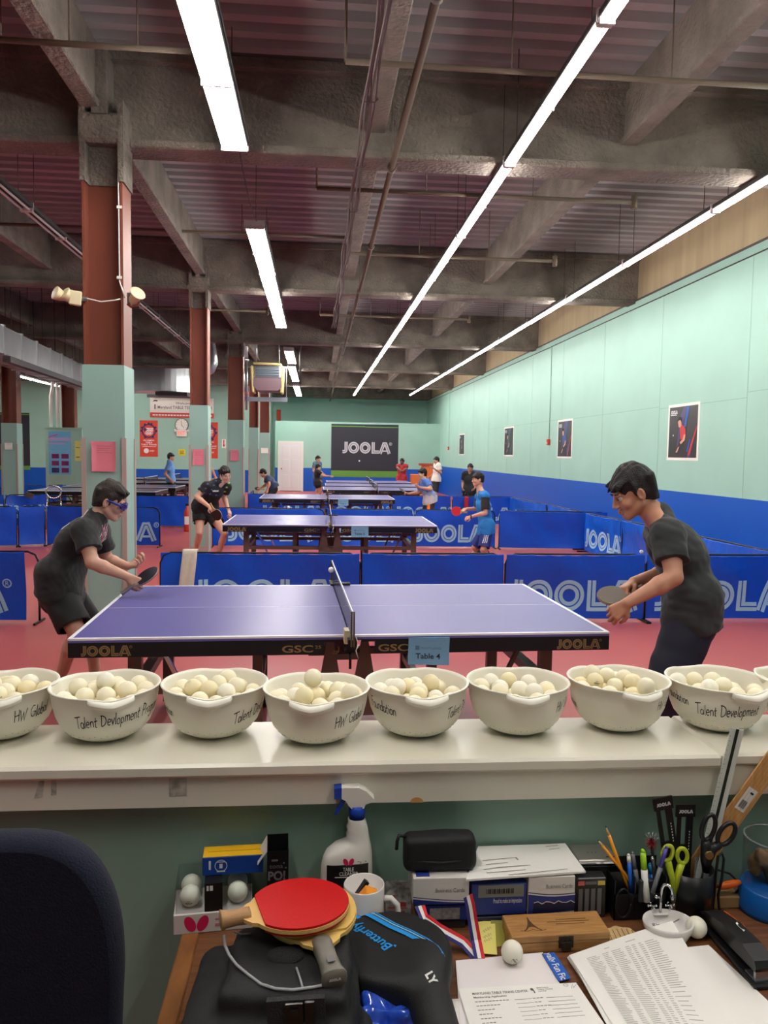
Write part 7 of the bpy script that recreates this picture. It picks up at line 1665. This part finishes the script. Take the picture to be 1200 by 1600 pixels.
# ---- coaster, sink, ball
t = place('coaster', 'beige knitted coaster between the wooden box and the little sink', 'coaster', 972, 1467, DZ+.0005)
V = [(.034*(1+.06*math.sin(9*a))*math.cos(a)*1.1, .034*(1+.06*math.sin(9*a))*math.sin(a)) for a in np.linspace(0, 2*PI, 54, endpoint=False)]
MB().prism(V, 0, .004, (0, 0, 0), (1, 0, 0), (0, 1, 0)).build('knit_pad', mat('knitted_beige', (206, 178, 128), .9, bump=.8, bscale=180), t)
s = MB()
for k in range(6):
    x = -.024+.0095*k; L_ = .026*math.sqrt(max(.05, 1-(x/.036)**2)); s.bar((x, -L_, .0042), (x+.004, L_, .0042), .0014, .001)
s.build('knit_rows', mat('knit_brown', (150, 112, 70), .9), t)
t = place('toy_sink', 'miniature white washbasin with chrome tap used as a tray', 'ornament', 1043, 1466, DZ)
sr = .049; M_GLZ = mat('white_glaze', (0, 0, 0))
MB().lathe([(.0005, .002), (sr*.55, .0), (sr*.78, .006), (sr*.95, .022), (sr, .033), (sr*.985, .036), (sr*.91, .035), (sr*.84, .024), (sr*.62, .010), (.0005, .007)], 40, sy=.82).build('basin', M_GLZ, t)
MB().bb(-.016, .016, sr*.60, sr*.86, .026, .031, .002).build('tap_ledge', M_GLZ, t)
b = MB(); ty = sr*.72; b.cyl((0, ty, .030), (0, ty, .066), .0028, n=10).cyl((-.010, ty-.001, .064), (.003, ty, .060), .0022, n=8).ball((-.010, ty-.001, .064), .004, 8)
b.tube([(0, ty, .060), (.001, ty-.001, .080), (.004, ty-.004, .090), (.010, ty-.010, .092), (.015, ty-.015, .084), (.016, ty-.016, .072)], .003, 10).cyl((.016, ty-.016, .066), (.016, ty-.016, .073), .0042, n=10)
b.build('tap', M_CHROME, t)
for sx in (-.017, .019):
    b = MB().cyl((sx, ty, .030), (sx, ty, .044), .0026, n=8)
    for a in (0, PI/2): b.cyl((sx-.008*math.cos(a), ty-.008*math.sin(a), .045), (sx+.008*math.cos(a), ty+.008*math.sin(a), .045), .0018, n=6).ball((sx-.008*math.cos(a), ty-.008*math.sin(a), .045), .0026, 8).ball((sx+.008*math.cos(a), ty+.008*math.sin(a), .045), .0026, 8)
    b.build('tap_handle', M_CHROME, t)
p = np.array(t.location); tag(MB().tube([p+V3(-.03, .005, .027), p+V3(.0, .004, .022), p+V3(.028, .012, .030)], .0012, 6).tube([p+V3(-.03, .002, .026), p+V3(-.008, -.004, .020), p+V3(.012, -.006, .016)], .0012, 6).build('paper_clip', M_CHROME), 'bent wire paper clip lying in the miniature basin', 'paper clip')
desk_ball(lie(1088, 1449, DZ+.02)*V3(1, 1, 0)+V3(0, 0, DZ+.0202), 'plain white ball tucked against the right of the miniature basin', False)
# ---- pen pots and what stands in them
M_POT = mat('black_pot_plastic', (20, 21, 23), .35)
Yc = WY-.085; q = at(1074, 1400, Yc); rp = (at(1110, 1400, Yc)[0]-at(1038, 1400, Yc)[0])/2; hp_ = at(1074, 1374, Yc-rp)[2]-DZ
tp = thing('pen_pot', 'tall round black pot holding scissors and net gauges', 'pen holder', (q[0], Yc, DZ))
MB().lathe([(.0005, 0), (rp, 0), (rp, hp_), (rp-.002, hp_), (rp-.0025, .004), (.0005, .003)], 32).build('pot', M_POT, tp)
q2 = at(992, 1400, Yc-.004); hw2 = (at(1034, 1400, Yc)[0]-at(955, 1400, Yc)[0])/2
tq = thing('desk_organizer', 'low black organizer with pencils and markers left of the round pot', 'pen holder', (q2[0], Yc-.004, DZ)); hq = at(1000, 1372, Yc-.03)[2]-DZ
b = MB().bb(-hw2, hw2, .024, .026, 0, hq*1.22).bb(-hw2, -hw2+.002, -.026, .026, 0, hq*.95).bb(hw2-.002, hw2, -.026, .026, 0, hq).bb(-hw2, hw2, -.026, -.024, 0, hq*.62).bb(-hw2, hw2, -.001, .001, 0, hq).bb(-.012, -.010, -.026, .026, 0, hq).bb(-hw2, hw2, -.026, .026, 0, .002); b.build('compartments', M_POT, tq)
MB().bb(-.006, .026, -.034, -.026, hq*.45, hq*1.0, .003).build('front_pocket', mat('dark_slate_pocket', (36, 38, 48), .5), tq)
MB().tube([(-.036+.016*math.cos(a), -.028, hq*.42+.03*math.sin(a)) for a in np.linspace(0, 2*PI, 18)], .0022, 6).build('headset_loop', M_BLACK, tq)
def seg(px0, py0, px1, py1, Y0=None, Y1=None): Y0 = Y0 or Yc; return V3(*at(px0, py0, Y0)), V3(*at(px1, py1, Y1 or Y0))
def rod(name, label, cat, a, b2, parts, group=None, n=10):
    """stick from a (down in the pot) to b2; parts = (name, material, from, to, radius0, radius1)"""
    t = thing(name, label, cat, tuple(a), 0, group); d = b2-a
    for nm, m, s0, s1, r0, r1 in parts: MB().cyl(d*s0, d*s1, r0, r1, n).build(nm, m, t)
    return t
M_PENC = mat('pencil_yellow', (226, 148, 30), .45); M_TIP = mat('pencil_wood', (214, 176, 120), .6)
for (a, b2, lb) in (((972, 1362), (946, 1290), 'taller yellow pencil pointing up from the organizer'), ((970, 1358), (934, 1312), 'shorter yellow pencil leaning left from the organizer')):
    A, B = seg(*a, *b2, Yc-.005, Yc+.010); A = A+(A-B)*.45
    rod('pencil', lb, 'pencil', A, B, (('shaft', M_PENC, 0, .86, .0036, .0036), ('wood_tip', M_TIP, .86, .97, .0036, .0010), ('lead', M_PEN, .97, 1., .0010, .0003)), 'pencils in the organizer', 6)
def pen(lb, a, b2, m1, m2, Y=None, r=.0045, cat='pen', name='pen', split=.55):
    A, B = seg(*a, *b2, (Y or Yc)-.012, (Y or Yc)-.004); A = A+(A-B)*.6; A[2] = max(A[2], DZ+.004)
    return rod(name, lb, cat, A, B, (('barrel', m1, 0, split, r, r), ('upper_barrel', m2, split, .95, r*.96, r*.85), ('cap_end', m2, .95, 1., r*.85, r*.4)))
M_BLUEI = mat('blue_pen_plastic', (20, 90, 190), .35); M_GREYP = mat('grey_pen_plastic', (110, 112, 116), .35)
pen('blue and white pen in the organizer', (985, 1372), (982, 1334), M_BLUEI, M_WPR, split=.78); pen('grey pen beside the blue and white pen', (994, 1368), (988, 1331), M_GREYP, M_GREYP)
pen('fat lime and white marker in the organizer front', (1008, 1378), (1004, 1327), M_WPR, mat('lime_plastic', (160, 210, 40), .4), Yc-.022, .0066, 'marker', 'marker', .62)
pen('blue topped marker behind the lime marker', (1019, 1372), (1017, 1348), M_BLUEI, mat('teal_blue', (20, 120, 170), .4), Yc-.006, .0066, 'marker', 'marker'); pen('violet pen leaning right across the lime scissors', (1028, 1368), (1042, 1322), M_GREYP, mat('violet_plastic', (74, 60, 150), .4), Yc-.030); pen('black pen with chrome top in the organizer', (1023, 1366), (1019, 1338), M_BLACK, M_CHROME, Yc-.02, split=.9)
A, B = seg(1022, 1362, 1018, 1312, Yc, Yc+.004); A = A+(A-B)*.5
t = rod('tinsel_pen', 'pen with red glitter pompom top behind the markers', 'pen', A, B, (('stem', M_BLACK, 0, .9, .003, .003),))
b = MB(); R4 = random.Random(9)
for k in range(70): d = unit([R4.gauss(0, 1), R4.gauss(0, 1), R4.gauss(0, 1)]); b.cyl((B-A)*.93, (B-A)*.93+d*.014, .0006, .0003, 4)
b.build('pompom', mat('red_tinsel', (160, 24, 40), .3, metal=.3), t)
b = MB()
for k in range(24): d = unit([R4.gauss(0, 1), R4.gauss(0, 1), abs(R4.gauss(0, 1))+.4]); b.cyl((B-A)*.97, (B-A)*.97+d*.019, .0006, .0003, 4)
b.build('silver_strands', M_CHROME, t)
def loop(c_, u, v, ru, rv, r, n=28): return [c_+u*ru*math.cos(a)+v*rv*math.sin(a) for a in np.linspace(0, 2*PI, n, endpoint=False)]
# lime scissors
Ys = Yc-.030; c1, c2, cp = (V3(*at(px, py, Ys)) for px, py in ((1043, 1333), (1066, 1337), (1054, 1374)))
t = thing('scissors', 'lime green handled scissors in the round pot', 'scissors', tuple(cp), 0); M_LIME = mat('lime_handle', (172, 186, 40), .4); ux = V3(1, 0, 0); uz = V3(0, 0, 1)
for c_, s in ((c1, -1), (c2, 1)):
    MB().tube(loop(c_-cp, ux, unit(V3(-s*.12, 0, 1)), .0105, .0155, .005), .0042, 8, closed=True).tube([c_-cp+V3(-s*.001, 0, -.016), V3(s*.006, 0, .006), V3(s*.0015, 0, -.030)], [.0075, .0065, .004], 8).build('handle', M_LIME, t)
    MB().bar(V3(s*.001, s*.0006, -.02), V3(s*.003, s*.0006, -.075), .0012, .008, (1, 0, 0)).build('blade', M_CHROME, t)
# black scissors
Ys = Yc-.012; c1, c2, cp = (V3(*at(px, py, Ys)) for px, py in ((1107, 1293), (1135, 1303), (1104, 1329)))
t = thing('scissors', 'big black handled scissors standing in the round pot before the ruler', 'scissors', tuple(cp), 0); M_BSC = mat('black_handle', (26, 26, 28), .45)
for c_, ru, rv, d in ((c1, .0135, .027, unit(V3(.22, 0, 1))), (c2, .0150, .025, unit(V3(.62, 0, 1)))):
    x = np.cross(V3(0, 1, 0), d); MB().tube(loop(c_-cp, x, d, ru, rv, .005), .0048, 8, closed=True).tube([c_-cp-d*rv, (c_-cp-d*rv)*.4, V3(0, 0, -.02), V3(.001, 0, -.045)], [.008, .011, .012, .007], 8).build('handle', M_BSC, t)
MB().cyl((0, -.0135, -.004), (0, -.008, -.004), .0085, n=20).build('pivot_badge', mat('brass_badge', (150, 130, 84), .35, metal=.7), t)
MB().bar((0, 0, -.03), (.004, 0, -.105), .0016, .012, (1, 0, 0)).build('blade', M_CHROME, t)
# net gauges
for k, (p0, p1, hw_, lb) in enumerate((((1036, 1256), (1052, 1366), .0205, 'left black net gauge with white logo sticking out of the round pot'), ((1071, 1267), (1066, 1368), .0205, 'right black net gauge with white logo, slightly lower than the other'))):
    Yg = Yc+.012+.008*k; A, B = V3(*at(*p0, Yg)), V3(*at(*p1, Yg)); d = unit(B-A); x = unit(np.cross(d, V3(0, 1, 0))); x = x if x[0] > 0 else -x; L_ = np.linalg.norm(B-A)
    t = thing('net_gauge', lb, 'gauge', tuple(A), 0, 'net gauges'); n_ = V3(0, -1, 0); v_ = -d
    P_ = lambda poly: MB().prism(poly, -.002, .002, (0, 0, 0), x, v_)
    P_([(-hw_, -.012), (hw_, -.012), (hw_, .014), (-hw_, .014)]).build('head_plate', M_BCARD, t)
    for a, b2 in ((-.0165, -.0085), (.0025, .0165)): P_([(a, -L_-.03), (b2, -L_-.03), (b2, -.012), (a, -.012)]).build('slide_bar', M_BCARD, t)
    P_([(-.0085, -L_-.03), (.0025, -L_-.03), (.0025, -L_*.52), (-.0085, -L_*.52)]).build('slide_bar', M_BCARD, t)
    vs, fs = LOGO_S; q_ = .029/4.4; onface([([(a*q_-.0145, b*.0075-.004) for a, b in vs], fs)], M_WPR, 'head_logo', t, V3(0, -.002, 0), x, v_)
    onface([rect(.0085, -.045-.0062*j, .0105, -.0415-.0062*j) for j in range(7)], M_WPR, 'scale_marks', t, V3(0, -.002, 0), x, v_)
# rulers
def stick(name, label, p0, p1, Y0, Y1, w, th, m, ext=1.25):
    A, B = V3(*at(*p0, Y0)), V3(*at(*p1, Y1)); A2 = B+(A-B)*ext; t = thing(name, label, 'ruler', tuple(A2)); d = B-A2; L_ = np.linalg.norm(d)
    x = unit(np.cross(unit(d), V3(0, 1, 0))); x = x if x[0] > 0 else -x; v_ = unit(d)
    MB().prism([(-w/2, 0), (w/2, 0), (w/2, L_), (-w/2, L_)], -th/2, th/2, (0, 0, 0), x, v_).build('blade', m, t); return t, x, v_, L_
Yr = Yc+.030
t, x, v_, L_ = stick('steel_ruler', 'pale steel ruler with dark centre groove leaning on the ledge', (1117, 1285), (1152, 1139), Yr-.004, yF-.006, .029, .0025, mat('pale_steel', (214, 220, 210), .4), 1.62)
n_ = np.cross(x, v_); onface([rect(-.0035, 0, .0035, L_)], mat('dark_green_groove', (30, 44, 32), .5), 'groove', t, n_*.0013, x, v_); onface([rect(-.0140, .01*k, -.0140+(.005 if k % 5 == 0 else .003), .01*k+.0006) for k in range(1, int(L_/.01))], M_PEN, 'tick_marks', t, n_*.0013, x, v_)
M_YARD = mat('yardstick_wood', (218, 170, 110), .5, rgb2=(202, 148, 86), nscale=6, stretch=(30, 4, 4))
t, x, v_, L_ = stick('yardstick', 'wooden yardstick with a white price sticker leaning right behind the black scissors', (1128, 1300), (1216, 1178), Yr+.004, yF-.008, .044, .004, M_YARD, 2.0)
n_ = np.cross(x, v_); q_ = V3(*at(1169, 1250, Yr+.004)); s0 = float((q_-np.array(t.location))@v_)
onface([rect(-.012, s0-.028, .012, s0+.026)], M_PAPER, 'price_sticker', t, n_*.002, x, v_); onface([rect(-.008+.0022*k, s0-.022, -.0072+.0022*k+.0006*(k % 2), s0-.004) for k in range(7)]+[rect(-.002, s0+.014, .006, s0+.018)], M_PEN, 'barcode', t, n_*.0030, x, v_)
onface([rect(-.014+.008*k, 0.02, -.0136+.008*k, L_) for k in range(5)], mat('wood_grain_line', (164, 110, 56), .6), 'grain_lines', t, n_*.0021, x, v_)
# ---- cables, orange tool, jar, stapler
Yj = WY-.095; q = at(1200, 1460, Yj); t = thing('coin_jar', 'clear jar with blue base at the right edge', 'jar', (q[0], Yj, DZ)); rj = q[0]-at(1160, 1400, Yj)[0]; hj, hb = at(1180, 1309, Yj)[2]-DZ, at(1180, 1398, Yj-.03)[2]-DZ
MB().lathe([(.0005, 0), (rj*1.05, 0), (rj*1.06, .01), (rj, hb), (rj*.93, hb+.004), (.0005, hb+.004)], 36).build('blue_base', mat('blue_jar_plastic', (14, 92, 170), .35), t)
MB().lathe([(rj*.9, hb+.004), (rj*.93, hb+.01), (rj*.93, hj-.004), (rj*.90, hj), (rj*.90, hj-.001), (rj*.90, hb+.01)], 36).build('clear_wall', M_CLEAR, t)
MB().tube([(rj*.915*math.cos(a), rj*.915*math.sin(a), hj) for a in np.linspace(0, 2*PI, 40, endpoint=False)], .0022, 8, closed=True).build('rim', mat('smoky_rim', (120, 128, 128), .2), t)
f = Field(.005); pj = V3(*t.location)
for k in range(30):
    a = R4.uniform(0, 6.28); r_ = R4.uniform(0, rj*.62); f.ell(pj+V3(r_*math.cos(a), r_*math.sin(a), hb+.012+R4.uniform(0, (hj-hb)*.62)), (.015, .013, .011), rot_eul(R4.uniform(0, 3), R4.uniform(0, 3), 0), .006)
o = skin_mesh('shavings', f, mat('brown_shavings', (120, 92, 62), .8, noise=.4, nscale=60), None, V3(0, 0, 0)); tag(o, 'brown shavings filling the clear jar at the right edge', 'shavings', None, 'stuff')
b = MB().tube([V3(*at(px, py, Yc-.02)) for px, py in ((1112, 1430), (1116, 1400), (1119, 1360), (1122, 1338), (1128, 1333), (1131, 1342), (1128, 1372), (1122, 1398), (1124, 1425), (1138, 1440))], .0028, 8).tube([V3(*at(px, py, Yc+.01)) for px, py in ((1118, 1358), (1140, 1365), (1160, 1384), (1148, 1396), (1128, 1400))], .0022, 8)
tag(b.build('cable', M_BLACK), 'black cable looping right of the round pot', 'cable')
A, B = V3(*at(1122, 1386, Yc)), V3(*at(1157, 1378, Yc)); t = thing('orange_tool', 'orange handled tool lying behind the black cable', 'tool', tuple(A)); d = B-A
MB().tube([d*k/6 for k in range(7)], [.005, .007, .0075, .0078, .0075, .0065, .004], 12).build('handle', mat('orange_plastic', (232, 104, 20), .4), t); MB().cyl(-d*1.0, V3(0, 0, 0), .0022).build('shank', M_CHROME, t)
tag(MB().bb(at(1112, 1400, Yc)[0], at(1158, 1400, Yc)[0], Yc-.004, Yc+.05, DZ, at(1130, 1396, Yc)[2]-.006, .002).build('cardboard_box', mat('brown_card', (150, 120, 80), .7)), 'small brown cardboard box under the orange tool', 'box')
A, B = lie(1128, 1428, DZ+.004), lie(1160, 1452, DZ+.004); t = thing('orange_cutter', 'flat orange cutter between the stapler and the jar', 'cutter', (A[0], A[1], DZ)); d = (B-A)*V3(1, 1, 0)
MB().bar(V3(0, 0, .005), d+V3(0, 0, .005), .013, .009).build('body', mat('orange_plastic', (0, 0, 0)), t); MB().bar(d+V3(0, 0, .004), d*1.3+V3(0, 0, .004), .008, .003).build('white_tip', M_WPR, t)
A, B = lie(1108, 1448, DZ), lie(1196, 1548, DZ); t = thing('stapler', 'black stapler lying diagonally at the right edge of the papers', 'stapler', tuple(A), math.atan2((B-A)[1], (B-A)[0])); L_ = float(np.linalg.norm(B-A))
M_STP = mat('black_stapler', (26, 27, 28), .4)
MB().bb(-.01, L_, -.020, .020, 0, .010, .003).build('base', M_STP, t); MB().bb(L_-.040, L_-.008, -.014, .014, .0101, .013).build('anvil', M_STEEL, t)
MB().prism([(-.005, .010), (.03, .018), (L_-.012, .026), (L_-.012, .034), (.02, .030), (-.012, .022)], -.013, .013, (0, 0, 0), (1, 0, 0), (0, 0, 1)).build('magazine', M_STP, t)
f = [(-.012, .024), (.01, .040), (L_*.4, .054), (L_*.75, .057), (L_-.008, .050), (L_-.002, .040), (L_-.004, .036), (.0, .030)]
MB().prism(f, -.0185, .0185, (0, 0, 0), (1, 0, 0), (0, 0, 1)).build('top_arm', M_STP, t)
MB().bb(L_-.018, L_-.012, -.012, .012, .013, .030).build('chrome_nose', M_STEEL, t)
onface([fit(written('u')[0], .030, .010)], M_WPR, 'white_signature', t, V3(L_*.42, .004, .0560), (1, 0, .04), (0, 1, 0), .001)
